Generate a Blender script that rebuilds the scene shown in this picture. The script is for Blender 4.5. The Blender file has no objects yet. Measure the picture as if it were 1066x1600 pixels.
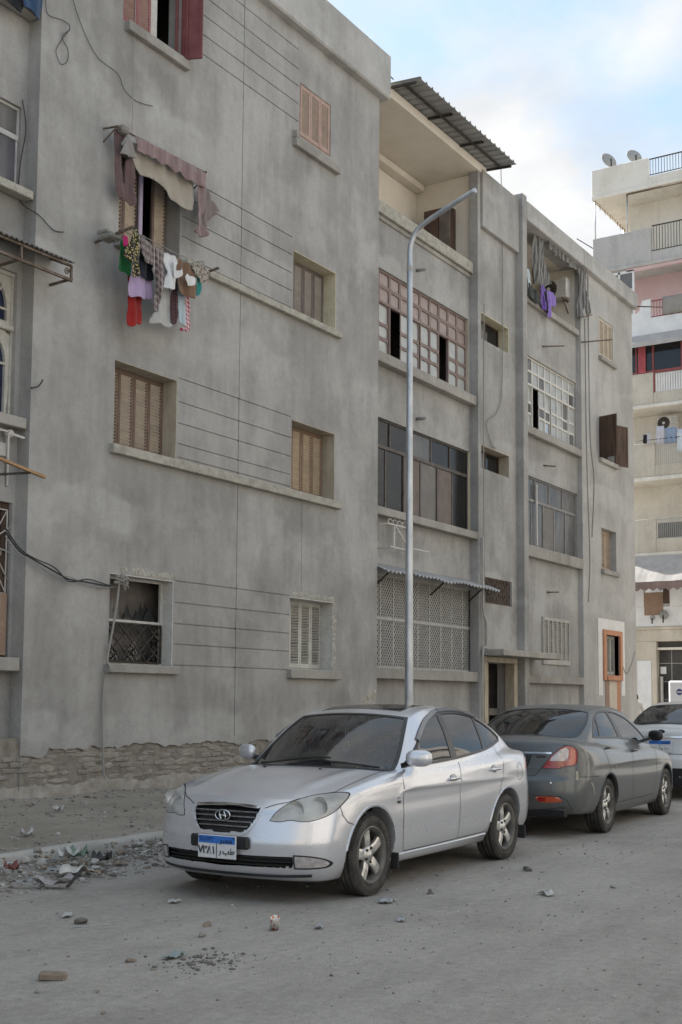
import bpy, bmesh, math, random
import numpy as np
from mathutils import Vector, Matrix, Euler, noise as mnoise
random.seed(11)
rng = np.random.default_rng(7)
SC = bpy.context.scene
COL = SC.collection
RAD = math.radians

# ---------------------------------------------------------------- camera
cam_d = bpy.data.cameras.new('camera'); cam = bpy.data.objects.new('camera', cam_d); COL.objects.link(cam); SC.camera = cam
cam_d.sensor_fit = 'VERTICAL'; cam_d.sensor_height = 36.0; cam_d.sensor_width = 24.0
cam_d.lens = 1900/1600*36.0
cam_d.shift_y = (929 - 800)/1600
cam_d.clip_start = .05; cam_d.clip_end = 3000
yaw, pitch, roll = RAD(32.611), RAD(4.912), RAD(.406)
fw = Vector((math.cos(yaw)*math.cos(pitch), math.sin(yaw)*math.cos(pitch), math.sin(pitch)))
rt = Vector((math.sin(yaw), -math.cos(yaw), 0)); up = rt.cross(fw)
r2 = rt*math.cos(roll) + up*math.sin(roll); u2 = -rt*math.sin(roll) + up*math.cos(roll)
cam.matrix_world = Matrix.Translation((0, 0, 1.55)) @ Matrix((r2, u2, -fw)).transposed().to_4x4()

# ---------------------------------------------------------------- sky and sun
SUN_EL, SUN_AZ = 40.0, 72.0            # azimuth measured from +X towards +Y: the sun stands behind the grey block
world = bpy.data.worlds.new('World'); SC.world = world; world.use_nodes = True
nt = world.node_tree; N = nt.nodes; Lk = nt.links
for n in list(N): N.remove(n)
out = N.new('ShaderNodeOutputWorld'); bg = N.new('ShaderNodeBackground'); Lk.new(bg.outputs[0], out.inputs[0])
sky = N.new('ShaderNodeTexSky'); sky.sky_type = 'NISHITA'; sky.sun_disc = False
sky.sun_elevation = RAD(SUN_EL); sky.sun_rotation = RAD(90 - SUN_AZ)
sky.air_density = 1.0; sky.dust_density = 1.6; sky.ozone_density = 1.2
tc = N.new('ShaderNodeTexCoord')
sep = N.new('ShaderNodeSeparateXYZ'); Lk.new(tc.outputs['Generated'], sep.inputs[0])
# clouds on a flat layer: direction divided by its height
mx = N.new('ShaderNodeMath'); mx.operation = 'MAXIMUM'; mx.inputs[1].default_value = .06; Lk.new(sep.outputs['Z'], mx.inputs[0])
ad = N.new('ShaderNodeMath'); ad.operation = 'ADD'; ad.inputs[1].default_value = .25; Lk.new(mx.outputs[0], ad.inputs[0])
dv = N.new('ShaderNodeVectorMath'); dv.operation = 'DIVIDE'; Lk.new(tc.outputs['Generated'], dv.inputs[0])
cb = N.new('ShaderNodeCombineXYZ')
for i in range(3): Lk.new(ad.outputs[0], cb.inputs[i])
Lk.new(cb.outputs[0], dv.inputs[1])
mp = N.new('ShaderNodeMapping'); Lk.new(dv.outputs[0], mp.inputs[0]); mp.inputs['Location'].default_value = (3.1, .85, 0); mp.inputs['Scale'].default_value = (1.0, 1.0, .35)
n1 = N.new('ShaderNodeTexNoise'); n1.inputs['Scale'].default_value = 2.0; n1.inputs['Detail'].default_value = 9; n1.inputs['Roughness'].default_value = .56; Lk.new(mp.outputs[0], n1.inputs['Vector'])
rp = N.new('ShaderNodeValToRGB'); rp.color_ramp.elements[0].position = .42; rp.color_ramp.elements[1].position = .575; Lk.new(n1.outputs['Fac'], rp.inputs[0])
n2 = N.new('ShaderNodeTexNoise'); n2.inputs['Scale'].default_value = 5.5; n2.inputs['Detail'].default_value = 6; Lk.new(mp.outputs[0], n2.inputs['Vector'])
rp2 = N.new('ShaderNodeValToRGB'); rp2.color_ramp.elements[0].color = (3.6, 3.75, 3.95, 1); rp2.color_ramp.elements[1].color = (4.9, 4.9, 4.87, 1)
rp2.color_ramp.elements[0].position = .35; rp2.color_ramp.elements[1].position = .65; Lk.new(n2.outputs['Fac'], rp2.inputs[0])
# thin veil that whitens the blue everywhere
veil = N.new('ShaderNodeMix'); veil.data_type = 'RGBA'; veil.inputs['Factor'].default_value = .72
Lk.new(sky.outputs[0], veil.inputs[6]); veil.inputs[7].default_value = (3.0, 4.15, 5.35, 1)
mxc = N.new('ShaderNodeMix'); mxc.data_type = 'RGBA'; Lk.new(rp.outputs[0], mxc.inputs['Factor']); Lk.new(veil.outputs[2], mxc.inputs[6]); Lk.new(rp2.outputs[0], mxc.inputs[7])
Lk.new(mxc.outputs[2], bg.inputs['Color']); bg.inputs['Strength'].default_value = .085
sun_d = bpy.data.lights.new('sun', 'SUN'); sun = bpy.data.objects.new('sun', sun_d); COL.objects.link(sun)
sun_d.energy = 5.0; sun_d.angle = RAD(.53); sun_d.color = (1.0, .95, .88)
ts = Vector((math.cos(RAD(SUN_EL))*math.cos(RAD(SUN_AZ)), math.cos(RAD(SUN_EL))*math.sin(RAD(SUN_AZ)), math.sin(RAD(SUN_EL))))
sun.location = ts*60; sun.rotation_euler = ts.to_track_quat('Z', 'Y').to_euler()
SC.view_settings.view_transform = 'Standard'; SC.view_settings.look = 'None'
SC.view_settings.exposure = 1.32; SC.view_settings.gamma = 1.0; SC.view_settings.use_curve_mapping = False
SC.cycles.max_bounces = 8; SC.cycles.diffuse_bounces = 4; SC.cycles.glossy_bounces = 4; SC.cycles.transmission_bounces = 6; SC.cycles.transparent_max_bounces = 10
SC.cycles.caustics_reflective = False; SC.cycles.caustics_refractive = False

# ---------------------------------------------------------------- helpers
def tag(o, label=None, cat=None, group=None, kind=None):
    if label: o['label'] = label
    if cat: o['category'] = cat
    if group: o['group'] = group
    if kind: o['kind'] = kind
    return o
def thing(name, loc, label, cat, group=None, rz=0):
    o = bpy.data.objects.new(name, None); COL.objects.link(o); o.location = loc; o.rotation_euler = (0, 0, rz)
    o.empty_display_size = .2
    return tag(o, label, cat, group)
def link(name, me, parent=None, loc=None):
    o = bpy.data.objects.new(name, me); COL.objects.link(o)
    if parent is not None: o.parent = parent
    if loc is not None: o.location = loc
    return o

class MB:
    """collects polygons, then links them as ONE mesh object"""
    def __init__(s): s.v = []; s.f = []; s.m = []; s.sm = []
    def add(s, vs, fs, m=0, smooth=False):
        b = len(s.v); s.v += [tuple(v) for v in vs]; s.f += [tuple(b + i for i in f) for f in fs]; s.m += [m]*len(fs); s.sm += [smooth]*len(fs); return s
    def quad(s, a, b, c, d, m=0): return s.add([a, b, c, d], [(0, 1, 2, 3)], m)
    def box(s, x0, x1, y0, y1, z0, z1, m=0):
        v = [(x, y, z) for x in (x0, x1) for y in (y0, y1) for z in (z0, z1)]
        return s.add(v, [(0, 1, 3, 2), (4, 6, 7, 5), (0, 4, 5, 1), (2, 3, 7, 6), (0, 2, 6, 4), (1, 5, 7, 3)], m)
    def bbox(s, x0, x1, y0, y1, z0, z1, b=.008, m=0):
        """box with chamfered edges"""
        cx, cy, cz = (x0+x1)/2, (y0+y1)/2, (z0+z1)/2; hx, hy, hz = (x1-x0)/2, (y1-y0)/2, (z1-z0)/2
        b = min(b, hx*.9, hy*.9, hz*.9)
        vs = []; ix = {}
        for sx in (-1, 1):
            for sy in (-1, 1):
                for sz in (-1, 1):
                    for k in range(3):
                        p = [sx*hx, sy*hy, sz*hz]
                        for j in range(3):
                            if j != k: p[j] -= (sx, sy, sz)[j]*b
                        ix[(sx, sy, sz, k)] = len(vs); vs.append((cx+p[0], cy+p[1], cz+p[2]))
        fs = []
        for k in range(3):
            a, c = [(1, 2), (2, 0), (0, 1)][k]
            for sg in (-1, 1):
                q = []
                for (i, j) in ((-1, -1), (1, -1), (1, 1), (-1, 1)):
                    t = [0, 0, 0]; t[k] = sg; t[a] = i; t[c] = j; q.append(ix[(*t, k)])
                fs.append(tuple(q if sg > 0 else q[::-1]))
            for i in (-1, 1):
                for j in (-1, 1):
                    t0 = [0, 0, 0]; t0[k] = -1; t0[a] = i; t0[c] = j; t1 = list(t0); t1[k] = 1
                    fs.append((ix[(*t0, a)], ix[(*t0, c)], ix[(*t1, c)], ix[(*t1, a)]) if i*j < 0 else (ix[(*t0, c)], ix[(*t0, a)], ix[(*t1, a)], ix[(*t1, c)]))
        for sx in (-1, 1):
            for sy in (-1, 1):
                for sz in (-1, 1):
                    q = [ix[(sx, sy, sz, 0)], ix[(sx, sy, sz, 1)], ix[(sx, sy, sz, 2)]]
                    fs.append(tuple(q if sx*sy*sz > 0 else q[::-1]))
        return s.add(vs, fs, m)
    def obox(s, M, sx, sy, sz, m=0):
        v = [M @ Vector((x, y, z)) for x in (-sx/2, sx/2) for y in (-sy/2, sy/2) for z in (-sz/2, sz/2)]
        return s.add(v, [(0, 1, 3, 2), (4, 6, 7, 5), (0, 4, 5, 1), (2, 3, 7, 6), (0, 2, 6, 4), (1, 5, 7, 3)], m)
    def bar(s, a, b, w, h=None, m=0, upv=(0, 0, 1)):
        """square bar from a to b"""
        a = Vector(a); b = Vector(b); d = (b - a); L = d.length; d.normalize(); h = h or w
        x = d.cross(Vector(upv))
        if x.length < 1e-4: x = d.cross(Vector((0, 1, 0)))
        x.normalize(); y = x.cross(d)
        v = [p + x*i*w/2 + y*j*h/2 for p in (a, b) for (i, j) in ((-1, -1), (1, -1), (1, 1), (-1, 1))]
        return s.add(v, [(0, 1, 5, 4), (1, 2, 6, 5), (2, 3, 7, 6), (3, 0, 4, 7), (3, 2, 1, 0), (4, 5, 6, 7)], m)
    def tube(s, pts, r, n=8, m=0, cap=True, smooth=True):
        P = [Vector(p) for p in pts]; k = len(P); rs = r if isinstance(r, (list, tuple)) else [r]*k
        vs = []; ref = None
        for i in range(k):
            d = (P[min(i+1, k-1)] - P[max(i-1, 0)]).normalized()
            if ref is None:
                ref = d.cross(Vector((0, 0, 1)))
                if ref.length < .05: ref = d.cross(Vector((0, 1, 0)))
            ref = (ref - d*ref.dot(d)).normalized(); b = d.cross(ref)
            for j in range(n):
                t = 2*math.pi*j/n; vs.append(P[i] + (ref*math.cos(t) + b*math.sin(t))*rs[i])
        fs = [(i*n+j, i*n+(j+1) % n, (i+1)*n+(j+1) % n, (i+1)*n+j) for i in range(k-1) for j in range(n)]
        s.add(vs, fs, m, smooth)
        if cap:
            b = len(s.v) - len(vs); s.f += [tuple(b + j for j in range(n))[::-1], tuple(b + (k-1)*n + j for j in range(n))]; s.m += [m, m]; s.sm += [False, False]
        return s
    def lathe(s, prof, c, axis='z', n=24, m=0, smooth=True, closed=False):
        """prof: (radius, height) pairs around an axis through c"""
        c = Vector(c); vs = []; k = len(prof)
        for (r, h) in prof:
            for j in range(n):
                t = 2*math.pi*j/n; a, b = r*math.cos(t), r*math.sin(t)
                vs.append(c + Vector({'z': (a, b, h), 'y': (b, h, a), 'x': (h, a, b)}[axis]))
        rg = k if closed else k-1
        fs = [(i*n+j, i*n+(j+1) % n, ((i+1) % k)*n+(j+1) % n, ((i+1) % k)*n+j) for i in range(rg) for j in range(n)]
        return s.add(vs, fs, m, smooth)
    def prism(s, poly, y0, y1, m=0, axis='y'):
        """polygon in (x,z) extruded along y (or other axis)"""
        n = len(poly)
        def P(a, b, h): return {'y': (a, h, b), 'x': (h, a, b), 'z': (a, b, h)}[axis]
        vs = [P(a, b, y0) for a, b in poly] + [P(a, b, y1) for a, b in poly]
        return s.add(vs, [tuple(range(n)), tuple(range(2*n-1, n-1, -1))] + [(i, n+i, n+(i+1) % n, (i+1) % n) for i in range(n)], m)
    def build(s, name, mats, parent=None, loc=None, fix=True):
        """verts are in world axes; the object's origin goes to loc, to the parent, or to the base of its own box"""
        if not isinstance(mats, (list, tuple)): mats = [mats]
        me = bpy.data.meshes.new(name)
        v = np.array(s.v, float)
        if parent is not None: org = np.array(loc if loc is not None else (0, 0, 0), float); v = v - WORG.get(parent.name, np.zeros(3)) - org
        else:
            org = np.array(loc, float) if loc is not None else np.array([(v[:, 0].min()+v[:, 0].max())/2, (v[:, 1].min()+v[:, 1].max())/2, v[:, 2].min()])
            v = v - org
        me.from_pydata(v.tolist(), [], s.f)
        for mt in mats: me.materials.append(mt)
        me.polygons.foreach_set('material_index', s.m); me.polygons.foreach_set('use_smooth', s.sm)
        if fix:
            bm = bmesh.new(); bm.from_mesh(me); bmesh.ops.recalc_face_normals(bm, faces=bm.faces); bm.to_mesh(me); bm.free()
        me.update()
        o = link(name, me, parent, org)
        WORG[o.name] = (WORG.get(parent.name, np.zeros(3)) if parent is not None else 0) + org
        return o
WORG = {}
def root(name, loc, label, cat, group=None):
    o = thing(name, loc, label, cat, group); WORG[o.name] = np.array(loc, float); return o
def V3(*a): return Vector(a)
def spline(pts, n=6):
    """Catmull-Rom through pts"""
    P = [Vector(p) for p in pts]; out = []
    for i in range(len(P)-1):
        a, b, c, d = P[max(i-1, 0)], P[i], P[i+1], P[min(i+2, len(P)-1)]
        for k in range(n):
            t = k/n; out.append(.5*((2*b) + (c-a)*t + (2*a-5*b+4*c-d)*t*t + (3*b-a-3*c+d)*t**3))
    out.append(P[-1]); return out

# ---------------------------------------------------------------- materials
def new_mat(name):
    m = bpy.data.materials.new(name); m.use_nodes = True; t = m.node_tree
    for n in list(t.nodes): t.nodes.remove(n)
    o = t.nodes.new('ShaderNodeOutputMaterial'); b = t.nodes.new('ShaderNodeBsdfPrincipled'); t.links.new(b.outputs[0], o.inputs[0])
    return m, t, b, o
def nz(t, vec, scale, detail=4, rough=.55, stretch=None, off=(0, 0, 0)):
    mp = t.nodes.new('ShaderNodeMapping'); t.links.new(vec, mp.inputs[0])
    mp.inputs['Scale'].default_value = stretch or (1, 1, 1); mp.inputs['Location'].default_value = off
    n = t.nodes.new('ShaderNodeTexNoise'); n.inputs['Scale'].default_value = scale; n.inputs['Detail'].default_value = detail; n.inputs['Roughness'].default_value = rough
    t.links.new(mp.outputs[0], n.inputs['Vector']); return n.outputs['Fac']
def ramp(t, fac, stops):
    r = t.nodes.new('ShaderNodeValToRGB'); e = r.color_ramp.elements
    while len(e) < len(stops): e.new(.5)
    for el, (p, c) in zip(e, stops):
        el.position = p; el.color = (c, c, c, 1) if isinstance(c, (int, float)) else (*c, 1)
    t.links.new(fac, r.inputs[0]); return r.outputs[0]
def mixc(t, fac, a, b, mode='MIX'):
    n = t.nodes.new('ShaderNodeMix'); n.data_type = 'RGBA'; n.blend_type = mode
    if isinstance(fac, (int, float)): n.inputs['Factor'].default_value = fac
    else: t.links.new(fac, n.inputs['Factor'])
    for i, c in ((6, a), (7, b)):
        if isinstance(c, tuple): n.inputs[i].default_value = (*c, 1)
        else: t.links.new(c, n.inputs[i])
    return n.outputs[2]
def math_(t, op, a, b=None, clamp=False):
    n = t.nodes.new('ShaderNodeMath'); n.operation = op; n.use_clamp = clamp
    for i, c in ((0, a), (1, b)):
        if c is None: continue
        if isinstance(c, (int, float)): n.inputs[i].default_value = c
        else: t.links.new(c, n.inputs[i])
    return n.outputs[0]
def bumpn(t, b, h, strength=.3, dist=.01):
    n = t.nodes.new('ShaderNodeBump'); n.inputs['Strength'].default_value = strength; n.inputs['Distance'].default_value = dist
    t.links.new(h, n.inputs['Height']); t.links.new(n.outputs[0], b.inputs['Normal'])
def worldpos(t): return t.nodes.new('ShaderNodeNewGeometry').outputs['Position']
def grime(name, c1, c2, scale=3.0, rough=.85, bump=.15, metallic=0, stretch=None, fine=40, spec=.3, chips=None):
    """worn surface: two tones mottled by noise, fine grain, small relief; chips = (colour, amount)"""
    m, t, b, o = new_mat(name); p = worldpos(t)
    a = nz(t, p, scale, 6, .6, stretch); f = nz(t, p, fine, 4, .6)
    c = mixc(t, ramp(t, a, [(.35, 0), (.65, 1)]), c1, c2)
    c = mixc(t, .25, c, ramp(t, f, [(.3, .55), (.7, 1.0)]), 'MULTIPLY')
    if chips:
        k = ramp(t, nz(t, p, scale*5, 6, .65, off=(7, 3, 1)), [(1 - chips[1] - .03, 0), (1 - chips[1] + .03, 1)])
        c = mixc(t, k, c, chips[0])
    t.links.new(c, b.inputs['Base Color']); b.inputs['Roughness'].default_value = rough; b.inputs['Metallic'].default_value = metallic
    b.inputs['Specular IOR Level'].default_value = spec
    if bump: bumpn(t, b, f, bump, .01)
    return m
def plain(name, c, rough=.6, metallic=0, spec=.5, coat=0):
    m, t, b, o = new_mat(name)
    f = nz(t, worldpos(t), 25, 3)
    t.links.new(mixc(t, .12, c, ramp(t, f, [(.3, .4), (.7, 1.0)]), 'MULTIPLY'), b.inputs['Base Color'])
    b.inputs['Roughness'].default_value = rough; b.inputs['Metallic'].default_value = metallic; b.inputs['Specular IOR Level'].default_value = spec; b.inputs['Coat Weight'].default_value = coat
    return m
def glassy(name, tint=(.02, .022, .025), see=.3, rough=.03, dust=0.0, dustc=(.35, .33, .3), tr_c=(.62, .66, .66), ior=1.52):
    """window pane: mirror-like by Fresnel, partly see-through, optional film of dust"""
    m, t, b, o = new_mat(name)
    b.inputs['Base Color'].default_value = (*tint, 1); b.inputs['Roughness'].default_value = .9; b.inputs['Specular IOR Level'].default_value = 0
    tr = t.nodes.new('ShaderNodeBsdfTransparent'); tr.inputs[0].default_value = (*tr_c, 1)
    gl = t.nodes.new('ShaderNodeBsdfGlossy'); gl.inputs['Roughness'].default_value = rough
    fr = t.nodes.new('ShaderNodeFresnel'); fr.inputs['IOR'].default_value = ior
    a = t.nodes.new('ShaderNodeMixShader'); a.inputs[0].default_value = see; t.links.new(b.outputs[0], a.inputs[1]); t.links.new(tr.outputs[0], a.inputs[2])
    c = t.nodes.new('ShaderNodeMixShader'); t.links.new(fr.outputs[0], c.inputs[0]); t.links.new(a.outputs[0], c.inputs[1]); t.links.new(gl.outputs[0], c.inputs[2])
    last = c
    if dust:
        d = t.nodes.new('ShaderNodeBsdfDiffuse'); d.inputs[0].default_value = (*dustc, 1)
        p = worldpos(t); k = math_(t, 'MULTIPLY', ramp(t, nz(t, p, 3.0, 5, .6, (1, 1, .35)), [(.3, .35), (.7, 1.0)]), dust)
        e = t.nodes.new('ShaderNodeMixShader'); t.links.new(k, e.inputs[0]); t.links.new(c.outputs[0], e.inputs[1]); t.links.new(d.outputs[0], e.inputs[2]); last = e
    t.links.new(last.outputs[0], o.inputs[0]); return m

def plaster(name, dark, light, pale, bands=True, bias=0.0):
    m, t, b, o = new_mat(name); p = worldpos(t)
    big = nz(t, p, .42, 5, .6, (1, 1, .9)); mid = nz(t, p, 1.2, 6, .62, (1, 1, .75), (5, 2, 1)); streak = nz(t, p, 5.0, 4, .6, (1, 1, .10), (2, 9, 4))
    fine = nz(t, p, 45, 5, .65); med = nz(t, p, 9, 5, .6)
    s = math_(t, 'ADD', math_(t, 'MULTIPLY', big, .55), math_(t, 'ADD', math_(t, 'MULTIPLY', mid, .40), math_(t, 'MULTIPLY', streak, .22)))
    c = mixc(t, ramp(t, s, [(.47 - bias, 0), (.67 - bias, 1)]), dark, light)
    if bands:   # pale patches of fresh render smeared over the slab edges of each storey
        sp = t.nodes.new('ShaderNodeSeparateXYZ'); t.links.new(p, sp.inputs[0])
        z = math_(t, 'ADD', sp.outputs['Z'], math_(t, 'MULTIPLY', math_(t, 'SUBTRACT', nz(t, p, .8, 3, .5, off=(3, 1, 8)), .5), 1.1))
        ph = math_(t, 'FRACT', math_(t, 'DIVIDE', math_(t, 'SUBTRACT', z, 1.45), 3.05))
        band = ramp(t, ph, [(.76, 0), (.84, 1), (.96, .9), (1.0, 0)])
        k = math_(t, 'MULTIPLY', band, ramp(t, nz(t, p, .7, 5, .6, (1, 1, 1.3), (11, 4, 2)), [(.42, 0), (.58, .75)]))
        c = mixc(t, k, c, pale)
    c = mixc(t, math_(t, 'MULTIPLY', ramp(t, nz(t, p, .8, 6, .62, (1, 1, .8), (20, 0, 3)), [(.50, 0), (.66, 1)]), .75), c, pale)
    c = mixc(t, math_(t, 'MULTIPLY', ramp(t, nz(t, p, 1.5, 6, .62, (1, 1, .35), (1, 30, 3)), [(.50, 0), (.72, 1)]), .48), c, tuple(v*.74 for v in dark))
    drip = math_(t, 'MULTIPLY', ramp(t, nz(t, p, 7, 3, .55, (1, 1, .045), (4, 40, 3)), [(.54, 0), (.66, 1)]), ramp(t, nz(t, p, 1.0, 3, .5, (1, 1, .6), (8, 3, 1)), [(.48, 0), (.66, .20)]))
    c = mixc(t, drip, c, tuple(v*.68 for v in dark))
    c = mixc(t, .5, c, ramp(t, fine, [(.25, .62), (.7, 1.0)]), 'MULTIPLY')
    c = mixc(t, .35, c, ramp(t, med, [(.3, .7), (.7, 1.0)]), 'MULTIPLY')
    t.links.new(c, b.inputs['Base Color']); b.inputs['Roughness'].default_value = .93; b.inputs['Specular IOR Level'].default_value = .2
    h = math_(t, 'ADD', math_(t, 'MULTIPLY', fine, .35), math_(t, 'ADD', med, math_(t, 'MULTIPLY', mid, 1.5)))
    bumpn(t, b, h, .35, .02); return m

M = {}
M['plaster'] = plaster('grey_render', (.288, .281, .267), (.422, .412, .393), (.478, .469, .453))
M['plaster_pale'] = plaster('pale_render', (.38, .372, .355), (.49, .48, .46), (.54, .532, .516))
M['trim'] = plaster('cement_trim', (.29, .275, .25), (.40, .38, .35), (.48, .46, .42), bands=False)
M['worn_edge'] = grime('flaking_edge', (.30, .285, .25), (.45, .43, .37), 6, .95, .5, chips=((.62, .58, .50), .38))
M['cream'] = grime('cream_paint', (.70, .64, .55), (.80, .745, .66), 1.2, .9, .1)
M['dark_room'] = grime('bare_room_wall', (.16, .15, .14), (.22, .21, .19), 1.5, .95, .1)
M['glass'] = glassy('window_glass', see=.25)
M['glass_dusty'] = glassy('dusty_glass', see=.12, rough=.12, dust=.55, dustc=(.33, .32, .31))
M['glass_frost'] = grime('frosted_pane', (.36, .38, .38), (.46, .47, .46), 5, .28, .05, spec=.5)
M['glass_pink'] = grime('pink_pane', (.31, .245, .23), (.38, .31, .29), 5, .4, .05)
M['glass_blue'] = grime('blue_pane', (.012, .018, .05), (.03, .04, .085), 6, .15, .02, spec=.6, chips=((.16, .18, .24), .22))
M['steel'] = grime('galvanised_steel', (.40, .43, .46), (.58, .60, .62), 6, .42, .05, .85, (1, 1, .4))
M['dark_iron'] = grime('dark_iron', (.035, .033, .03), (.09, .08, .07), 12, .7, .2, .3)
M['rust'] = grime('rusty_iron', (.10, .07, .05), (.20, .16, .13), 9, .85, .3)
M['white_metal'] = grime('white_painted_metal', (.50, .48, .45), (.62, .60, .56), 7, .6, .1, chips=((.28, .22, .17), .20))
M['grey_metal'] = grime('grey_painted_metal', (.36, .35, .33), (.46, .45, .42), 7, .6, .1, chips=((.2, .16, .12), .2))
M['black_cable'] = plain('black_cable', (.02, .02, .02), .6)
M['grey_cable'] = plain('grey_cable', (.28, .27, .25), .7)
M['wood_dark'] = grime('dark_wood', (.055, .035, .025), (.11, .07, .05), 7, .7, .3, stretch=(1, 1, .2))
M['brass_wood'] = grime('raw_timber', (.34, .20, .10), (.46, .29, .16), 6, .8, .2, stretch=(.3, 1, 1))
# ---------------------------------------------------------------- ground
def ground_mat(name, dark, light, dust, gscale=1.0):
    m, t, b, o = new_mat(name); p = worldpos(t)
    big = nz(t, p, .35, 5, .6); mid = nz(t, p, 1.7, 7, .65, off=(3, 1, 0)); fine = nz(t, p, 70*gscale, 4, .7); med = nz(t, p, 14, 6, .65)
    trk = nz(t, p, 1.0, 4, .55, (.14, 1.9, 1), (1, 7, 0))
    c = mixc(t, ramp(t, mid, [(.36, 0), (.62, 1)]), dark, light)
    c = mixc(t, ramp(t, math_(t, 'ADD', math_(t, 'MULTIPLY', big, .6), math_(t, 'MULTIPLY', trk, .5)), [(.48, 0), (.66, .8)]), c, dust)
    c = mixc(t, .55, c, ramp(t, fine, [(.3, .55), (.62, 1.0)]), 'MULTIPLY')
    c = mixc(t, .35, c, ramp(t, med, [(.34, .55), (.6, 1.0)]), 'MULTIPLY')
    vo = t.nodes.new('ShaderNodeTexVoronoi'); vo.inputs['Scale'].default_value = 26; t.links.new(p, vo.inputs['Vector'])
    sp = ramp(t, vo.outputs['Distance'], [(.10, 1), (.17, 0)]); sel = ramp(t, nz(t, p, 9, 2, .5, off=(4, 4, 0)), [(.56, 0), (.62, .7)])
    c = mixc(t, math_(t, 'MULTIPLY', sp, sel), c, tuple(v*.5 for v in dark))
    t.links.new(c, b.inputs['Base Color']); b.inputs['Roughness'].default_value = .95; b.inputs['Specular IOR Level'].default_value = .15
    tk = nz(t, p, 1.0, 3, .5, (.10, 5.5, 1), (3, 2, 0))
    h = math_(t, 'ADD', math_(t, 'MULTIPLY', fine, .5), math_(t, 'ADD', med, math_(t, 'ADD', math_(t, 'MULTIPLY', mid, 2.0), math_(t, 'MULTIPLY', tk, 1.6))))
    bumpn(t, b, h, .55, .02); return m
M['road'] = ground_mat('dusty_road', (.318, .298, .270), (.388, .366, .334), (.435, .41, .375))
M['dirt'] = ground_mat('dusty_pavement', (.265, .238, .20), (.335, .305, .26), (.375, .342, .295))
M['kerb'] = grime('kerb_concrete', (.37, .355, .33), (.47, .455, .425), 2.5, .95, .5, chips=((.25, .22, .19), .3))

def kerb_y(x): return 8.28 + .22*(1 - math.exp(-max(0, x - 6.2)/2.0)) if x > 6.2 else 8.28
def fbm(x, y, s): return mnoise.fractal(Vector((x*s, y*s, .7)), 1.0, 2.0, 4)
def road_z(x, y):
    f = max(0, min(1, (x - 1.5)/1.5))*max(0, min(1, (30 - x)/4))
    z = f*(.012*fbm(x, y, .7) + .006*fbm(x + 9, y, 3.0))
    d = kerb_y(x) - y                       # dirt gathered against the kerb
    if d < -.02: return -.06
    if d < 1.1 and x < 12: z += f*.07*max(0, 1 - d/1.0)**2*max(0, min(1, (11.0 - x)/2.0))*(.7 + .5*fbm(x, y, 1.7))
    return z
def sheet(name, xs, ys, zf, mt, clip=None):
    nx, ny = len(xs), len(ys); v = [(x, y, zf(x, y)) for x in xs for y in ys]
    f = [(i*ny+j, (i+1)*ny+j, (i+1)*ny+j+1, i*ny+j+1) for i in range(nx-1) for j in range(ny-1)]
    me = bpy.data.meshes.new(name); me.from_pydata(v, [], f); me.materials.append(mt); me.polygons.foreach_set('use_smooth', [True]*len(f)); me.update()
    return tag(link(name, me), kind='structure')
xs = [-900, -300, -100, -40, -15, -5, 0] + list(np.arange(1.5, 14, .07)) + list(np.arange(14, 32, .25)) + [34, 38, 45, 60, 120, 400, 900]
ys = [-900, -300, -100, -40, -15, -6, -3, -1] + list(np.arange(0, 8.8, .07)) + [9.5, 12, 20, 40, 100, 400, 900]
sheet('road', xs, ys, road_z, M['road'])
def pave_z(x, y):
    t = (y - kerb_y(x))/(12 - kerb_y(x))
    return .125 + .075*t + .012*fbm(x, y, 1.2) + .006*fbm(x, y + 5, 5) + (.05*max(0, t - .8)/.2*(.6 + fbm(x, y, 1.5)) if t > .8 else 0)
def pave():
    xs = [-30, -10, 0] + list(np.arange(5, 17, .08)) + list(np.arange(17, 35.3, .4)); v = []; f = []; n = 44
    for x in xs:
        k = kerb_y(x) + .17
        for j in range(n + 1):
            y = k + (12.12 - k)*j/n; v.append((x, y, pave_z(x, y)))
    for i in range(len(xs)-1):
        for j in range(n): f.append((i*(n+1)+j, (i+1)*(n+1)+j, (i+1)*(n+1)+j+1, i*(n+1)+j+1))
    me = bpy.data.meshes.new('pavement'); me.from_pydata(v, [], f); me.materials.append(M['dirt']); me.polygons.foreach_set('use_smooth', [True]*len(f)); me.update()
    tag(link('pavement', me), kind='structure')
pave()
def kerb():
    mb = MB(); xs = [-30, -10, 0] + list(np.arange(5, 14, .12)) + list(np.arange(14, 35.4, .6)); vs = []
    prof = [(-.02, -.02), (-.005, .05), (.0, .105), (.02, .14), (.06, .152), (.13, .150), (.19, .135), (.22, .09)]
    for x in xs:
        y0 = kerb_y(x)
        for (a, z) in prof:
            vs.append((x, y0 + a + .012*fbm(x, a, 1.6), z + .012*fbm(x, a + 3, 2.0)))
    n = len(prof); mb.add(vs, [(i*n+j, (i+1)*n+j, (i+1)*n+j+1, i*n+j+1) for i in range(len(xs)-1) for j in range(n-1)], 0, True)
    tag(mb.build('kerb', M['kerb']), kind='structure')
kerb()
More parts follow.
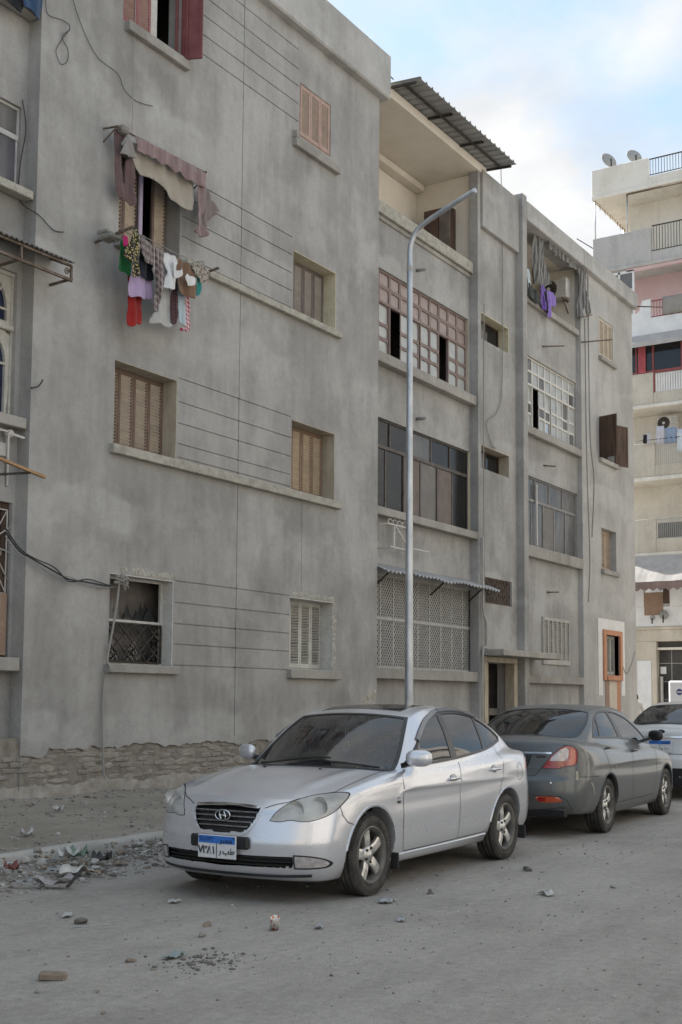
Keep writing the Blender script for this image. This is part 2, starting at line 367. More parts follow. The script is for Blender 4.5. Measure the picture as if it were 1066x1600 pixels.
# ---------------------------------------------------------------- the grey apartment block
Y0 = 12.0
BLD = root('apartment_building', (22, 12, 0), 'long grey four-storey apartment block of bare cement render along the pavement', 'building')
def wall(mb, x0, x1, z0, z1, Y, ops, m=0):
    """front sheet with openings (x0,x1,z0,z1,depth[,back]); reveals run inwards"""
    X = sorted({x0, x1, *[min(max(v, x0), x1) for o in ops for v in o[:2]]}); Z = sorted({z0, z1, *[min(max(v, z0), z1) for o in ops for v in o[2:4]]})
    for j in range(len(Z)-1):
        run = None
        for i in range(len(X)-1):
            cx, cz = (X[i]+X[i+1])/2, (Z[j]+Z[j+1])/2
            hole = any(o[0] < cx < o[1] and o[2] < cz < o[3] for o in ops)
            if not hole and run is None: run = X[i]
            if run is not None and (hole or i == len(X)-2):
                e = X[i] if hole else X[i+1]
                mb.quad((run, Y, Z[j]), (e, Y, Z[j]), (e, Y, Z[j+1]), (run, Y, Z[j+1]), m); run = None
    for o in ops:
        a, b, c, d, dep = o[:5]; y = Y + dep
        mb.quad((a, Y, c), (a, y, c), (a, y, d), (a, Y, d), m); mb.quad((b, Y, c), (b, Y, d), (b, y, d), (b, y, c), m)
        mb.quad((a, Y, c), (b, Y, c), (b, y, c), (a, y, c), m); mb.quad((a, Y, d), (a, y, d), (b, y, d), (b, Y, d), m)
        if len(o) > 5: mb.quad((a, y, c), (b, y, c), (b, y, d), (a, y, d), m)
RV = .27
# --- block A: the wall with two columns of shuttered windows
winL = [(12.68, 14.05, 2.02, 3.31), (12.68, 14.05, 5.16, 6.40), (12.68, 14.05, 8.16, 9.62), (12.68, 14.00, 11.52, 12.75)]
winR = [(17.12, 18.50, 2.06, 3.30), (17.12, 18.50, 5.16, 6.41), (17.12, 18.50, 8.34, 9.45), (17.26, 18.28, 11.60, 12.60)]
ops = [(*w, RV) for w in winL + winR[:3]] + [(*winR[3], .06)]
GV = .016; GH = .011
grooves = {0: (14.09, 17.10, [3.31, 2.98, 2.66, 2.35, 2.035]), 1: (14.09, 17.09, [6.44, 6.07, 5.74, 5.42, 5.21]), 2: (14.10, 17.07, [9.66, 9.34, 9.01, 8.69, 8.38]), 3: (14.05, 17.22, [13.18, 12.82, 12.50, 12.17, 11.84])}
VX = 15.60
for k, (a, b, zs) in grooves.items():
    for z in zs:
        for (p, q) in ((a, VX), (VX + GV, b)): ops.append((p, q, z, z + GH*1.6, .02, 1))
ops.append((VX, VX + GV, .95, 13.5, .02, 1)); ops.append((17.455, 17.455 + GV*.7, 3.42, 5.03, .015, 1))
mb = MB(); wall(mb, 11.10, 20.05, .92, 13.62, Y0, ops)
# ragged lower edge where the render has fallen off the brickwork
def ragged(x): return .86 + .085*mnoise.noise(Vector((x*1.3, 2, 0))) + .045*mnoise.noise(Vector((x*6, 5, 0))) + .02*mnoise.noise(Vector((x*23, 5, 0))) - (.10 if x < 11.6 else 0)
x = 11.10
while x < 20.0:
    x2 = min(x + .05, 20.05); a, b = ragged(x), ragged(x2)
    mb.quad((x, Y0, a), (x2, Y0, b), (x2, Y0, .92), (x, Y0, .92)); mb.quad((x, Y0, a), (x, Y0 + .05, a + .01), (x2, Y0 + .05, b + .01), (x2, Y0, b)); x = x2
mb.quad((11.10, Y0, .3), (11.10, 12.5, .3), (11.10, 12.5, 13.62), (11.10, Y0, 13.62)); mb.quad((20.05, Y0, .1), (20.05, 12.5, .1), (20.05, 12.5, 13.62), (20.05, Y0, 13.62))
mb.build('wall', M['plaster'], BLD, fix=False)
MB().box(9.5, 20.02, 12.030, 12.30, -.1, 1.02).build('brick_backing', grime('old_mortar', (.19, .17, .145), (.31, .285, .25), 7, .97, .6), BLD)
# exposed bricks, each a piece of its own
M['brick'] = grime('weathered_brick', (.245, .225, .20), (.33, .308, .278), 2.2, .96, .6, chips=((.29, .13, .085), .22))
bme = []
for k in range(6):
    b_ = MB(); b_.bbox(-.115, .115, -.03, .03, -.03, .03, .012); v = [(x + .010*mnoise.noise(Vector((x*20+k*7, y*20, z*20))), y + .013*mnoise.noise(Vector((x*18, y*20 + k*5, z*18))), z + .009*mnoise.noise(Vector((x*18, y*20, z*18 + k*3)))) for (x, y, z) in b_.v]
    me = bpy.data.meshes.new('brick'); me.from_pydata(v, [], b_.f); me.materials.append(M['brick']); bme.append(me)
for c in range(6):
    z = .44 + c*.077; n = 0; x = 10.2 + (.12 if c % 2 else 0)
    while x < 16.4:
        if z < ragged(x) - .02 and random.random() > (.03 if c > 1 else .12 if c > 0 else .3):
            o = link('brick', random.choice(bme), BLD, (x - 22 + random.uniform(-.006, .006), 12.050 + random.uniform(-.010, .016) - 12, z + random.uniform(-.004, .004)))
            o.rotation_euler = (random.uniform(-.03, .03), random.uniform(-.02, .02), random.uniform(-.03, .03)); o.scale = (random.uniform(.9, 1.02), 1, random.uniform(.92, 1.05))
        x += .243
# crumbled mortar skirting along the foot of the wall
def skirt(x0, x1):
    mb = MB(); xs = np.arange(x0, x1, .05); prof = 9; vs = []
    for x in xs:
        top = .43 + .10*mnoise.noise(Vector((x*1.3, 0, 3))) + .05*mnoise.noise(Vector((x*6, 0, 1)))
        for j in range(prof):
            t = j/(prof-1); z = .10 + (top - .10)*t
            y = 12.06 - (.085*(1-t)**.7 + .02) - .03*mnoise.noise(Vector((x*5, z*9, 2))) - .018*mnoise.noise(Vector((x*16, z*24, 7)))
            if j == prof-1: y = 12.062
            vs.append((x, y, z))
    mb.add(vs, [(i*prof+j, (i+1)*prof+j, (i+1)*prof+j+1, i*prof+j+1) for i in range(len(xs)-1) for j in range(prof-1)], 0, True)
    return mb
M['skirt'] = grime('crumbling_mortar', (.26, .235, .205), (.38, .35, .31), 5, .97, .9, chips=((.13, .11, .09), .26), fine=22)
skirt(9.5, 20.0).build('mortar_skirting', M['skirt'], BLD, fix=False)
mb = MB()   # mortar still smeared over the bricks
for i in range(60):
    x = random.uniform(10.3, 16.2); z = random.uniform(.40, .90); rx, rz = random.uniform(.05, .24), random.uniform(.02, .07); n = 11; ph = random.uniform(0, 6)
    if z > ragged(x) - .01: continue
    ring = [(x + rx*(1 + .3*mnoise.noise(Vector((k*1.7, i, 0))))*math.cos(2*math.pi*k/n), z + rz*(1 + .4*mnoise.noise(Vector((k*1.3, i, 5))))*math.sin(2*math.pi*k/n)) for k in range(n)]
    mb.add([(a, 12.034, b) for a, b in ring] + [(x + (a - x)*.6, 12.012 + random.uniform(0, .008), z + (b - z)*.6) for a, b in ring], [(k, (k+1) % n, n + (k+1) % n, n + k) for k in range(n)] + [tuple(range(n, 2*n))])
tag(mb.build('mortar_smear', M['skirt'], BLD, fix=False), kind='stuff')
# torn render by the corner
mb = MB()
for i in range(26):
    x = random.uniform(19.1, 20.0); z = 1.28 + (x - 19.2)*.42 + random.uniform(-.14, .10); r = random.uniform(.03, .09)
    mb.lathe([(r, .003), (r*.85, -.004), (0, -.007)], (x, 11.999, z), 'y', 7)
tag(mb.build('broken_render', M['worn_edge'], BLD), kind='stuff')

# --- recessed bays and the stair strip
YB, YC, YD = 12.23, 12.06, 12.13
mb = MB()
bw2 = (20.12, 24.42, 8.42, 10.22); bw1 = (20.12, 24.50, 5.32, 7.16); bw0 = (20.12, 24.70, 2.17, 4.02)
wall(mb, 20.05, 24.95, 0, 11.50, YB, [(*bw2, .10), (*bw1, .10), (*bw0, .25)])
mb.build('bay_wall', M['plaster'], BLD, fix=False)
mb = MB(); cw = [(24.75, 26.25, 9.84, 10.46, .32), (24.75, 26.25, 6.82, 7.36, .32), (24.80, 26.36, 3.75, 4.34, .16), (24.82, 26.28, .1, 2.40, .35)]
wall(mb, 24.55, 26.72, 0, 13.80, YC, cw)
mb.quad((24.55, YC, 0), (24.55, YB, 0), (24.55, YB, 13.8), (24.55, YC, 13.8))
mb.build('stair_wall', M['plaster'], BLD, fix=False)
# pilasters and frame of the stair strip
def bx(name, mt, *a, b=.012): return MB().bbox(*a, b).build(name, mt, BLD)
bx('pilaster', M['plaster'], 24.50, 24.64, 12.01, 12.24, -.05, 13.82)
bx('pilaster', M['plaster'], 26.66, 26.92, 11.86, 12.30, -.05, 13.95)
bx('lintel_band', M['plaster'], 24.64, 26.66, 11.95, 12.20, 12.44, 13.80)
mb = MB(); dw2 = (27.12, 30.72, 8.30, 10.14); dw1 = (27.12, 30.74, 5.34, 7.10)
wall(mb, 26.92, 30.78, 0, 11.60, YD, [(*dw2, .10), (*dw1, .10)])
mb.build('bay_wall', M['plaster'], BLD, fix=False)
ew = [(32.18, 33.28, 11.24, 12.38, .07), (32.10, 33.30, 8.32, 9.46, .25), (32.18, 33.36, 5.20, 6.36, .22), (32.34, 33.44, 2.26, 3.38, .20)]
mb = MB(); wall(mb, 30.78, 34.95, -.05, 13.60, Y0, [(*w[:4], w[4]) for w in ew])
mb.quad((30.78, Y0, 0), (30.78, 12.5, 0), (30.78, 12.5, 13.6), (30.78, Y0, 13.6)); mb.quad((34.95, Y0, -.05), (34.95, 24, -.05), (34.95, 24, 13.6), (34.95, Y0, 13.6))
mb.build('wall', M['plaster_pale'], BLD, fix=False)
# left bay with its own windows
mb = MB(); lw = [(6.6, 11.0, 8.32, 9.50, .10), (6.6, 11.02, 5.22, 7.20, .14), (6.6, 11.05, 2.06, 4.10, .16)]
wall(mb, 2.0, 11.10, .25, 10.9, YB, lw)
mb.build('bay_wall', M['plaster'], BLD, fix=False)
mb = MB(); wall(mb, -12, 2.0, .1, 13.6, Y0, []); mb.quad((2, Y0, 0), (2, 12.5, 0), (2, 12.5, 13.6), (2, Y0, 13.6)); mb.build('wall', M['plaster'], BLD, fix=False)
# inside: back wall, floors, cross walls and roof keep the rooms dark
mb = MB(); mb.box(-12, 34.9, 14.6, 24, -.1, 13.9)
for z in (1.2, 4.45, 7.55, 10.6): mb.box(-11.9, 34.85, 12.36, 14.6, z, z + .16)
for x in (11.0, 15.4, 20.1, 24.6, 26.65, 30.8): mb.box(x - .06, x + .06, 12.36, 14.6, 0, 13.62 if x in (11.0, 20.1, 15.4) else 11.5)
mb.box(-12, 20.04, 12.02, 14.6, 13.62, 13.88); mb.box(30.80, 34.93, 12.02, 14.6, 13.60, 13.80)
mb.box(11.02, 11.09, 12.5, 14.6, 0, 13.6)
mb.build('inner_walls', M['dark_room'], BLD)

# --- cornices and parapets
mb = MB(); mb.bbox(-12.1, 20.22, 11.82, 12.6, 13.50, 14.42, .03); mb.build('cornice', M['plaster_pale'], BLD)
mb = MB(); mb.bbox(30.71, 35.10, 11.84, 12.6, 13.36, 13.84, .02); mb.build('cornice', M['plaster_pale'], BLD)
mb = MB(); mb.bbox(26.93, 30.70, 11.845, 12.5, 13.36, 13.84, .02); mb.build('parapet', M['plaster_pale'], BLD)
# loggia of the top floor beside the pole
def loggia(x0, x1, yb, z0, z1, yf):
    mb = MB()
    mb.quad((x0, yb, z0 - .9), (x1, yb, z0 - .9), (x1, yb, z1), (x0, yb, z1)); mb.quad((x1, yf, z0 - .9), (x1, yb, z0 - .9), (x1, yb, z1), (x1, yf, z1))
    mb.quad((x0, yf, z0 - .9), (x0, yb, z0 - .9), (x0, yb, z1), (x0, yf, z1)); mb.quad((x0, yf, z1), (x1, yf, z1), (x1, yb, z1), (x0, yb, z1)); mb.quad((x0, yf, z0 - .9), (x1, yf, z0 - .9), (x1, yb, z0 - .9), (x0, yb, z0 - .9))
    return mb
loggia(20.06, 24.62, 13.70, 11.50, 13.72, 12.25).build('loggia_lining', M['cream'], BLD, fix=False)
bx('ceiling_beam', M['cream'], 20.06, 24.56, 13.45, 13.69, 13.56, 13.715)
bx('roof_slab', M['cream'], 20.06, 24.9, 11.98, 14.6, 13.725, 13.93)
bx('parapet_coping', M['worn_edge'], 20.06, 24.50, 12.13, 12.42, 11.30, 11.56)
bx('parapet_band', M['trim'], 20.06, 24.50, 12.19, 12.27, 11.20, 11.295)
loggia(26.93, 30.77, 14.0, 11.60, 13.38, 12.16).build('loggia_lining', M['cream'], BLD, fix=False)
bx('parapet_coping', M['trim'], 26.93, 30.74, 12.02, 12.36, 11.44, 11.60)
# --- sills, ledges and bands
for (x0, x1, z0, z1, mt) in ((12.60, 14.15, 1.90, 2.02, 'trim'), (17.05, 18.66, 1.90, 2.055, 'trim'), (20.10, 24.74, 1.95, 2.165, 'trim'), (26.95, 30.76, 1.97, 2.16, 'trim'),
                            (12.60, 18.62, 5.02, 5.155, 'worn_edge'), (14.14, 18.60, 8.215, 8.335, 'worn_edge'), (12.60, 14.14, 8.05, 8.155, 'trim'),
                            (20.08, 24.50, 5.15, 5.31, 'trim'), (20.08, 24.44, 8.20, 8.41, 'trim'), (26.95, 30.76, 5.05, 5.33, 'trim'), (26.95, 30.74, 8.10, 8.29, 'trim'),
                            (12.72, 14.12, 11.36, 11.515, 'trim'), (17.05, 18.50, 11.33, 11.48, 'trim'), (32.10, 33.40, 11.12, 11.235, 'trim'), (32.02, 33.42, 8.19, 8.315, 'trim'), (32.12, 33.46, 5.07, 5.195, 'trim'),
                            (6.5, 11.08, 8.20, 8.315, 'worn_edge'), (6.5, 11.08, 5.07, 5.215, 'trim'), (6.5, 11.085, 1.88, 2.055, 'trim'), (2.0, 11.08, 10.75, 10.9, 'trim')):
    yf = {True: Y0 - .10}.get(x0 in (12.60, 17.05, 14.14, 12.72, 32.10, 32.02, 32.12), YB - .20 if x0 < 26 else YD - .16)
    bx('sill' if x1 - x0 < 2 else 'ledge', M[mt], x0, x1, yf, Y0 + .2 if x0 not in (20.10, 20.08) else YB + .2, z0, z1, b=.01)
bx('sill_return', M['trim'], 17.05, 17.15, 11.90, 12.06, 11.485, 11.62)
# chipped plaster round the reveals
def lining(name, mt, x0, x1, z0, z1, Y, dep, right=True, top=True, t=.012):
    mb = MB()
    if right: mb.box(x1 - t, x1 - .001, Y - .004, Y + dep, z0 + .002, z1 - .002)
    if top: mb.box(x0 + .002, x1 - t - .001, Y - .004, Y + dep, z1 - t, z1 - .001)
    return mb.build(name, M[mt] if isinstance(mt, str) else mt, BLD)
yel = grime('yellowed_reveal', (.55, .49, .34), (.66, .60, .45), 5, .95, .5, chips=((.22, .19, .16), .3))
tan = grime('timber_reveal', (.36, .31, .24), (.50, .44, .35), 5, .95, .4, chips=((.18, .155, .13), .3), stretch=(1, 1, .4))
whi = grime('white_reveal', (.56, .55, .51), (.68, .665, .62), 5, .95, .4, chips=((.18, .165, .15), .36))
lining('reveal_lining', yel, *winR[2], Y0, RV); lining('reveal_lining', tan, *winR[1], Y0, RV); lining('reveal_lining', whi, *winR[0], Y0, RV)
lining('reveal_lining', tan, *winL[1], Y0, RV); lining('reveal_lining', whi, *winL[0], Y0, RV); lining('reveal_lining', M['trim'], *winL[2], Y0, RV)
lining('reveal_lining', yel, *bw1, YB, .10, top=False); lining('reveal_lining', tan, *bw2, YB, .10, top=False)
mb = MB()   # plaster patches left standing proud round the broken reveal of the ground floor
for i in range(70):
    x = 18.50 + random.choice((-.01, .03, .06)) + random.uniform(-.015, .02); z = random.uniform(2.10, 3.36); r = random.uniform(.012, .045)
    mb.lathe([(r, .002), (r*.9, -.002), (0, -.004)], (x, 11.999, z), 'y', 7)
for i in range(40):
    mb.lathe([(.035, .002), (.03, -.002), (0, -.004)], (random.uniform(17.2, 18.5), 11.999, 3.33 + random.uniform(0, .05)), 'y', 7)
for i in range(46):
    mb.lathe([(.04, .002), (.034, -.002), (0, -.004)], (random.uniform(12.9, 14.1), 11.999, 3.34 + random.uniform(0, .06)), 'y', 7)
tag(mb.build('plaster_crust', M['worn_edge'], BLD), kind='stuff')
# --- shuttered windows
def shutter_window(w, Y, n, frame_c, slat_c, skip=(), lab=None, fr=.045, slat_n=21, extra=None):
    x0, x1, z0, z1 = w; fm = grime('shutter_frame', frame_c, tuple(v*1.3 for v in frame_c), 6, .75, .2); sm = grime('shutter_slat', tuple(v*.82 for v in slat_c), slat_c, 9, .75, .2)
    W = root('window', (x0, Y, z0), None, None) if False else None
    mb = MB(); t = .03                               # outer frame = the window part itself
    mb.box(x0, x1, Y, Y + .05, z1 - t, z1 - .001); mb.box(x0, x1, Y, Y + .05, z0 + .001, z0 + t); mb.box(x0 + .001, x0 + t, Y, Y + .05, z0 + t, z1 - t); mb.box(x1 - t, x1 - .001, Y, Y + .05, z0 + t, z1 - t)
    win = mb.build('window', fm, BLD, loc=(x0 - 22, Y - 12, z0))
    if lab: win['label'] = lab
    a0, a1, b0, b1 = x0 + t, x1 - t, z0 + t, z1 - t; lwid = (a1 - a0)/n
    for i in range(n):
        if i in skip: continue
        p, q = a0 + i*lwid + .004, a0 + (i+1)*lwid - .004; m1 = MB(); y = Y - .012
        m1.box(p, p + fr, y, y + .04, b0 + .004, b1 - .004); m1.box(q - fr, q, y, y + .04, b0 + .004, b1 - .004)
        m1.box(p + fr, q - fr, y, y + .04, b1 - fr*1.3, b1 - .004); m1.box(p + fr, q - fr, y, y + .04, b0 + .004, b0 + fr*1.8)
        sh = m1.build('shutter', fm, win)
        m2 = MB(); zz0, zz1 = b0 + fr*1.8, b1 - fr*1.3
        for k in range(slat_n):
            z = zz0 + (k + .5)*(zz1 - zz0)/slat_n; h = (zz1 - zz0)/slat_n; j = random.uniform(-.10, .10)
            M_ = Matrix.Translation(((p + q)/2, y + .016, z)) @ Matrix.Rotation(RAD(46) + j, 4, 'X')
            m2.obox(M_, q - p - 2*fr - .002, .008, h*1.0)
        s = m2.build('slats', sm, win); tag(s, kind='stuff')
    return win
YR = Y0 + RV
shutter_window(winL[1], YR, 4, (.15, .105, .08), (.56, .485, .40), lab='brown framed shutters with tan slats')
shutter_window(winR[1], YR, 4, (.20, .135, .095), (.60, .49, .36), lab='brown shutters with orange tan slats')
shutter_window(winR[2], YR, 4, (.13, .11, .10), (.42, .385, .355), lab='grey brown shutters')
shutter_window(winR[0], YR, 4, (.44, .435, .40), (.52, .505, .465), lab='dirty white shutters')
shutter_window(winR[3], Y0 + .015, 3, (.36, .255, .215), (.46, .37, .32), lab='faded pink shutters')
shutter_window(ew[0][:4], Y0 + .02, 3, (.44, .385, .31), (.52, .46, .38), lab='beige shutters')
shutter_window(ew[2][:4], Y0 + .20, 3, (.36, .28, .22), (.52, .43, .34), lab='tan shutters')
# window with the torn awning: leaves left and right of a black gap
w2 = shutter_window(winL[2], YR, 4, (.15, .11, .09), (.62, .52, .41), skip=(2,), lab='half open shutters over a dark room')
MB().box(13.33, 13.40, 12.19, 12.22, 8.22, 9.55).build('curtain', plain('lilac_cloth', (.42, .36, .47), .9), w2)
# red window of the top floor with one leaf folded out
w3 = shutter_window(winL[3], Y0 + .06, 4, (.24, .10, .10), (.40, .27, .245), skip=(2, 3), lab='dark red shutters with one leaf folded out')
MB().box(13.43, 13.60, 12.16, 12.19, 11.55, 12.72).build('inner_frame', M['white_metal'], w3)
red = grime('red_paint', (.16, .05, .052), (.215, .075, .075), 5, .6, .15)
m1 = MB(); p0 = Vector((13.99, 11.99, 0)); dirn = Vector((.40, -.92, 0)).normalized()
def leaf(m1, p0, d, w, z0, z1, t=.035, fr=.05):
    nn = Vector((-d.y, d.x, 0))
    def b(u0, u1, za, zb, tt): 
        c = p0 + d*(u0 + u1)/2; M_ = Matrix.Translation((c.x, c.y, (za + zb)/2)) @ Matrix((d, nn, Vector((0, 0, 1)))).transposed().to_4x4(); m1.obox(M_, u1 - u0, tt, zb - za)
    b(0, fr, z0, z1, t); b(w - fr, w, z0, z1, t); b(fr, w - fr, z1 - fr, z1, t); b(fr, w - fr, z0, z0 + fr*1.4, t); b(fr, w - fr, z0 + fr*1.4, z1 - fr, t*.4)
leaf(m1, p0, dirn, .34, 11.50, 12.73); m1.build('open_shutter', red, w3)
m1 = MB(); leaf(m1, Vector((13.97, 11.97, 0)), Vector((.1, -1, 0)).normalized(), .10, 11.50, 12.73); m1.build('open_shutter', red, w3)
# brown window of the far block, leaves open
w = ew[1]; mb = MB(); mb.box(w[0], w[1], 12.20, 12.24, w[3] - .05, w[3] - .001); mb.box(w[0] + .001, w[0] + .05, 12.20, 12.24, w[2], w[3] - .05); mb.box(w[1] - .05, w[1] - .001, 12.20, 12.24, w[2], w[3] - .05); mb.box(32.66, 32.72, 12.20, 12.24, w[2], w[3] - .05)
wb = mb.build('window', M['wood_dark'], BLD, loc=(w[0] - 22, .2, w[2])); MB().box(w[0] + .05, 32.65, 12.215, 12.22, w[2] + .02, w[3] - .05).build('pane', M['glass'], wb)
for (pp, dd) in ((Vector((33.30, 11.985, 0)), Vector((.93, -.36, 0))), (Vector((32.10, 11.985, 0)), Vector((-.25, -.97, 0)))):
    m1 = MB(); leaf(m1, pp, dd.normalized(), .56, 8.30, 9.48, fr=.06); m1.build('open_shutter', M['wood_dark'], wb)
# painted window of the far block
orange = grime('orange_paint', (.46, .215, .125), (.53, .27, .17), 5, .8, .1); white = grime('white_paint', (.66, .65, .63), (.74, .73, .71), 4, .85, .1)
mb = MB(); mb.box(31.82, 32.14, 11.985, 11.999, 1.70, 3.82); mb.box(33.62, 33.92, 11.985, 11.999, 1.70, 3.82); mb.box(32.14, 33.62, 11.985, 11.999, 3.52, 3.82); mb.build('painted_surround', white, BLD)
mb = MB(); w = ew[3]; mb.bbox(32.14, 32.34, 11.93, 12.15, 2.12, 3.52, .008); mb.bbox(33.44, 33.62, 11.93, 12.15, 2.12, 3.52, .008); mb.bbox(32.345, 33.435, 11.93, 12.15, 3.38, 3.52, .008); mb.bbox(32.345, 33.435, 11.90, 12.15, 2.12, 2.26, .008)
mb.build('painted_frame', orange, BLD)
shutter_window(w[:4], 12.12, 3, (.33, .33, .31), (.36, .36, .34), lab='grey shutters in an orange frame')
for i, c in enumerate(((.33, .23, .17), (.60, .53, .44), (.60, .53, .44), (.50, .25, .15))):
    MB().box(32.34 + i*.3, 32.638 + i*.3, 11.985, 11.999, .6, 2.10).build('painted_panel', grime('dado_paint', tuple(v*.9 for v in c), c, 4, .9, .1), BLD)
# stair windows
for (a, b, c, d, dep) in cw[:2]:
    lining('reveal_lining', yel if c > 8 else tan, a, b, c, d, YC, .32, t=.02)
    mb = MB(); y = YC + .26; mb.box(a, b, y, y + .04, c + .001, c + .05); mb.box(a, b, y, y + .04, d - .05, d - .021)
    for q in (a + .001, (a + b)/2 - .02, b - .061): mb.box(q, q + .04, y, y + .04, c + .05, d - .05)
    wn = mb.build('window', M['wood_dark'], BLD, loc=(a - 22, y - 12, c)); MB().box(a + .04, (a + b)/2 - .02, y + .02, y + .026, c + .05, d - .05).build('pane', M['glass_dusty'], wn); MB().box((a + b)/2 + .02, b - .06, y + .02, y + .026, c + .05, d - .05).build('pane', M['glass'], wn)
def scroll_grille(mb, x0, x1, z0, z1, Y, nx, nz_, r=.008):
    """wrought-iron panel: frame, diagonal bars and scrolls"""
    for (a, b) in (((x0, z0), (x1, z0)), ((x0, z1), (x1, z1)), ((x0, z0), (x0, z1)), ((x1, z0), (x1, z1))): mb.bar((a[0], Y, a[1]), (b[0], Y, b[1]), r*2)
    dx, dz = (x1 - x0)/nx, (z1 - z0)/nz_
    for i in range(nx):
        for j in range(nz_):
            a, c = x0 + i*dx, z0 + j*dz; cx, cz = a + dx/2, c + dz/2
            mb.bar((a, Y, c), (a + dx, Y, c + dz), r*1.4); mb.bar((a + dx, Y - .01, c), (a, Y - .01, c + dz), r*1.4)
            for (sx, sz) in ((1, 0), (-1, 0), (0, 1), (0, -1)):
                pts = []
                for k in range(15):
                    t = k/14*4.6; rr = min(dx, dz)*.17*(1 - k/22); ox, oz = cx + sx*dx*.27, cz + sz*dz*.27
                    ang = math.atan2(sz, sx) + math.pi + t; pts.append((ox + rr*math.cos(ang), Y - .005, oz + rr*math.sin(ang)))
                mb.tube(pts, r*.7, 5, cap=False)
a, b, c, d, dep = cw[2]
mb = MB(); scroll_grille(mb, a + .02, b - .02, c + .02, d - .02, YC + .05, 8, 3, .010)
for k in range(13): mb.bar((a + .06 + k*.115, YC + .07, c), (a + .06 + k*.115, YC + .07, d), .016)
mb.build('stair_grille', M['rust'], BLD)
MB().box(a, b, YC + .13, YC + .16, c, d).build('stair_pane', M['glass_dusty'], BLD)
# entrance: iron door, jamb, canopy
bx('canopy', M['trim'], 24.60, 27.86, 11.45, 12.10, 2.54, 2.68)
mb = MB(); mb.bbox(24.66, 24.84, 11.95, 12.2, 0, 2.40, .01); mb.bbox(26.24, 26.42, 11.95, 12.2, 0, 2.40, .01); mb.bbox(24.66, 26.42, 11.95, 12.2, 2.405, 2.53, .01); mb.build('door_jamb', tan, BLD)
mb = MB(); y = 12.30; mb.box(24.84, 25.60, y, y + .04, .2, .3); mb.box(24.84, 25.60, y, y + .04, 2.28, 2.38); mb.box(24.84, 24.90, y, y + .04, .3, 2.28); mb.box(25.54, 25.60, y, y + .04, .3, 2.28)
for k in range(6): mb.bar((24.95 + k*.11, y + .01, .3), (24.95 + k*.11, y + .01, 2.28), .022)
scroll_grille(mb, 24.90, 25.54, .3, 2.28, y, 2, 6, .011); mb.build('iron_door', M['rust'], BLD)
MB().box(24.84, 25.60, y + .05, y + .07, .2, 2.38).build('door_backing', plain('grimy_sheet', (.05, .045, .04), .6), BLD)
MB().box(25.90, 26.24, 12.9, 12.95, .2, 2.38).build('inner_door', M['wood_dark'], BLD)
# --- bay windows
def rounded(x0, x1, z0, z1, r, n=4):
    pts = []
    for (cx, cz, a0) in ((x1 - r, z1 - r, 0), (x0 + r, z1 - r, 90), (x0 + r, z0 + r, 180), (x1 - r, z0 + r, 270)):
        for k in range(n + 1): t = RAD(a0 + 90*k/n); pts.append((cx + r*math.cos(t), cz + r*math.sin(t)))
    return pts
def pane_cell(mb, x0, x1, z0, z1, Y, bar, r, th=.035):
    """frame cell with a rounded hole: front ring plus inner edge"""
    ins = rounded(x0 + bar, x1 - bar, z0 + bar, z1 - bar, r); n = len(ins); cx, cz = (x0+x1)/2, (z0+z1)/2; outr = []
    for (px, pz) in ins:
        dx, dz = px - cx, pz - cz; s = min((x1 - cx)/abs(dx) if abs(dx) > 1e-6 else 1e9, (z1 - cz)/abs(dz) if abs(dz) > 1e-6 else 1e9); outr.append((cx + dx*s, cz + dz*s))
    vs = [(a, Y, b) for a, b in ins] + [(a, Y, b) for a, b in outr] + [(a, Y + th, b) for a, b in ins]
    mb.add(vs, [(i, (i+1) % n, n + (i+1) % n, n + i) for i in range(n)] + [(i, 2*n + i, 2*n + (i+1) % n, (i+1) % n) for i in range(n)])
    cor = [(x0, z0), (x1, z0), (x1, z1), (x0, z1)]
    for k, (qx, qz) in enumerate(cor):   # corners of the cell outside the ring
        pass
    return ins
def grid_window(x0, x1, z0, z1, Y, cols, rows, mt, panes, openc, bar, r, lab):
    mb = MB(); sub = []
    xsz = [x0 + (x1 - x0)*i/cols for i in range(cols + 1)]; zz = [z1]
    for hgt in rows: zz.append(zz[-1] - (z1 - z0)*hgt/sum(rows))
    for i in range(cols):
        for j in range(len(rows)):
            if (i in openc) and j >= 2: continue
            a, b, c, d = xsz[i], xsz[i+1], zz[j+1], zz[j]; yy = Y + (.02 if (i % 3 == 1 and j >= 2) else 0)
            mb.box(a, b, yy + .036, yy + .04, c, d) if False else None
            pane_cell(mb, a, b, c, d, yy, bar*random.uniform(.9, 1.1), r)
            for (p, q, s_, t_) in ((a, a + bar*.55, c, d), (b - bar*.55, b, c, d), (a, b, c, c + bar*.55), (a, b, d - bar*.55, d)): mb.quad((p, yy + .001, s_), (q, yy + .001, s_), (q, yy + .001, t_), (p, yy + .001, t_))
            sub.append((a + bar*.7, b - bar*.7, c + bar*.7, d - bar*.7, yy + .025, j))
    for zsep in (zz[2],): mb.box(x0, x1, Y - .015, Y + .05, zsep - .025, zsep + .025)
    for i in range(0, cols + 1):
        if i % 2 == 0: mb.box(xsz[i] - .018, xsz[i] + .018, Y - .008, Y + .045, z0, zz[2] - .026)
    mb.box(x0, x1, Y - .01, Y + .05, z1 - .04, z1 - .001); mb.box(x0, x1, Y - .01, Y + .05, z0 + .001, z0 + .04)
    win = mb.build('window', mt, BLD, loc=(x0 - 22, Y - 12, z0), fix=False); win['label'] = lab
    me = None
    for (a, b, c, d, y, j) in sub: MB().quad((a, y, c), (b, y, c), (b, y, d), (a, y, d)).build('pane', panes(j), win)
    return win
pinkm = grime('pink_wood', (.215, .16, .145), (.275, .21, .19), 5, .75, .2, chips=((.16, .12, .10), .2))
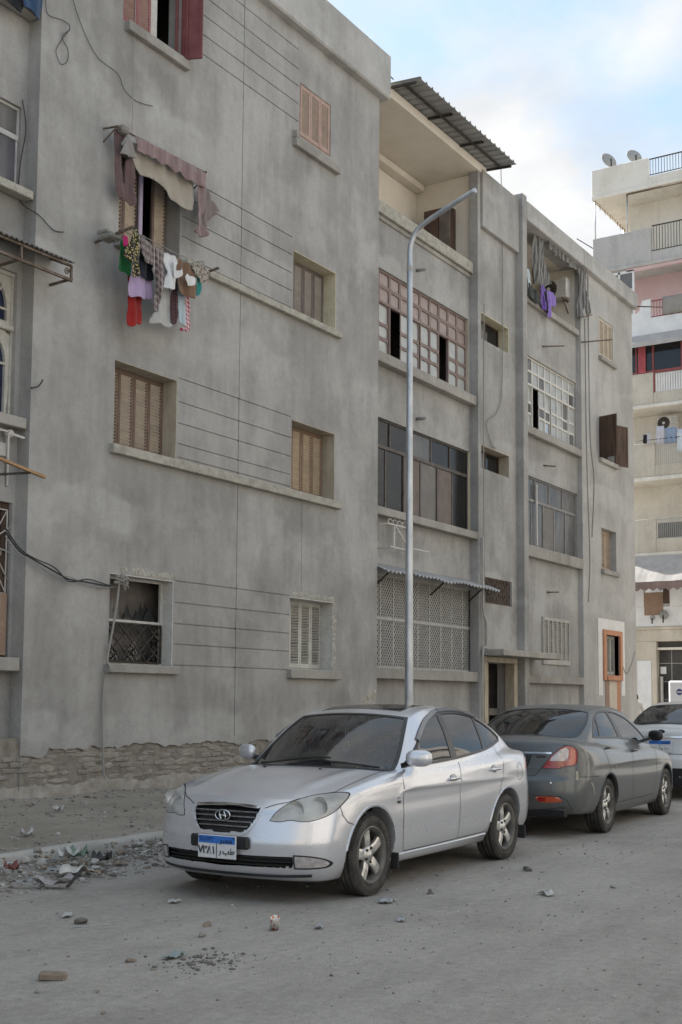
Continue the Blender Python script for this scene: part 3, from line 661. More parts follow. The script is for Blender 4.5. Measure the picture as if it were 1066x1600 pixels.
grid_window(bw2[0], bw2[1], bw2[2], bw2[3], YB + .06, 10, [1, 1, 1.35, .9, 1.25], pinkm, lambda j: M['glass_pink'] if j < 2 else M['glass_frost'], (2, 7), .035, .06, 'faded pink wooden window with rounded panes, two leaves slid open')
whitew = grime('white_wood', (.55, .53, .49), (.66, .64, .60), 5, .7, .2, chips=((.33, .29, .24), .25))
grid_window(dw2[0], dw2[1], dw2[2], dw2[3], YD + .06, 9, [1, 1, 1.3, .8, 1.2], whitew, lambda j: M['glass_frost'] if random.random() > .35 else M['glass_dusty'], (2,), .03, .035, 'white wooden window of many small panes, one leaf slid open')
def sash_window(x0, x1, z0, z1, zs, Y, ncol, fm, mats, lab, ntop=None):
    mb = MB(); t = .035; ntop = ntop or ncol
    mb.box(x0, x1, Y, Y + .06, z1 - t, z1 - .001); mb.box(x0, x1, Y, Y + .06, z0 + .001, z0 + t); mb.box(x0, x1, Y, Y + .06, zs - t, zs + t)
    for i in range(ntop + 1): q = x0 + (x1 - x0)*i/ntop; mb.box(max(q - .018, x0), min(q + .018, x1), Y, Y + .05, zs + t, z1 - t)
    for i in range(ncol + 1): q = x0 + (x1 - x0)*i/ncol; mb.box(max(q - .025, x0), min(q + .025, x1), Y + (.015 if i % 2 else 0), Y + .05, z0 + t, zs - t)
    win = mb.build('window', fm, BLD, loc=(x0 - 22, Y - 12, z0)); win['label'] = lab
    for i in range(ntop): a = x0 + (x1 - x0)*i/ntop; MB().box(a + .018, a + (x1 - x0)/ntop - .018, Y + .025, Y + .03, zs + t, z1 - t).build('pane', mats[0][i % len(mats[0])], win)
    for i in range(ncol): a = x0 + (x1 - x0)*i/ncol; MB().box(a + .025, a + (x1 - x0)/ncol - .025, Y + .028, Y + .033, z0 + t, zs - t).build('pane', mats[1][i % len(mats[1])], win)
    return win
M['film'] = grime('dark_film_glass', (.012, .012, .013), (.026, .025, .025), 2, .18, .02, spec=.2)
alu = grime('brown_aluminium', (.07, .06, .055), (.12, .10, .09), 5, .5, .1)
brownp = grime('brown_board', (.13, .10, .085), (.17, .135, .115), 4, .5, .1); greyp = grime('grey_board', (.15, .14, .13), (.19, .175, .165), 4, .5, .1)
sash_window(bw1[0], bw1[1], bw1[2], bw1[3], 6.60, YB + .05, 6, alu, ([M['film'], M['film'], M['glass_dusty'], M['film']], [M['film'], M['film'], brownp, greyp, brownp, M['film']]), 'dark glass window with brown panels', 5)
dst = grime('dusty_aluminium', (.20, .19, .185), (.28, .27, .26), 5, .7, .1)
sash_window(dw1[0], dw1[1], dw1[2], dw1[3], 6.52, YD + .05, 5, dst, ([M['glass_dusty']], [M['glass_dusty'], M['glass_dusty'], greyp, M['glass_dusty'], M['glass_dusty']]), 'dust covered window', 4)
MB().box(28.00, 28.05, 12.12, 12.16, 5.40, 6.95).build('white_bar', M['white_metal'], BLD)
# lattice screen of the ground floor bay
def lattice(x0, x1, z0, z1, Y, n, sl, mt, lab):
    zs = z0 + (z1 - z0)*.53; mb = MB(); t = .022
    mb.box(x0, x1, Y - .01, Y + .04, zs - .03, zs + .03); mb.box(x0, x1, Y - .01, Y + .04, z1 - .03, z1 - .001); mb.box(x0, x1, Y - .01, Y + .04, z0 + .001, z0 + .035)
    for i in range(n + 1): q = x0 + (x1 - x0)*i/n; mb.box(max(x0, q - t), min(x1, q + t), Y, Y + .035, z0 + .035, zs - .03); mb.box(max(x0, q - t*.7), min(x1, q + t*.7), Y, Y + .035, zs + .03, z1 - .03)
    win = mb.build('lattice_screen', mt, BLD, loc=(x0 - 22, Y - 12, z0)); win['label'] = lab
    lat = MB()
    for i in range(n):
        a, b = x0 + (x1 - x0)*i/n + t, x0 + (x1 - x0)*(i+1)/n - t
        for (c, d) in ((z0 + .035, zs - .03), (zs + .03, z1 - .03)):
            for sg in (1, -1):
                W, H = b - a, d - c; s = sl; k = -H*sl
                step = .088
                u = -H/1.25
                while u < W:
                    p0, p1 = (u, 0.0), (u + H/1.25, H)      # bar of slope 1.25 clipped to the panel
                    xa, xb = max(p0[0], 0), min(p1[0], W)
                    if xb - xa > .01:
                        za, zb = (xa - u)*1.25, (xb - u)*1.25
                        if sg < 0: xa, xb = W - xa, W - xb
                        yy = Y + (.012 if sg > 0 else .022)
                        lat.bar((a + xa, yy, c + za), (a + xb, yy, c + zb), .022, .006, upv=(0, 1, 0))
                    u += step
    tag(lat.build('lattice', mt, win), kind='stuff'); return win
lattice(bw0[0], bw0[1], bw0[2], bw0[3], YB + .04, 9, 1, M['grey_metal'], 'pale metal lattice screen')
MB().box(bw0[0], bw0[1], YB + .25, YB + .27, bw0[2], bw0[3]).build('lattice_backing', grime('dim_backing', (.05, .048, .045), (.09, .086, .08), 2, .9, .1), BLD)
# louvred block in the far bay
mb = MB(); vm = grime('cement_louvre', (.36, .35, .32), (.45, .43, .40), 5, .9, .2)
for i in range(7): q = 28.30 + (1.70)*i/6; mb.box(q - .03, q + .03, 12.08, 12.15, 2.58, 3.56)
mb.box(28.27, 30.03, 12.08, 12.15, 3.56, 3.64); mb.box(28.27, 30.03, 12.08, 12.15, 2.46, 2.58)
lv = mb.build('vent_block', vm, BLD); mb = MB()
for i in range(6):
    a = 28.33 + 1.70*i/6
    for k in range(19):
        M_ = Matrix.Translation((a + .112, 12.115, 2.61 + k*.0505)) @ Matrix.Rotation(RAD(-40), 4, 'X'); mb.obox(M_, .224, .008, .044)
tag(mb.build('louvres', vm, lv), kind='stuff')
# window with the broken panes and scroll grille
x0, x1, z0, z1 = winL[0]; y = Y0 + .20
mb = MB(); mb.box(x0, x1 - .013, y, y + .04, z1 - .05, z1 - .013); mb.box(x0, x1 - .013, y, y + .04, z0 + .001, z0 + .03); mb.box(x0 + .001, x0 + .04, y, y + .04, z0 + .03, z1 - .05); mb.box(x1 - .055, x1 - .014, y, y + .04, z0 + .03, z1 - .05); mb.box(x0 + .04, x1 - .055, y + .002, y + .03, 2.645, 2.68)
wg = mb.build('window', M['white_metal'], BLD, loc=(x0 - 22, .2, z0)); wg['label'] = 'white framed window with broken panes behind a scroll grille'
mb = MB(); scroll_grille(mb, x0 + .05, x1 - .07, z0 + .05, 2.63, y - .03, 4, 2, .011); mb.build('scroll_grille', M['dark_iron'], wg)
mb = MB()
for i in range(22):   # shards still in the frame
    bx_ = random.uniform(x0 + .1, x1 - .15); bz = random.choice((2.10, 2.68, 2.68)); w_ = random.uniform(.04, .13); h_ = random.uniform(.08, .36)
    mb.prism([(bx_ - w_, bz), (bx_ + w_, bz), (bx_ + random.uniform(-.5, .5)*w_, bz + h_)], y + .045 + i*.0012, y + .0455 + i*.0012)
tag(mb.build('glass_shards', M['glass'], wg), kind='stuff')
MB().box(x0 + .02, x1 + .75, y + .34, y + .36, z0 - .1, z1 + .1).build('inner_board', grime('stained_board', (.14, .125, .115), (.22, .20, .185), 3, .9, .1), wg)
# --- left bay: aluminium window, arched window, barred window
dstw = grime('limed_frame', (.40, .40, .385), (.54, .53, .51), 6, .8, .2)
sash_window(6.6, 11.0, 8.32, 9.50, 9.08, YB + .05, 5, dstw, ([M['glass_dusty']], [glassy('streaked_glass', (.05, .05, .06), .1, .08, .5, (.24, .23, .25))]), 'streaked window under a limewashed frame')
def arch_window(x0, x1, z0, z1, Y, n):
    mt = grime('old_cream_wood', (.46, .44, .39), (.58, .56, .50), 5, .8, .3, chips=((.22, .19, .15), .2)); mb = MB(); wdt = (x1 - x0)/n; panes = []
    zs = z0 + (z1 - z0)*.62
    for i in range(n):
        a, b = x0 + i*wdt, x0 + (i+1)*wdt
        for (c, d) in ((z0 + .03, zs - .04), (zs + .04, z1 - .05)):
            m_ = .09; r = (wdt - 2*m_)/2; h = d - c - .06; cxx = (a + b)/2; spring = c + .05 + max(0, h - r*1.25)
            arc = [(cxx + r*math.cos(t), spring + min(r*1.25, h)*math.sin(t)) for t in np.linspace(0, math.pi, 13)]
            ins = [(a + m_, c + .05)] + [(b - m_, c + .05)] + arc
            # solid panel with the arch cut: build ring to the cell rectangle
            cz = (c + d)/2; outr = []
            for (px, pz) in ins:
                dx, dz = px - cxx, pz - cz; s = min((wdt/2)/abs(dx) if abs(dx) > 1e-6 else 1e9, ((d - c)/2 + .001)/abs(dz) if abs(dz) > 1e-6 else 1e9); outr.append((cxx + dx*s, cz + dz*s))
            k = len(ins)
            mb.add([(p, Y, q) for p, q in ins] + [(p, Y, q) for p, q in outr] + [(p, Y + .05, q) for p, q in ins], [(j, (j+1) % k, k + (j+1) % k, k + j) for j in range(k)] + [(j, 2*k + j, 2*k + (j+1) % k, (j+1) % k) for j in range(k)])
            mb.bar((cxx - .0, Y + .02, c + .05), (cxx, Y + .02, d - .08), .03); mb.bar((a + m_, Y + .02, spring), (b - m_, Y + .02, spring), .03)
            mb.bar((cxx, Y + .02, spring), (cxx + r*.75, Y + .02, spring + r*.8), .028); mb.bar((cxx, Y + .02, spring), (cxx - r*.75, Y + .02, spring + r*.8), .028)
            panes.append([(p, q) for p, q in ins])
    for q in [x0 + i*wdt for i in range(n + 1)]: mb.box(q - .03, q + .03, Y - .02, Y + .03, z0, z1 - .05)
    mb.box(x0, x1, Y - .04, Y + .05, z1 - .05, z1 - .001); mb.bbox(x0, x1, Y - .06, Y - .002, zs - .04, zs + .04, .012); mb.box(x0, x1, Y - .02, Y + .05, z0 + .001, z0 + .03)
    win = mb.build('arched_window', mt, BLD, loc=(x0 - 22, Y - 12, z0), fix=False); win['label'] = 'cream wooden window with arched blue panes'
    for p in panes: MB().add([(a, Y + .045, b) for a, b in p], [tuple(range(len(p)))]).build('pane', M['glass_blue'], win)
arch_window(6.6, 11.02, 5.22, 7.20, YB + .09, 5)
x0, x1, z0, z1 = 6.6, 11.05, 2.06, 4.10; y = YB + .06
mb = MB(); mb.bbox(x1 - .12, x1, y, y + .1, z0, z1, .01); mb.bbox(x0, x1 - .12, y, y + .1, z1 - .10, z1 - .001, .01); mb.box(x0, x1 - .12, y, y + .1, z0 + .001, z0 + .05)
wl = mb.build('window', M['wood_dark'], BLD, loc=(x0 - 22, y - 12, z0)); wl['label'] = 'barred window half covered by a brown board'
mb = MB(); cx, cz = 10.62, 3.42
for k in range(10):
    t = 2*math.pi*k/10; mb.tube([(cx, y - .03, cz), (cx + .25*math.cos(t + .25), y - .035, cz + .25*math.sin(t + .25)), (cx + .52*math.cos(t), y - .03, cz + .6*math.sin(t))], .010, 5)
mb.lathe([(0, -.02), (.06, -.015), (.06, .015), (0, .02)], (cx, y - .03, cz), 'y', 10)
for k in range(5): mb.bar((8.2 + k*.5, y - .03, 2.9), (8.2 + k*.5, y - .03, 4.0), .014)
scroll_grille(mb, 9.0, 11.0, 2.9, 4.0, y - .02, 3, 1, .007); mb.build('iron_grille', M['white_metal'], wl)
MB().box(x0, x1 - .12, y + .06, y + .07, 2.9, 4.0).build('pane', M['glass_dusty'], wl)
MB().box(x0, x1 - .04, y - .055, y - .045, z0 + .03, 2.90).build('board', grime('stained_brown_board', (.27, .18, .13), (.36, .26, .20), 2.5, .8, .2, chips=((.42, .36, .28), .2)), wl)
# ---------------------------------------------------------------- the cream block across the side street
FB = root('apartment_building', (47, 12, 0), 'cream apartment block with stacked balconies across the side street', 'building')
def fbox(name, mt, *a, b=.015, par=None): return MB().bbox(*a, b).build(name, mt, par or FB)
M['cream2'] = plaster('far_cream_render', (.64, .60, .52), (.75, .71, .63), (.78, .75, .69), bands=False, bias=.05)
M['beige2'] = plaster('far_beige_render', (.52, .47, .39), (.63, .575, .485), (.68, .63, .55), bands=False)
M['greyren'] = plaster('far_grey_render', (.40, .39, .37), (.50, .485, .46), (.55, .535, .51), bands=False)
M['white2'] = grime('far_white_paint', (.62, .62, .62), (.74, .74, .73), 1.5, .85, .1)
M['pink2'] = grime('far_pink_paint', (.56, .41, .41), (.62, .46, .46), 1.2, .9, .1)
M['canvas'] = grime('grey_canvas', (.36, .34, .33), (.44, .42, .40), 2.5, .95, .1)
M['maroon'] = grime('maroon_paint', (.22, .06, .06), (.28, .085, .085), 4, .7, .1)
XF, XB = 46.0, 47.4
# main volume behind the balconies, floor by floor
for (name, mt, y1, z0, z1) in (('wall', 'beige2', 17.4, -.1, 4.4), ('wall', 'white2', 17.4, 4.402, 7.25), ('wall', 'cream2', 17.4, 7.252, 13.0), ('wall', 'beige2', 17.0, 13.002, 15.9), ('wall', 'pink2', 17.0, 15.902, 18.8), ('wall', 'cream2', 16.3, 18.802, 22.0)):
    MB().box(XB, 60, 5.0, y1, z0, z1).build(name, M[mt], FB)
# slabs and balcony fronts
for (z0, z1, y1, mt) in ((4.30, 4.42, 17.4, 'beige2'), (7.18, 7.30, 17.0, 'cream2'), (10.12, 10.28, 17.0, 'cream2'), (13.02, 13.16, 17.0, 'cream2'), (15.90, 16.04, 16.9, 'white2'), (18.78, 18.92, 17.38, 'greyren')):
    fbox('slab', M[mt], XF - .04, XB + .02, 5.0, y1, z0, z1)
fbox('roof_slab', M['cream2'], XF - .05, 56, 5.0, 17.40, 21.90, 22.06)
def parapet(z0, z1, mt, ya, yb, rib=False, thick=.12):
    mb = MB(); mb.bbox(XF, XF + thick, ya, yb, z0, z1, .012)
    if rib:
        k = ya + .03
        while k < yb - .05: mb.box(XF - .012, XF - .001, k, k + .05, z0 + .02, z1 - .02); k += .10
    return mb.build('balcony_parapet', M[mt], FB)
def side(z0, z1, mt, y, x1=None): fbox('balcony_side', M[mt], XF + .122, x1 or XB, y - .12, y, z0, z1, b=.01)
def rail(ya, yb, z0, z1, mt='dark_iron', step=.115, x=XF + .05, r=.018):
    mb = MB(); mb.bar((x, ya, z1), (x, yb, z1), r*2.2); mb.bar((x, ya, z0), (x, yb, z0), r*1.6)
    k = ya
    while k <= yb: mb.bar((x, k, z0), (x, k, z1), r); k += step
    return mb.build('balcony_railing', M[mt], FB)
# roof parapet
fbox('roof_parapet', M['cream2'], XF, XF + .2, 15.05, 17.40, 22.062, 23.17); fbox('roof_parapet', M['cream2'], XF, XF + .2, 5.0, 15.045, 22.062, 22.38); fbox('roof_parapet', M['cream2'], XF + .202, 56, 17.2, 17.40, 22.062, 23.15)
rail(6, 15.0, 22.45, 23.10)
# fifth floor: grey corner balcony open to the side
parapet(18.92, 20.28, 'greyren', 14.95, 17.38); fbox('balcony_side', M['greyren'], XF + .122, 54, 17.26, 17.38, 18.922, 20.22); parapet(18.92, 19.30, 'greyren', 5.0, 14.945)
fbox('slab', M['greyren'], XB + .025, 54, 16.3, 17.38, 18.78, 18.92)
rail(9.0, 14.94, 19.34, 20.35)
mb = MB()
for (x, y) in ((46.1, 17.30), (46.1, 15.95), (49.5, 17.3)): mb.tube([(x, y, 20.2), (x, y, 21.9)], .03, 8)
mb.build('balcony_post', M['steel'], FB)
MB().tube([(46.06, 15.95, 21.86), (46.06, 5.2, 21.86)], .035, 8).build('curtain_rail', M['rust'], FB)
mb = MB()
for k in range(16): # torn fringe along the soffit edge
    x = 46.3 + k*.30; l = random.uniform(.06, .26); mb.prism([(x - .09, 21.9), (x + .09, 21.9), (x + random.uniform(-.06, .06), 21.9 - l)], 17.28, 17.285)
tag(mb.build('torn_fringe', grime('torn_cloth', (.30, .22, .18), (.50, .45, .40), 4, .95, 0), FB), kind='stuff')
fbox('doorway', M['wood_dark'], XB - .03, XB - .002, 12.6, 13.9, 18.93, 21.0); fbox('tarp', grime('beige_tarp', (.42, .34, .27), (.52, .43, .35), 2, .9, .2), 50.5, 53.6, 17.0, 17.24, 20.23, 20.75)
# fourth floor: pink wall, white curved balcony
mb = MB(); pts = [(5.0, 16.04), (16.2, 16.04), (16.2, 17.35), (15.75, 17.35), (15.50, 17.33), (15.34, 17.22), (15.25, 16.9), (15.1, 16.66), (14.98, 16.60), (5.0, 16.60)]
pts = [(5.0, 16.04), (16.9, 16.04), (16.9, 16.9), (15.85, 16.9), (15.62, 16.86), (15.48, 16.95), (15.36, 17.36), (15.02, 17.38), (15.02, 16.62), (5.0, 16.62)]
n = len(pts); mb.add([(XF, a, b) for a, b in pts] + [(XF + .12, a, b) for a, b in pts], [tuple(range(n)), tuple(range(2*n-1, n-1, -1))] + [(i, n+i, n+(i+1) % n, (i+1) % n) for i in range(n)]); mb.build('balcony_parapet', M['white2'], FB)
rail(8, 15.0, 16.66, 17.30, 'maroon'); fbox('beam', M['pink2'], XF + .02, XF + .16, 5.0, 16.0, 18.64, 18.78)
fbox('drop_line', M['dark_iron'], XF - .012, XF - .001, 12.0, 15.5, 15.98, 16.02, b=.003)
mb = MB()
for y in (15.72, 16.30, 16.86): mb.box(XF + .02, XF + .08, y - .04, y + .04, 16.9, 18.7)
for z in (17.9, 18.66): mb.box(XF + .02, XF + .08, 15.76, 16.82, z - .05, z + .05)
ef = mb.build('balcony_window', M['white2'], FB); MB().box(XF + .04, XF + .05, 15.76, 16.82, 16.95, 18.6).build('pane', M['glass_dusty'], ef)
fbox('doorway', M['wood_dark'], XB - .03, XB - .002, 12.6, 13.65, 16.05, 18.2)
# third floor: canvas blind over maroon windows
mb = MB(); mb.add([(46.0, 17.0, 16.0), (46.0, 5, 16.0), (45.55, 5, 15.55), (45.55, 17.0, 15.55), (45.55, 5, 15.38), (45.55, 17.0, 15.38)], [(0, 1, 2, 3), (3, 2, 4, 5)]); mb.build('canvas_blind', M['canvas'], FB, fix=False)
parapet(13.16, 14.42, 'beige2', 14.96, 17.0); parapet(13.16, 13.62, 'beige2', 5.0, 14.955, True)
mb = MB()
for q in range(38): mb.box(XF + .03, XF + .05, 11.2 + q*.1, 11.27 + q*.1, 13.62, 14.36)
mb.build('white_slat_panel', M['white2'], FB); fbox('panel_frame', M['maroon'], XF - .01, XF + .06, 14.90, 14.955, 13.6, 14.4)
mb = MB()
for (ya, yb, za, zb) in ((5.0, 17.0, 14.40, 14.50), (14.93, 15.0, 14.5, 15.5), (13.80, 13.86, 14.5, 15.5), (12.4, 12.46, 14.5, 15.5), (15.62, 15.68, 14.5, 15.5)): mb.box(XF + .03, XF + .10, ya, yb, za, zb)
rw = mb.build('balcony_window', M['maroon'], FB); MB().box(XF + .06, XF + .07, 5.0, 17.0, 14.5, 15.6).build('pane', M['glass'], rw)
MB().box(XF - .02, XF + .02, 15.25, 15.55, 14.44, 15.5).build('red_curtain', grime('red_cloth', (.30, .06, .07), (.40, .10, .11), 4, .9, 0), rw)
# second and first floors
for (z0, z1, zr) in ((10.28, 11.62, 10.76), (7.30, 8.62, 7.85)):
    parapet(z0, z1, 'beige2', 14.94, 17.0, True); parapet(z0, zr - .04, 'beige2', 5.0, 14.935, True)
    rail(10, 14.92, zr, z1 - .03, 'grey_metal', .075, XF + .05, .014)
fbox('doorway', M['wood_dark'], XB - .03, XB - .002, 12.0, 13.2, 7.32, 9.6); fbox('rail_panel', M['dark_room'], XF + .09, XF + .12, 12.2, 14.9, 7.86, 8.45)
for z in (9.0, 11.8): side(z - 1.6 if z < 10 else 10.3, z - .45 if z < 10 else 11.6, 'beige2', 17.0)
# ground floor: striped awning, shutter, shop door
mb = MB(); xs = np.linspace(9.0, 16.6, 40); vs = []; n = len(xs)
for y in xs: vs += [(46.0, y, 7.22), (44.9, y, 6.06 + .02*math.sin(y*7))]
mb.add(vs, [(2*i, 2*i+2, 2*i+3, 2*i+1) for i in range(n-1)]); mb.build('shop_awning', M['canvas'], FB, fix=False)
mb = MB()
for i in range(24):
    y = 9.0 + i*.31; mb.add([(44.89, y, 6.06), (44.89, y + .31, 6.06), (44.89, y + .31, 5.80), (44.89, y + .155, 5.70), (44.89, y, 5.80)], [(0, 1, 2, 3, 4)])
mb.build('scalloped_valance', grime('brown_cloth', (.17, .125, .115), (.23, .17, .155), 4, .95, 0), FB)
for y in (9.1, 16.5): MB().bar((45.99, y, 6.2), (44.95, y, 6.04), .03).build('awning_arm', M['dark_iron'], FB)
fbox('low_wall', M['white2'], XF, XB, 5.0, 17.0, 4.42, 5.2); fbox('wall_panel', M['white2'], XF, XF + .2, 15.46, 17.0, 5.202, 7.17); fbox('wall_panel', M['white2'], XF, XF + .2, 5.0, 14.45, 5.202, 7.17)
fbox('roller_blind', grime('brown_blind', (.24, .16, .11), (.30, .21, .15), 3, .8, .1), XF - .02, XF + .03, 14.70, 15.45, 4.86, 5.75)
fbox('roller_blind', M['wood_dark'], XF + .04, XF + .07, 14.45, 14.72, 5.3, 5.9)
fbox('shop_lintel', M['beige2'], XF, XB, 5.0, 17.0, 3.85, 4.30); fbox('shop_pier', M['beige2'], XF, XB, 15.0, 17.0, 0, 3.848)
fbox('shutter_box', grime('ribbed_shutter', (.06, .055, .05), (.10, .09, .08), 5, .7, .1, stretch=(1, 6, 1)), XF + .25, XF + .5, 9, 15.0, 3.62, 3.85); fbox('shutter_rail', M['cream2'], XF + .1, XF + .25, 9, 15.02, 3.52, 3.62)
fbox('shop_front', grime('shop_dark', (.03, .03, .028), (.075, .07, .065), 1.5, .4, .05, chips=((.30, .30, .29), .16)), XF + .35, XF + .4, 9, 15.0, 0, 3.52)
mb = MB()
for k in range(10): mb.box(XF + .33, XF + .345, 10.0 + k*.5, 10.02 + k*.5, 0, 3.5)
for z in (.9, 1.6, 2.3, 3.0): mb.box(XF + .33, XF + .345, 9, 15.0, z, z + .02)
mb.build('shop_grille', M['grey_metal'], FB); fbox('white_door', M['white2'], XF - .04, XF - .002, 15.2, 15.75, 0, 3.12); fbox('notice', M['white2'], XF + .30, XF + .325, 14.72, 14.95, 2.60, 2.88); fbox('post', M['grey_metal'], XF + .1, XF + .2, 14.80, 14.90, 0, 2.5)
# ---- things on that block
def ac_unit(loc, rz, label, w=.80, h=.56, d=.30):
    t = root('air_conditioner', loc, label, 'air conditioner', 'outdoor air conditioning units'); t.rotation_euler = (0, 0, rz)
    WORG[t.name] = np.zeros(3)
    b = MB(); b.bbox(-w/2, w/2, -d/2, d/2, .0, h, .03); b.build('casing', M['white_metal'], t)
    f = MB(); f.lathe([(h*.44, -.004), (h*.44, -.012), (h*.36, -.018), (h*.08, -.012), (0, -.012)], (-w*.17, -d/2, h/2), 'y', 24); f.build('fan_guard', M['dark_iron'], t)
    c = MB(); c.lathe([(h*.10, -.02), (0, -.022)], (-w*.17, -d/2, h/2), 'y', 12); c.build('fan_hub', M['white_metal'], t)
    g = MB()
    for k in range(7): g.box(w*.24, w*.47, -d/2 - .006, -d/2 - .001, .08 + k*.06, .10 + k*.06)
    g.build('vent_slots', M['grey_metal'], t)
    s = MB()
    for q in (-w*.35, w*.35): s.bar((q, -d/2 - .05, -.02), (q, d/2 + .1, -.02), .03); s.bar((q, d/2 + .1, -.35), (q, -d/2 - .05, -.02), .025); s.build('bracket', M['rust'], t); s = MB()
    return t
ac_unit((47.05, 14.72, 12.28), RAD(-90), 'white air conditioner with a round fan above the laundry on a beige balcony')
def dish(name, loc, r, label, rz=0, tilt=35, group=None):
    t = root(name, loc, label, 'satellite dish', group); WORG[t.name] = np.zeros(3); t.rotation_euler = (0, 0, rz)
    b = MB(); b.lathe([(r*k/8, .28*r*(k/8)**2) for k in range(9)] + [(r*k/8, .28*r*(k/8)**2 - .02) for k in range(8, -1, -1)], (0, 0, 0), 'y', 24)
    R_ = Matrix.Translation((0, 0, r*.95 + .15)) @ Matrix.Rotation(RAD(tilt), 4, 'X') @ Matrix.Rotation(RAD(180), 4, 'Z'); b.v = [tuple(R_ @ Vector(v)) for v in b.v]
    b.build('reflector', grime('dish_white', (.26, .26, .25), (.34, .33, .32), 3, .6, .05), t)
    p = MB(); p.tube([(0, .05, 0), (0, .05, r*.95 + .12)], .03, 8); a = R_ @ Vector((0, r*.75, 0)); q = R_ @ Vector((0, .05, -r)); p.tube([q, a], .012, 6); p.lathe([(0, -.05), (.04, -.05), (.04, .05), (0, .05)], a, 'z', 8)
    p.build('mount', M['dark_iron'], t); return t
dish('satellite_dish', (46.35, 16.72, 23.17), .36, 'left of two pale dishes on the cream roof parapet', RAD(148), 20, 'dishes on the far roof'); dish('satellite_dish', (46.5, 15.72, 23.17), .34, 'right of two pale dishes on the cream roof parapet, next to the roof railing', RAD(140), 20, 'dishes on the far roof')
dish('satellite_dish', (45.85, 14.65, 4.55), .17, 'small grey dish on the white wall below the brown shutter', RAD(90), 10); dish('satellite_dish', (45.85, 15.08, 4.52), .10, 'tiny dish beside the small grey dish on the white wall', RAD(90), 10)
wt = root('water_tank', (47.6, 13.1, 22.06), 'rounded cream water tank behind the roof railing', 'water tank'); b = MB(); b.lathe([(0, 0), (.75, 0), (.75, 1.25), (.68, 1.5), (.4, 1.72), (.15, 1.78), (0, 1.78)], (47.6, 13.1, 22.06), 'z', 28); b.build('body', M['cream2'], wt); c = MB(); c.lathe([(0, 1.78), (.2, 1.78), (.2, 1.86), (0, 1.88)], (47.6, 13.1, 22.06), 'z', 16); c.build('lid', M['dark_iron'], wt)
def cloth(name, x, y0, y1, z1, h, c, label, group='laundry on the far balcony', sag=.0):
    mb = MB(); n = 9; m_ = 5; vs = []
    for i in range(n):
        for j in range(m_): y = y0 + (y1 - y0)*i/(n-1); vs.append((x + .03*math.sin(i*1.9 + j*.3)*(.4 + j*.2), y, z1 - h*j/(m_-1)*(1 + .03*math.sin(i*2.3))))
    mb.add(vs, [(i*m_+j, (i+1)*m_+j, (i+1)*m_+j+1, i*m_+j+1) for i in range(n-1) for j in range(m_-1)], 0, True); o = mb.build(name, grime('far_cloth', tuple(v*.85 for v in c), c, 4, .95, 0), None, fix=False)
    md = o.modifiers.new('thickness', 'SOLIDIFY'); md.thickness = .012
    return tag(o, label, 'laundry', group)
for (nm, a, b, z, h, c, lb) in (('towel', 14.53, 14.85, 12.22, .72, (.58, .56, .60), 'pale lilac towel hanging below the far air conditioner'), ('towel', 14.05, 14.50, 12.12, .62, (.27, .33, .44), 'grey blue cloth hanging right of the lilac towel'), ('shirt', 13.55, 14.02, 12.02, .90, (.62, .66, .70), 'white shirt at the right edge of the far laundry line'), ('sock', 15.22, 15.36, 11.95, .34, (.03, .03, .04), 'black garment hanging alone at the left of the far line'), ('shirt', 15.08, 15.20, 12.0, .45, (.62, .62, .64), 'narrow white garment beside the black one')):
    cloth(nm, XF - .10, a, b, z, h, c, lb)
tag(MB().tube([(XF - .10, 5.2, 11.98), (XF - .10, 10, 11.72), (XF - .10, 15.7, 11.72)], .012, 6).build('clothes_line', M['dark_iron']), 'dark wire of the far laundry line along a beige balcony', 'clothes line')
cloth('mat', XF - .05, 13.65, 14.52, 17.36, .72, (.30, .28, .25), 'grey brown mat draped over the maroon railing of the white balcony', None)
tag(MB().tube([(46.1, 17.36, 19.9), (45.2, 17.75, 20.12)], .018, 6).build('pole', M['dark_iron']), 'thin rod poking out from the grey corner balcony', 'rod')

# ---------------------------------------------------------------- blocks on the other side of the street, behind the photographer: they mirror in panes and paint
def opposite(x0, x1, yf, h, c, label, nx, seed):
    rr = random.Random(seed); t = root('apartment_building', ((x0 + x1)/2, yf, 0), label, 'building')
    ops = []; n = int(h//3)
    for f in range(n):
        for k in range(nx):
            a = x0 + (x1 - x0)*(k + .32)/nx; ops.append((a, a + (x1 - x0)*.36/nx, f*3 + 1.0, f*3 + 2.4, -.2))
    mt = plaster('opposite_render', tuple(v*.85 for v in c), c, tuple(min(.75, v*1.12) for v in c), bands=False)
    mb = MB(); wall(mb, x0, x1, 0, h, yf, ops); mb.build('wall', mt, t, fix=False)
    MB().box(x0, x1, yf - 12, yf - .25, 0, h - .02).build('core', M['dark_room'], t)
    for f in range(1, n):
        k = rr.randrange(nx - 1) if nx > 2 else 0; a = x0 + (x1 - x0)*k/nx
        m2 = MB(); m2.bbox(a + .2, a + (x1 - x0)*1.6/nx, yf + .01, yf + 1.2, f*3 + .0, f*3 + .14, .01); m2.bbox(a + .2, a + (x1 - x0)*1.6/nx, yf + 1.1, yf + 1.198, f*3 + .142, f*3 + 1.0, .01); m2.build('balcony', mt, t)
    MB().bbox(x0 - .1, x1 + .1, yf - .5, yf + .25, h - .1, h + .5, .03).build('cornice', mt, t)
opposite(-34, -12, -11.5, 12, (.60, .55, .47), 'tan block across the street, left of the photographer', 5, 1)
opposite(-9.5, 9.0, -11.5, 11.5, (.64, .615, .575), 'cream block across the street behind the photographer', 5, 2)
opposite(13.0, 28.0, -12.0, 21.2, (.60, .57, .52), 'warm ochre block across the street, facing the stair entrance', 4, 3)
opposite(30.0, 62.0, -11.5, 27.2, (.64, .61, .56), 'tall cream block across the street near the side street', 7, 4)
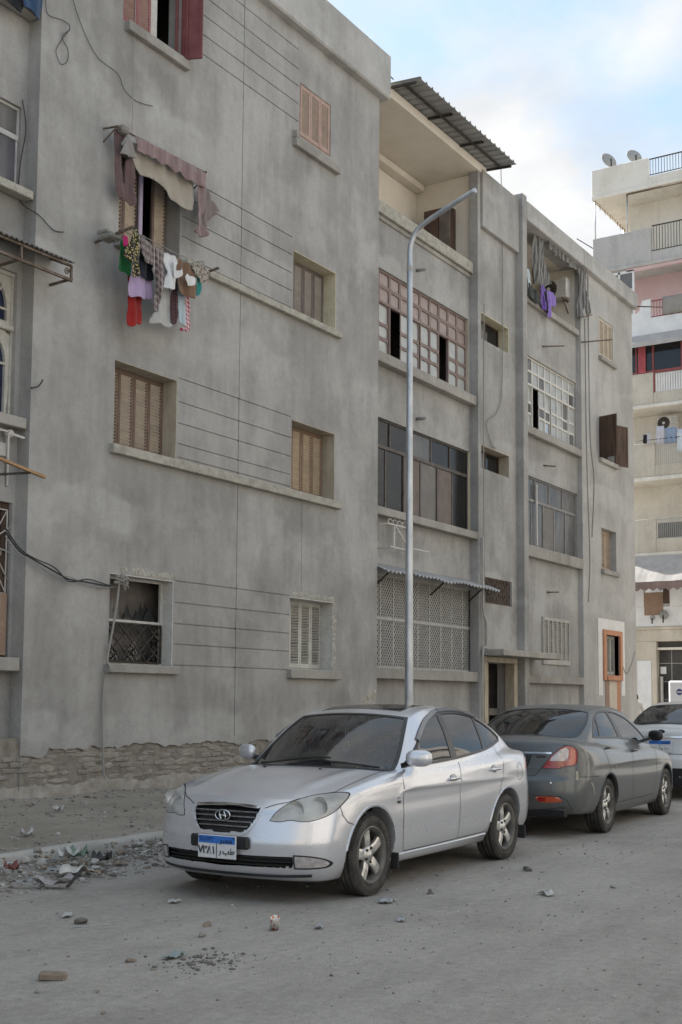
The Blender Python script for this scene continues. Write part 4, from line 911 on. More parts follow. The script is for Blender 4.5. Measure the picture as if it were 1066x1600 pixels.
# ---------------------------------------------------------------- car body surfaces
def pchip(tab):
    xs = np.array([t[0] for t in tab], float); ys = np.array([t[1] for t in tab], float)
    h = np.diff(xs); d = np.diff(ys) / h
    m = np.zeros_like(xs); m[0] = d[0]; m[-1] = d[-1]
    for i in range(1, len(xs) - 1):
        if d[i-1] * d[i] > 0:
            w1 = 2*h[i] + h[i-1]; w2 = h[i] + 2*h[i-1]
            m[i] = (w1 + w2) / (w1 / d[i-1] + w2 / d[i])
    def f(x):
        x = np.clip(x, xs[0], xs[-1])
        i = np.clip(np.searchsorted(xs, x, side='right') - 1, 0, len(xs) - 2)
        t = (x - xs[i]) / h[i]; t2 = t*t; t3 = t2*t
        return ((2*t3 - 3*t2 + 1)*ys[i] + (t3 - 2*t2 + t)*h[i]*m[i]
                + (-2*t3 + 3*t2)*ys[i+1] + (t3 - t2)*h[i]*m[i+1])
    # tabulate: far cheaper on millions of points
    g = np.linspace(xs[0], xs[-1], 2000); v = f(g)
    return lambda x: np.interp(x, g, v)

def smax(a, b, k):
    h = np.clip(0.5 + 0.5*(a - b)/k, 0, 1)
    return b + (a - b)*h + k*h*(1 - h)

def smin(a, b, k):
    return -smax(-a, -b, k)

class CarShape:
    """A car body as one smooth implicit surface built from its profile, plan and section curves."""
    def __init__(s, P):
        s.P = P
        for k in ('top', 'plan', 'sect', 'nose', 'nplan', 'tail', 'tplan', 'roof', 'wrap', 'gplan', 'bottom', 'crown', 'shift'):
            setattr(s, k, pchip(P[k]))
    def F(s, x, y, z, arches=True):
        P = s.P; ay = np.abs(y)
        # lower body
        cr = s.crown(x)
        ft = (z - (s.top(x) - cr*(ay/.75)**2)) * .96
        if 'ridge' in P:
            yr, hr, wr, x0, x1 = P['ridge']
            w = np.clip((x - x0)/.3, 0, 1)*np.clip((x1 - x)/.2, 0, 1)
            ft = ft - hr*w*np.exp(-((ay - (yr + .10*(x - .6)))/wr)**2)
        zz = z - s.shift(x)
        fs = ay - (s.plan(x) + s.sect(zz))
        fs = fs + P.get('crease', 0)*np.exp(-((zz - .70)/.05)**2)*np.clip((x - .9)/.5, 0, 1)*np.clip((4.2 - x)/.5, 0, 1)
        ff = (s.nose(z) + s.nplan(ay) - x); ff = ff/np.sqrt(1 + (s.nplan(ay + .01) - s.nplan(ay - .01))**2*2500 + (s.nose(z + .01) - s.nose(z - .01))**2*2500)
        fr = (x - (s.tail(z) - s.tplan(ay))); fr = fr/np.sqrt(1 + (s.tplan(ay + .01) - s.tplan(ay - .01))**2*2500 + (s.tail(z + .01) - s.tail(z - .01))**2*2500)
        fb = s.bottom(x) - z
        b = smax(ft, fs, P.get('k_shoulder', .07))
        b = smax(b, ff, P.get('k_front', .05)); b = smax(b, fr, P.get('k_rear', .05)); b = smax(b, fb, .03)
        # cabin
        xe = x - s.wrap(x)*(ay/.65)**2
        ro = s.roof(xe)
        sl = (s.roof(xe + .02) - s.roof(xe - .02))/.04
        gt = (z - (ro - P.get('roofcrown', .03)*(ay/.6)**2))/np.sqrt(1 + sl*sl)
        gz = z - .95
        gs = (ay - (s.gplan(x) - .30*gz - .42*gz*np.abs(gz)))*.9
        g = smax(gt, gs, P.get('k_cabin', .05))
        g = smax(g, .8 - z, .02)
        f = smin(b, g, P.get('k_belt', .035))
        if arches:
            for xw, rw in P['arches']:
                c = rw - np.sqrt((x - xw)**2 + (z - P['wz'])**2)
                c = np.minimum(c, ay - P.get('arch_in', .56))
                f = smax(f, c, .012)
        return f
    def grad(s, p, e=.002):
        x, y, z = p[:, 0], p[:, 1], p[:, 2]
        return np.stack([s.F(x+e, y, z) - s.F(x-e, y, z), s.F(x, y+e, z) - s.F(x, y-e, z), s.F(x, y, z+e) - s.F(x, y, z-e)], 1)/(2*e)
    def normal(s, p):
        g = s.grad(p, .014); return g/np.maximum(np.linalg.norm(g, axis=1, keepdims=True), 1e-9)
    def cast(s, o, d, tmax=4.0, step=.012, arches=False):
        """first hit of rays o + t d with the body"""
        o = np.array(o, float); d = np.array(d, float)
        n = len(o); t = np.zeros(n); hit = np.zeros(n, bool); lo = np.zeros(n)
        act = np.arange(n)
        k = 0
        while len(act) and k*step < tmax:
            q = o[act] + d[act]*t[act][:, None]
            v = s.F(q[:, 0], q[:, 1], q[:, 2], arches)
            h = v < 0
            hit[act[h]] = True; lo[act[h]] = t[act[h]] - step
            act = act[~h]; t[act] += step; k += 1
        hi = lo + step
        for _ in range(18):
            m = (lo + hi)/2; q = o + d*m[:, None]
            v = s.F(q[:, 0], q[:, 1], q[:, 2], arches) < 0
            hi = np.where(v, m, hi); lo = np.where(v, lo, m)
        return o + d*hi[:, None], hit

def surface_nets(shape, lo, hi, h):
    n = [int(math.ceil((hi[i] - lo[i])/h)) + 1 for i in range(3)]
    ax = [lo[i] + h*np.arange(n[i]) for i in range(3)]
    V = np.empty(n, np.float32)
    for i in range(n[0]):
        Y, Z = np.meshgrid(ax[1], ax[2], indexing='ij')
        V[i] = shape.F(np.full_like(Y, ax[0][i]), Y, Z)
    S = V < 0
    c = np.zeros([k - 1 for k in n], np.int8)
    for a in (0, 1):
        for b in (0, 1):
            for d in (0, 1):
                c += S[a:n[0]-1+a, b:n[1]-1+b, d:n[2]-1+d]
    act = (c > 0) & (c < 8)
    idx = -np.ones(c.shape, np.int64); cells = np.argwhere(act); idx[act] = np.arange(len(cells))
    acc = np.zeros((len(cells), 3)); cnt = np.zeros(len(cells))
    ci, cj, ck = cells.T
    corners = [(a, b, d) for a in (0, 1) for b in (0, 1) for d in (0, 1)]
    for A in corners:
        for k in range(3):
            if A[k]: continue
            B = list(A); B[k] = 1
            va = V[ci+A[0], cj+A[1], ck+A[2]].astype(float); vb = V[ci+B[0], cj+B[1], ck+B[2]].astype(float)
            m = (va < 0) != (vb < 0)
            t = np.where(m, va/np.where(m, va - vb, 1), 0)
            p = np.tile(np.array(A, float), (len(cells), 1)); p[:, k] += t
            acc[m] += p[m]; cnt[m] += 1
    P = np.array(lo) + h*(cells + acc/cnt[:, None])
    quads = []
    for k in range(3):
        o1, o2 = [(1, 2), (2, 0), (0, 1)][k]
        sl0 = [slice(None)]*3; sl1 = [slice(None)]*3
        sl0[k] = slice(0, n[k]-1); sl1[k] = slice(1, n[k])
        e = S[tuple(sl0)] != S[tuple(sl1)]
        E = np.argwhere(e)
        E = E[(E[:, o1] > 0) & (E[:, o2] > 0) & (E[:, o1] < n[o1]-1) & (E[:, o2] < n[o2]-1)]
        d1 = np.zeros(3, int); d1[o1] = 1; d2 = np.zeros(3, int); d2[o2] = 1
        q = np.stack([idx[tuple((E - d1 - d2).T)], idx[tuple((E - d2).T)], idx[tuple(E.T)], idx[tuple((E - d1).T)]], 1)
        ins = S[tuple(E.T)]
        q[~ins] = q[~ins][:, ::-1]
        quads.append(q)
    quads = np.concatenate(quads)
    for _ in range(4):
        g = shape.grad(P); f = shape.F(P[:, 0], P[:, 1], P[:, 2])
        st = -(f/np.maximum((g*g).sum(1), .05))[:, None]*g
        ln = np.linalg.norm(st, axis=1, keepdims=True); st *= np.minimum(1, .6*h/np.maximum(ln, 1e-9))
        P = P + st
    return P, quads

SEDAN = dict(   # silver saloon with a rounded nose
    top=[(-.1,.66),(0,.70),(.1,.755),(.2,.80),(.4,.865),(.7,.93),(1.0,.975),(1.3,1.005),(1.6,1.01),(2.4,1.02),(3.2,1.075),(3.7,1.12),(4.0,1.11),(4.3,1.075),(4.6,1.02)],
    crown=[(0,.07),(.5,.06),(1.0,.06),(1.4,.055),(2.5,.05),(3.5,.07),(4.5,.06)],
    plan=[(0,.82),(.5,.862),(1,.875),(1.8,.878),(2.6,.880),(3.3,.886),(3.7,.882),(4.0,.86),(4.5,.79)],
    sect=[(.1,-.14),(.2,-.085),(.27,-.045),(.36,-.02),(.5,-.006),(.62,0),(.75,-.002),(.85,-.012),(.93,-.032),(1.0,-.062),(1.1,-.13),(1.2,-.24)],
    shift=[(0,-.02),(1.0,-.01),(2.2,0),(3.2,.06),(3.8,.09),(4.5,.06)],
    nose=[(.1,.17),(.18,.09),(.24,.035),(.34,.005),(.45,0),(.55,.02),(.66,.05),(.74,.10),(.82,.19),(.95,.42)],
    nplan=[(0,0),(.2,.008),(.4,.04),(.55,.09),(.68,.16),(.78,.265),(.86,.42),(.95,.75)],
    tail=[(.1,4.33),(.25,4.44),(.38,4.495),(.5,4.505),(.65,4.49),(.8,4.46),(.95,4.43),(1.05,4.40),(1.15,4.2)],
    tplan=[(0,0),(.3,.015),(.5,.05),(.65,.11),(.76,.20),(.85,.36),(.95,.6)],
    roof=[(.8,.79),(1.05,.925),(1.2,1.015),(1.5,1.20),(1.75,1.335),(1.95,1.42),(2.1,1.455),(2.4,1.492),(2.65,1.503),(2.95,1.492),(3.2,1.462),(3.45,1.41),(3.7,1.325),(3.95,1.205),(4.15,1.09),(4.3,.99),(4.48,.78)],
    wrap=[(1.0,.25),(1.6,.23),(2.1,.13),(2.5,.0),(3.0,-.03),(3.4,-.05),(3.8,-.08),(4.2,-.12)],
    gplan=[(1.0,.85),(1.5,.845),(2.2,.835),(2.8,.832),(3.2,.825),(3.6,.80),(3.9,.755),(4.1,.70),(4.3,.63)],
    bottom=[(0,.18),(.3,.165),(.8,.17),(1.4,.20),(3.2,.20),(3.9,.24),(4.5,.27)],
    wz=.325, arches=[(.87,.375),(3.52,.372)], ridge=(.50,.012,.07,.25,1.25), crease=.004)
GREY = dict(SEDAN,   # grey notchback saloon seen from behind
    top=[(-.1,.66),(0,.70),(.1,.755),(.2,.80),(.4,.865),(.7,.93),(1.0,.975),(1.3,1.005),(1.6,1.01),(2.4,1.02),(3.2,1.06),(3.7,1.10),(4.1,1.12),(4.4,1.125),(4.55,1.105),(4.7,1.03)],
    crown=[(0,.07),(.5,.06),(1.0,.06),(1.4,.055),(2.5,.05),(3.5,.06),(4.5,.05)],
    plan=[(0,.82),(.5,.862),(1,.878),(1.8,.885),(2.6,.888),(3.3,.892),(3.8,.888),(4.2,.87),(4.64,.83)],
    shift=[(0,-.02),(1.0,-.01),(2.2,0),(3.2,.03),(3.8,.05),(4.6,.05)],
    tail=[(.1,4.45),(.25,4.55),(.38,4.62),(.5,4.635),(.64,4.625),(.70,4.605),(.8,4.59),(.95,4.575),(1.05,4.56),(1.10,4.54),(1.15,4.45)],
    tplan=[(0,0),(.3,.012),(.5,.04),(.65,.085),(.76,.16),(.85,.30),(.95,.6)],
    roof=[(.8,.79),(1.05,.925),(1.2,1.015),(1.5,1.20),(1.75,1.345),(1.95,1.44),(2.1,1.475),(2.4,1.50),(2.7,1.503),(2.95,1.49),(3.2,1.455),(3.4,1.40),(3.6,1.325),(3.8,1.235),(4.0,1.14),(4.15,1.06),(4.3,.96),(4.5,.78)],
    gplan=[(1.0,.80),(1.5,.81),(2.2,.825),(2.8,.828),(3.2,.822),(3.6,.80),(3.9,.765),(4.1,.72),(4.3,.66)],
    wrap=[(1.0,.12),(1.6,.11),(2.1,.07),(2.5,.0),(3.0,-.03),(3.4,-.06),(3.8,-.08),(4.2,-.10)],
    bottom=[(0,.18),(.3,.165),(.8,.17),(1.4,.19),(3.2,.19),(3.9,.24),(4.6,.28)],
    wz=.32, arches=[(.87,.372),(3.53,.372)])
# ---------------------------------------------------------------- car parts on the implicit body
def in_poly(px, py, poly):
    n = len(poly); r = np.zeros(px.shape, bool)
    for i in range(n):
        x1, y1 = poly[i]; x2, y2 = poly[(i+1) % n]
        if y1 == y2: continue
        c = ((y1 > py) != (y2 > py)) & (px < (x2 - x1)*(py - y1)/(y2 - y1) + x1); r ^= c
    return r
def ccw(poly):
    a = sum(poly[i][0]*poly[(i+1) % len(poly)][1] - poly[(i+1) % len(poly)][0]*poly[i][1] for i in range(len(poly)))
    return list(poly) if a > 0 else list(poly)[::-1]
def smooth_poly(pts, n=5, closed=True, sharp=()):
    """rounded outline through the points; indices in sharp keep their corner"""
    P = [Vector((a, b, 0)) for a, b in pts]; k = len(P); out = []
    for i in range(k if closed else k-1):
        a, b, c, d = (P[(i-1) % k], P[i], P[(i+1) % k], P[(i+2) % k]) if closed else (P[max(i-1, 0)], P[i], P[i+1], P[min(i+2, k-1)])
        if i in sharp: a = b - (c - b)*.3
        if (i+1) % k in sharp: d = c + (c - b)*.3
        L = (c - b).length; m1 = (c - a)*.5; m2 = (d - b)*.5
        if m1.length > L: m1 *= L/m1.length
        if m2.length > L: m2 *= L/m2.length
        for j in range(n):
            t = j/n; q = b*(2*t**3 - 3*t*t + 1) + m1*(t**3 - 2*t*t + t) + c*(-2*t**3 + 3*t*t) + m2*(t**3 - t*t); out.append((q.x, q.y))
    if not closed: out.append(tuple(P[-1][:2]))
    return out
def offset_poly(poly, d):
    p = ccw(poly); n = len(p); out = []
    for i in range(n):
        a, b, c = Vector(p[i-1]), Vector(p[i]), Vector(p[(i+1) % n])
        e1 = (b - a).normalized(); e2 = (c - b).normalized(); nn = Vector((e1.y + e2.y, -e1.x - e2.x))
        if nn.length < 1e-6: nn = Vector((e1.y, -e1.x))
        nn.normalize(); k = max(.4, nn.dot(Vector((e1.y, -e1.x)))); out.append(tuple(b + nn*d/k))
    return out
class Car:
    def __init__(s, shape, loc, rz, label, group, name, paint, cell):
        s.sh = shape; s.root = root(name, loc, label, 'car', group); s.root.rotation_euler = (0, 0, RAD(rz)); WORG[s.root.name] = np.zeros(3); s.paint = paint
        P, Q = surface_nets(shape, (-.08, -.98, .1), (4.75, .98, 1.6), cell); s.P, s.Q = P, Q
        s.c = P[Q].mean(1); e1 = P[Q[:, 2]] - P[Q[:, 0]]; e2 = P[Q[:, 3]] - P[Q[:, 1]]; n = np.cross(e1, e2); s.n = n/np.maximum(np.linalg.norm(n, axis=1, keepdims=True), 1e-12)
        s.NV = shape.normal(P); s.own = np.zeros(len(Q), int); s.parts = {0: ('body', None)}
    def mask(s, view, poly, sign=0):
        c, n = s.c, s.n
        if view == 'side': m = in_poly(c[:, 0], c[:, 2], poly) & (np.sign(c[:, 1]) == sign) & (n[:, 1]*sign > .15)
        elif view == 'top': m = in_poly(c[:, 0], c[:, 1], poly) & (n[:, 2] > .12)
        elif view == 'front': m = in_poly(c[:, 1], c[:, 2], poly) & (n[:, 0] < -.05) & (c[:, 0] < 1.2)
        else: m = in_poly(c[:, 1], c[:, 2], poly) & (n[:, 0] > .05) & (c[:, 0] > 3.2)
        return m
    def cut(s, view, poly, sign=0): s.own[s.mask(view, poly, sign)] = -1
    def part(s, name, view, poly, sign=0, label=None):
        k = len(s.parts); s.parts[k] = (name, label); s.own[s.mask(view, poly, sign) & (s.own == 0)] = k
    def finish(s, mats):
        res = {}
        for k, (name, label) in s.parts.items():
            q = s.Q[s.own == k]
            if not len(q): continue
            u, inv = np.unique(q, return_inverse=True); inv = inv.reshape(q.shape)
            me = bpy.data.meshes.new(name); me.from_pydata(s.P[u].tolist(), [], inv.tolist()); me.materials.append(mats)
            me.polygons.foreach_set('use_smooth', [True]*len(q)); me.update(); me.normals_split_custom_set_from_vertices(s.NV[u].tolist())
            o = link(name, me, s.root); WORG[o.name] = np.zeros(3); res.setdefault(name, []).append(o)
            if label: o['label'] = label
        s.obj = res; return res
    def cast(s, view, pts, sign=-1):
        p = np.array(pts, float); n = len(p)
        if view == 'side': o = np.stack([p[:, 0], np.full(n, 1.25*sign), p[:, 1]], 1); d = np.tile([0, -sign, 0.], (n, 1))
        elif view == 'top': o = np.stack([p[:, 0], p[:, 1], np.full(n, 1.9)], 1); d = np.tile([0, 0, -1.], (n, 1))
        elif view == 'front': o = np.stack([np.full(n, -.4), p[:, 0], p[:, 1]], 1); d = np.tile([1., 0, 0], (n, 1))
        else: o = np.stack([np.full(n, 5.1), p[:, 0], p[:, 1]], 1); d = np.tile([-1., 0, 0], (n, 1))
        q, h = s.sh.cast(o, d, tmax=2.4); return q, s.sh.normal(q)
    def patch(s, name, mat, view, poly, sign=-1, off=.003, h=.03, skirt=.010, parent=None, label=None):
        """a panel that follows the body: the outline is cut from a grid and laid on the surface"""
        bm = bmesh.new(); bm.faces.new([bm.verts.new((a, b, 0)) for a, b in ccw(poly)]); A = np.array(poly)
        for ax in (0, 1):
            k = math.ceil(A[:, ax].min()/h)*h
            while k < A[:, ax].max():
                bmesh.ops.bisect_plane(bm, geom=bm.verts[:] + bm.edges[:] + bm.faces[:], plane_co=(k, 0, 0) if ax == 0 else (0, k, 0), plane_no=(1, 0, 0) if ax == 0 else (0, 1, 0)); k += h
        bm.verts.index_update(); pts = [(v.co.x, v.co.y) for v in bm.verts]; faces = [[v.index for v in f.verts] for f in bm.faces]; be = [(e.verts[0].index, e.verts[1].index) for e in bm.edges if e.is_boundary]; bm.free()
        q, n = s.cast(view, pts, sign); top = q + n*off; N_ = list(n)
        vs = top.tolist(); 
        if skirt:
            bi = sorted({i for e in be for i in e}); mp = {v: len(vs) + k for k, v in enumerate(bi)}; vs += (q[bi] + n[bi]*(off - skirt)).tolist(); N_ += list(n[bi])
            faces = faces + [[a, b, mp[b], mp[a]] for a, b in be]
        me = bpy.data.meshes.new(name); me.from_pydata(vs, [], faces); me.materials.append(mat)
        nf = len(faces); sm = [True]*nf; me.polygons.foreach_set('use_smooth', sm); me.update()
        bm = bmesh.new(); bm.from_mesh(me); bmesh.ops.recalc_face_normals(bm, faces=bm.faces)
        bm.faces.ensure_lookup_table(); f0 = bm.faces[0]; i0 = f0.verts[0].index
        if f0.normal.dot(Vector(N_[i0])) < 0: bmesh.ops.reverse_faces(bm, faces=bm.faces)
        bm.to_mesh(me); bm.free(); me.normals_split_custom_set_from_vertices([tuple(v) for v in N_])
        o = link(name, me, parent or s.root); WORG[o.name] = np.zeros(3)
        if label: o['label'] = label
        return o
    def ring(s, name, mat, view, poly, d_out, d_in, sign=-1, off=.004, parent=None, lift=0):
        a = offset_poly(poly, d_out); b = offset_poly(poly, -d_in); n = len(a); q, nn = s.cast(view, a + b, sign); qo = q + nn*off; lo = q[:n] - nn[:n]*.004; li = q[n:] - nn[n:]*.012
        me = MB(); vs = qo.tolist() + lo.tolist() + li.tolist()
        me.add(vs, [(i, (i+1) % n, n + (i+1) % n, n + i) for i in range(n)] + [(i, 2*n + i, 2*n + (i+1) % n, (i+1) % n) for i in range(n)] + [(n + i, n + (i+1) % n, 3*n + (i+1) % n, 3*n + i) for i in range(n)], 0, False)
        return me.build(name, mat, parent or s.root)
    def strip(s, name, mat, view, path, width, sign=-1, off=.0015, parent=None, thick=0, mb=None, dens=.03):
        """narrow band along a path on the body (shut lines, mouldings)"""
        P = []
        for i in range(len(path)-1):
            a, b = np.array(path[i]), np.array(path[i+1]); k = max(1, int(np.linalg.norm(b-a)/dens)); P += [tuple(a + (b-a)*j/k) for j in range(k)]
        P.append(tuple(path[-1])); q, n = s.cast(view, P, sign); t = np.gradient(q, axis=0); t /= np.maximum(np.linalg.norm(t, axis=1, keepdims=True), 1e-9); w = np.cross(n, t)*width/2; c = q + n*off
        me = mb or MB(); k = len(P); L = (c - w).tolist(); R = (c + w).tolist()
        if thick:
            T = n*thick; vs = L + R + (c - w*.8 + T).tolist() + (c + w*.8 + T).tolist(); fs = []
            for i in range(k-1): fs += [(2*k+i, 2*k+i+1, 3*k+i+1, 3*k+i), (i, i+1, 2*k+i+1, 2*k+i), (k+i+1, k+i, 3*k+i, 3*k+i+1)]
            fs += [(0, 2*k, 3*k, k), (k-1, 2*k-1, 4*k-1, 3*k-1)]; me.add(vs, fs, 0, False)
        else: me.add(L + R, [(i, i+1, k+i+1, k+i) for i in range(k-1)])
        return me if mb is not None else me.build(name, mat, parent or s.root, fix=bool(thick))

def car_paint(name, c, metallic=.55, rough=.32, dust=.25, dustc=(.36, .33, .29), coat=1.0):
    m, t, b, o = new_mat(name); p = worldpos(t); g = t.nodes.new('ShaderNodeNewGeometry'); sp = t.nodes.new('ShaderNodeSeparateXYZ'); t.links.new(g.outputs['Normal'], sp.inputs[0])
    pz = t.nodes.new('ShaderNodeSeparateXYZ'); t.links.new(p, pz.inputs[0])
    mot = nz(t, p, 2.2, 6, .65); fin = nz(t, p, 60, 3, .6)
    up_ = math_(t, 'MULTIPLY', ramp(t, sp.outputs['Z'], [(.3, 0), (.95, .75)]), 1.0)       # dust settles on what faces up and is thrown up at the sills
    low = ramp(t, pz.outputs['Z'], [(.15, 1), (.55, 0)])
    k = math_(t, 'MULTIPLY', math_(t, 'MULTIPLY', math_(t, 'ADD', math_(t, 'ADD', up_, low), .30), dust), ramp(t, mot, [(.3, .45), (.7, 1.0)]), True)
    base = mixc(t, k, c, dustc)
    base = mixc(t, .10, base, ramp(t, fin, [(.3, .6), (.7, 1.0)]), 'MULTIPLY')
    ins = mixc(t, g.outputs['Backfacing'], base, (.06, .058, .055))                          # trim on the inner face of the panels
    t.links.new(ins, b.inputs['Base Color']); inv = math_(t, 'SUBTRACT', 1.0, k)
    met = math_(t, 'MULTIPLY', math_(t, 'MULTIPLY', inv, metallic), math_(t, 'SUBTRACT', 1.0, g.outputs['Backfacing'])); t.links.new(met, b.inputs['Metallic'])
    t.links.new(math_(t, 'ADD', math_(t, 'MULTIPLY', k, .5), rough), b.inputs['Roughness'])
    t.links.new(math_(t, 'MULTIPLY', math_(t, 'MULTIPLY', inv, inv), math_(t, 'MULTIPLY', math_(t, 'SUBTRACT', 1.0, g.outputs['Backfacing']), coat)), b.inputs['Coat Weight'])
    t.links.new(math_(t, 'ADD', math_(t, 'MULTIPLY', k, .35), .07), b.inputs['Coat Roughness'])
    return m
M['rubber'] = plain('black_rubber', (.022, .022, .022), .7); M['blacktrim'] = plain('black_trim', (.018, .018, .02), .35); M['seam'] = plain('shut_line', (.03, .03, .032), .8)
M['chrome'] = plain('chrome', (.75, .76, .78), .12, 1.0); M['tyre'] = grime('dusty_tyre', (.035, .034, .033), (.085, .08, .072), 9, .85, .3); M['alloy'] = grime('alloy_rim', (.58, .575, .56), (.72, .71, .69), 8, .35, .05, .75)
M['barrel'] = grime('rim_barrel', (.10, .098, .092), (.19, .185, .175), 8, .6, .1, .4)
M['cabin'] = plain('cabin_plastic', (.10, .097, .092), .7); M['seat'] = grime('seat_cloth', (.22, .21, .195), (.32, .305, .28), 9, .95, .2)
M['carglass'] = glassy('car_glass', (.012, .014, .015), .86, .012, .07, (.40, .41, .42), (.84, .87, .86), 1.85); M['tintglass'] = glassy('tinted_car_glass', (.012, .013, .014), .14, .02, .05, (.33, .32, .30), (.62, .66, .66), 1.7)
M['lens'] = glassy('hazed_lens', (.55, .55, .53), .72, .05, .45, (.80, .79, .75), (.93, .93, .92)); M['redlens'] = plain('red_lens', (.30, .015, .015), .12, 0, .6, 1); M['orangelens'] = plain('orange_lens', (.50, .085, .03), .15, 0, .6, 1); M['clearlens'] = grime('clear_lens', (.42, .40, .40), (.62, .58, .58), 30, .12, .05, .3)
M['reflector'] = plain('lamp_reflector', (.80, .80, .78), .25, .35)
M['plate_white'] = grime('plate_white', (.66, .67, .69), (.72, .73, .75), 30, .45, .03); M['plate_blue'] = plain('plate_blue', (.035, .17, .55), .4); M['ink'] = plain('plate_ink', (.02, .02, .025), .5); M['inkblue'] = plain('plate_ink_dark_blue', (.015, .03, .12), .5)
def text_obj(name, s_, size, mt, parent, loc, rot, align='CENTER', ext=.0015, sx=1.0, bold=0):
    cu = bpy.data.curves.new(name, 'FONT'); cu.body = s_; cu.size = size; cu.align_x = align; cu.align_y = 'CENTER'; cu.extrude = ext; cu.offset = bold
    o = bpy.data.objects.new('tmp', cu); COL.objects.link(o); dg = bpy.context.evaluated_depsgraph_get(); me = bpy.data.meshes.new_from_object(o.evaluated_get(dg)); bpy.data.objects.remove(o); me.name = name
    me.materials.clear(); me.materials.append(mt); q = link(name, me, parent, loc); q.rotation_euler = rot; q.scale = (sx, 1, 1); return q
def make_wheel(parent, x, y, z, out, R_=.318, W_=.205, rr=.222, spokes=5, steer=0, twin=False, hub=.035):
    """wheel part: barrel mesh with tyre and spoked rim as sub-parts; out = +1/-1 is the outward side"""
    b = MB(); b.lathe([(rr - .005, -W_*.42), (rr - .02, -W_*.40), (rr - .03, W_*.30), (rr - .008, W_*.46), (rr + .004, W_*.46), (rr + .004, -W_*.42)], (0, 0, 0), 'y', 40); b.lathe([(.0, -W_*.02), (.145, -W_*.02), (.15, 0), (0, 0.004)], (0, 0, 0), 'y', 32); b.lathe([(.0, -W_*.30), (rr - .02, -W_*.30), (rr - .02, -W_*.28), (0, -W_*.28)], (0, 0, 0), 'y', 32)
    w = b.build('wheel', M['barrel'], parent, loc=(0, 0, 0)); w.location = (x, y, z); w.rotation_euler = (0, 0, (0 if out > 0 else math.pi) + steer); WORG[w.name] = np.zeros(3)
    t = MB(); hw = W_/2; prof = [(rr - .004, -hw*.80), (rr + .03, -hw*.97), (R_ - .045, -hw*1.0), (R_ - .015, -hw*.90), (R_ - .003, -hw*.76)]
    for k in range(4):
        c = hw*(-.62 + k*.413); prof += [(R_, c - hw*.15), (R_, c + hw*.15)]
        if k < 3: prof += [(R_ - .010, c + hw*.17), (R_ - .010, c + hw*.24)]
    prof += [(R_ - .003, hw*.76), (R_ - .015, hw*.90), (R_ - .045, hw*1.0), (R_ - .055, hw*1.02), (rr + .03, hw*.97), (rr + .012, hw*.90), (rr - .004, hw*.80)]
    t.lathe(prof, (0, 0, 0), 'y', 64, closed=True)
    for k in range(72):   # cuts across the shoulder blocks
        a = 2*math.pi*k/72
        for sg in (-1, 1): M_ = Matrix.Rotation(-a, 4, 'Y') @ Matrix.Translation((0, sg*hw*.80, R_ - .006)) @ Matrix.Rotation(RAD(-24*sg), 4, 'X'); t.obox(M_, .016, hw*.26, .012)
    t.build('tyre', M['tyre'], w, loc=(0, 0, 0))
    r_ = MB(); f = W_*.40
    r_.lathe([(rr - .024, f - .02), (rr - .012, f + .002), (rr + .002, f + .008), (rr + .010, f + .002), (rr + .008, f - .02)], (0, 0, 0), 'y', 48)
    for k in range(spokes):
        for dk in ((-.13, .13) if twin else (0,)):
            a = 2*math.pi*(k + .1)/spokes + dk; ca, sa = math.cos(a), math.sin(a); vs = []; prof2 = [(.045, .034, f - .030), (.08, .042, f - .016), (.12, .041, f - .010), (.165, .042, f - .012), (rr - .014, .054, f - .012)]
            if twin: prof2 = [(r0, w0*.5, h0) for r0, w0, h0 in prof2]
            for (r0, w0, h0) in prof2:
                for (u, hh) in ((-1, h0 - .035), (-1, h0 - .008), (-.55, h0), (.55, h0), (1, h0 - .008), (1, h0 - .035)): vs.append((r0*ca - u*w0*sa, hh, r0*sa + u*w0*ca))
            n = 6; fs = [(i*n+j, i*n+(j+1) % n, (i+1)*n+(j+1) % n, (i+1)*n+j) for i in range(len(prof2)-1) for j in range(n)]; r_.add(vs, fs, 0, False)
    r_.lathe([(.075, f - .05), (.072, f - .022), (.055, f - .014), (hub, f - .012), (hub - .003, f - .004), (0, f - .002)], (0, 0, 0), 'y', 28)
    r_.build('rim', M['alloy'], w, loc=(0, 0, 0))
    g = MB()
    for k in range(5): a = 2*math.pi*(k + .6)/5; g.lathe([(.0115, f - .03), (.0115, f - .006), (.0075, f - .003), (.007, f - .012), (0, f - .012)], (.057*math.cos(a), 0, .057*math.sin(a)), 'y', 6, smooth=False)
    g.build('wheel_nuts', M['dark_iron'], w, loc=(0, 0, 0)); return w
def mirror_pts(p): return [(-a, b) for a, b in p]
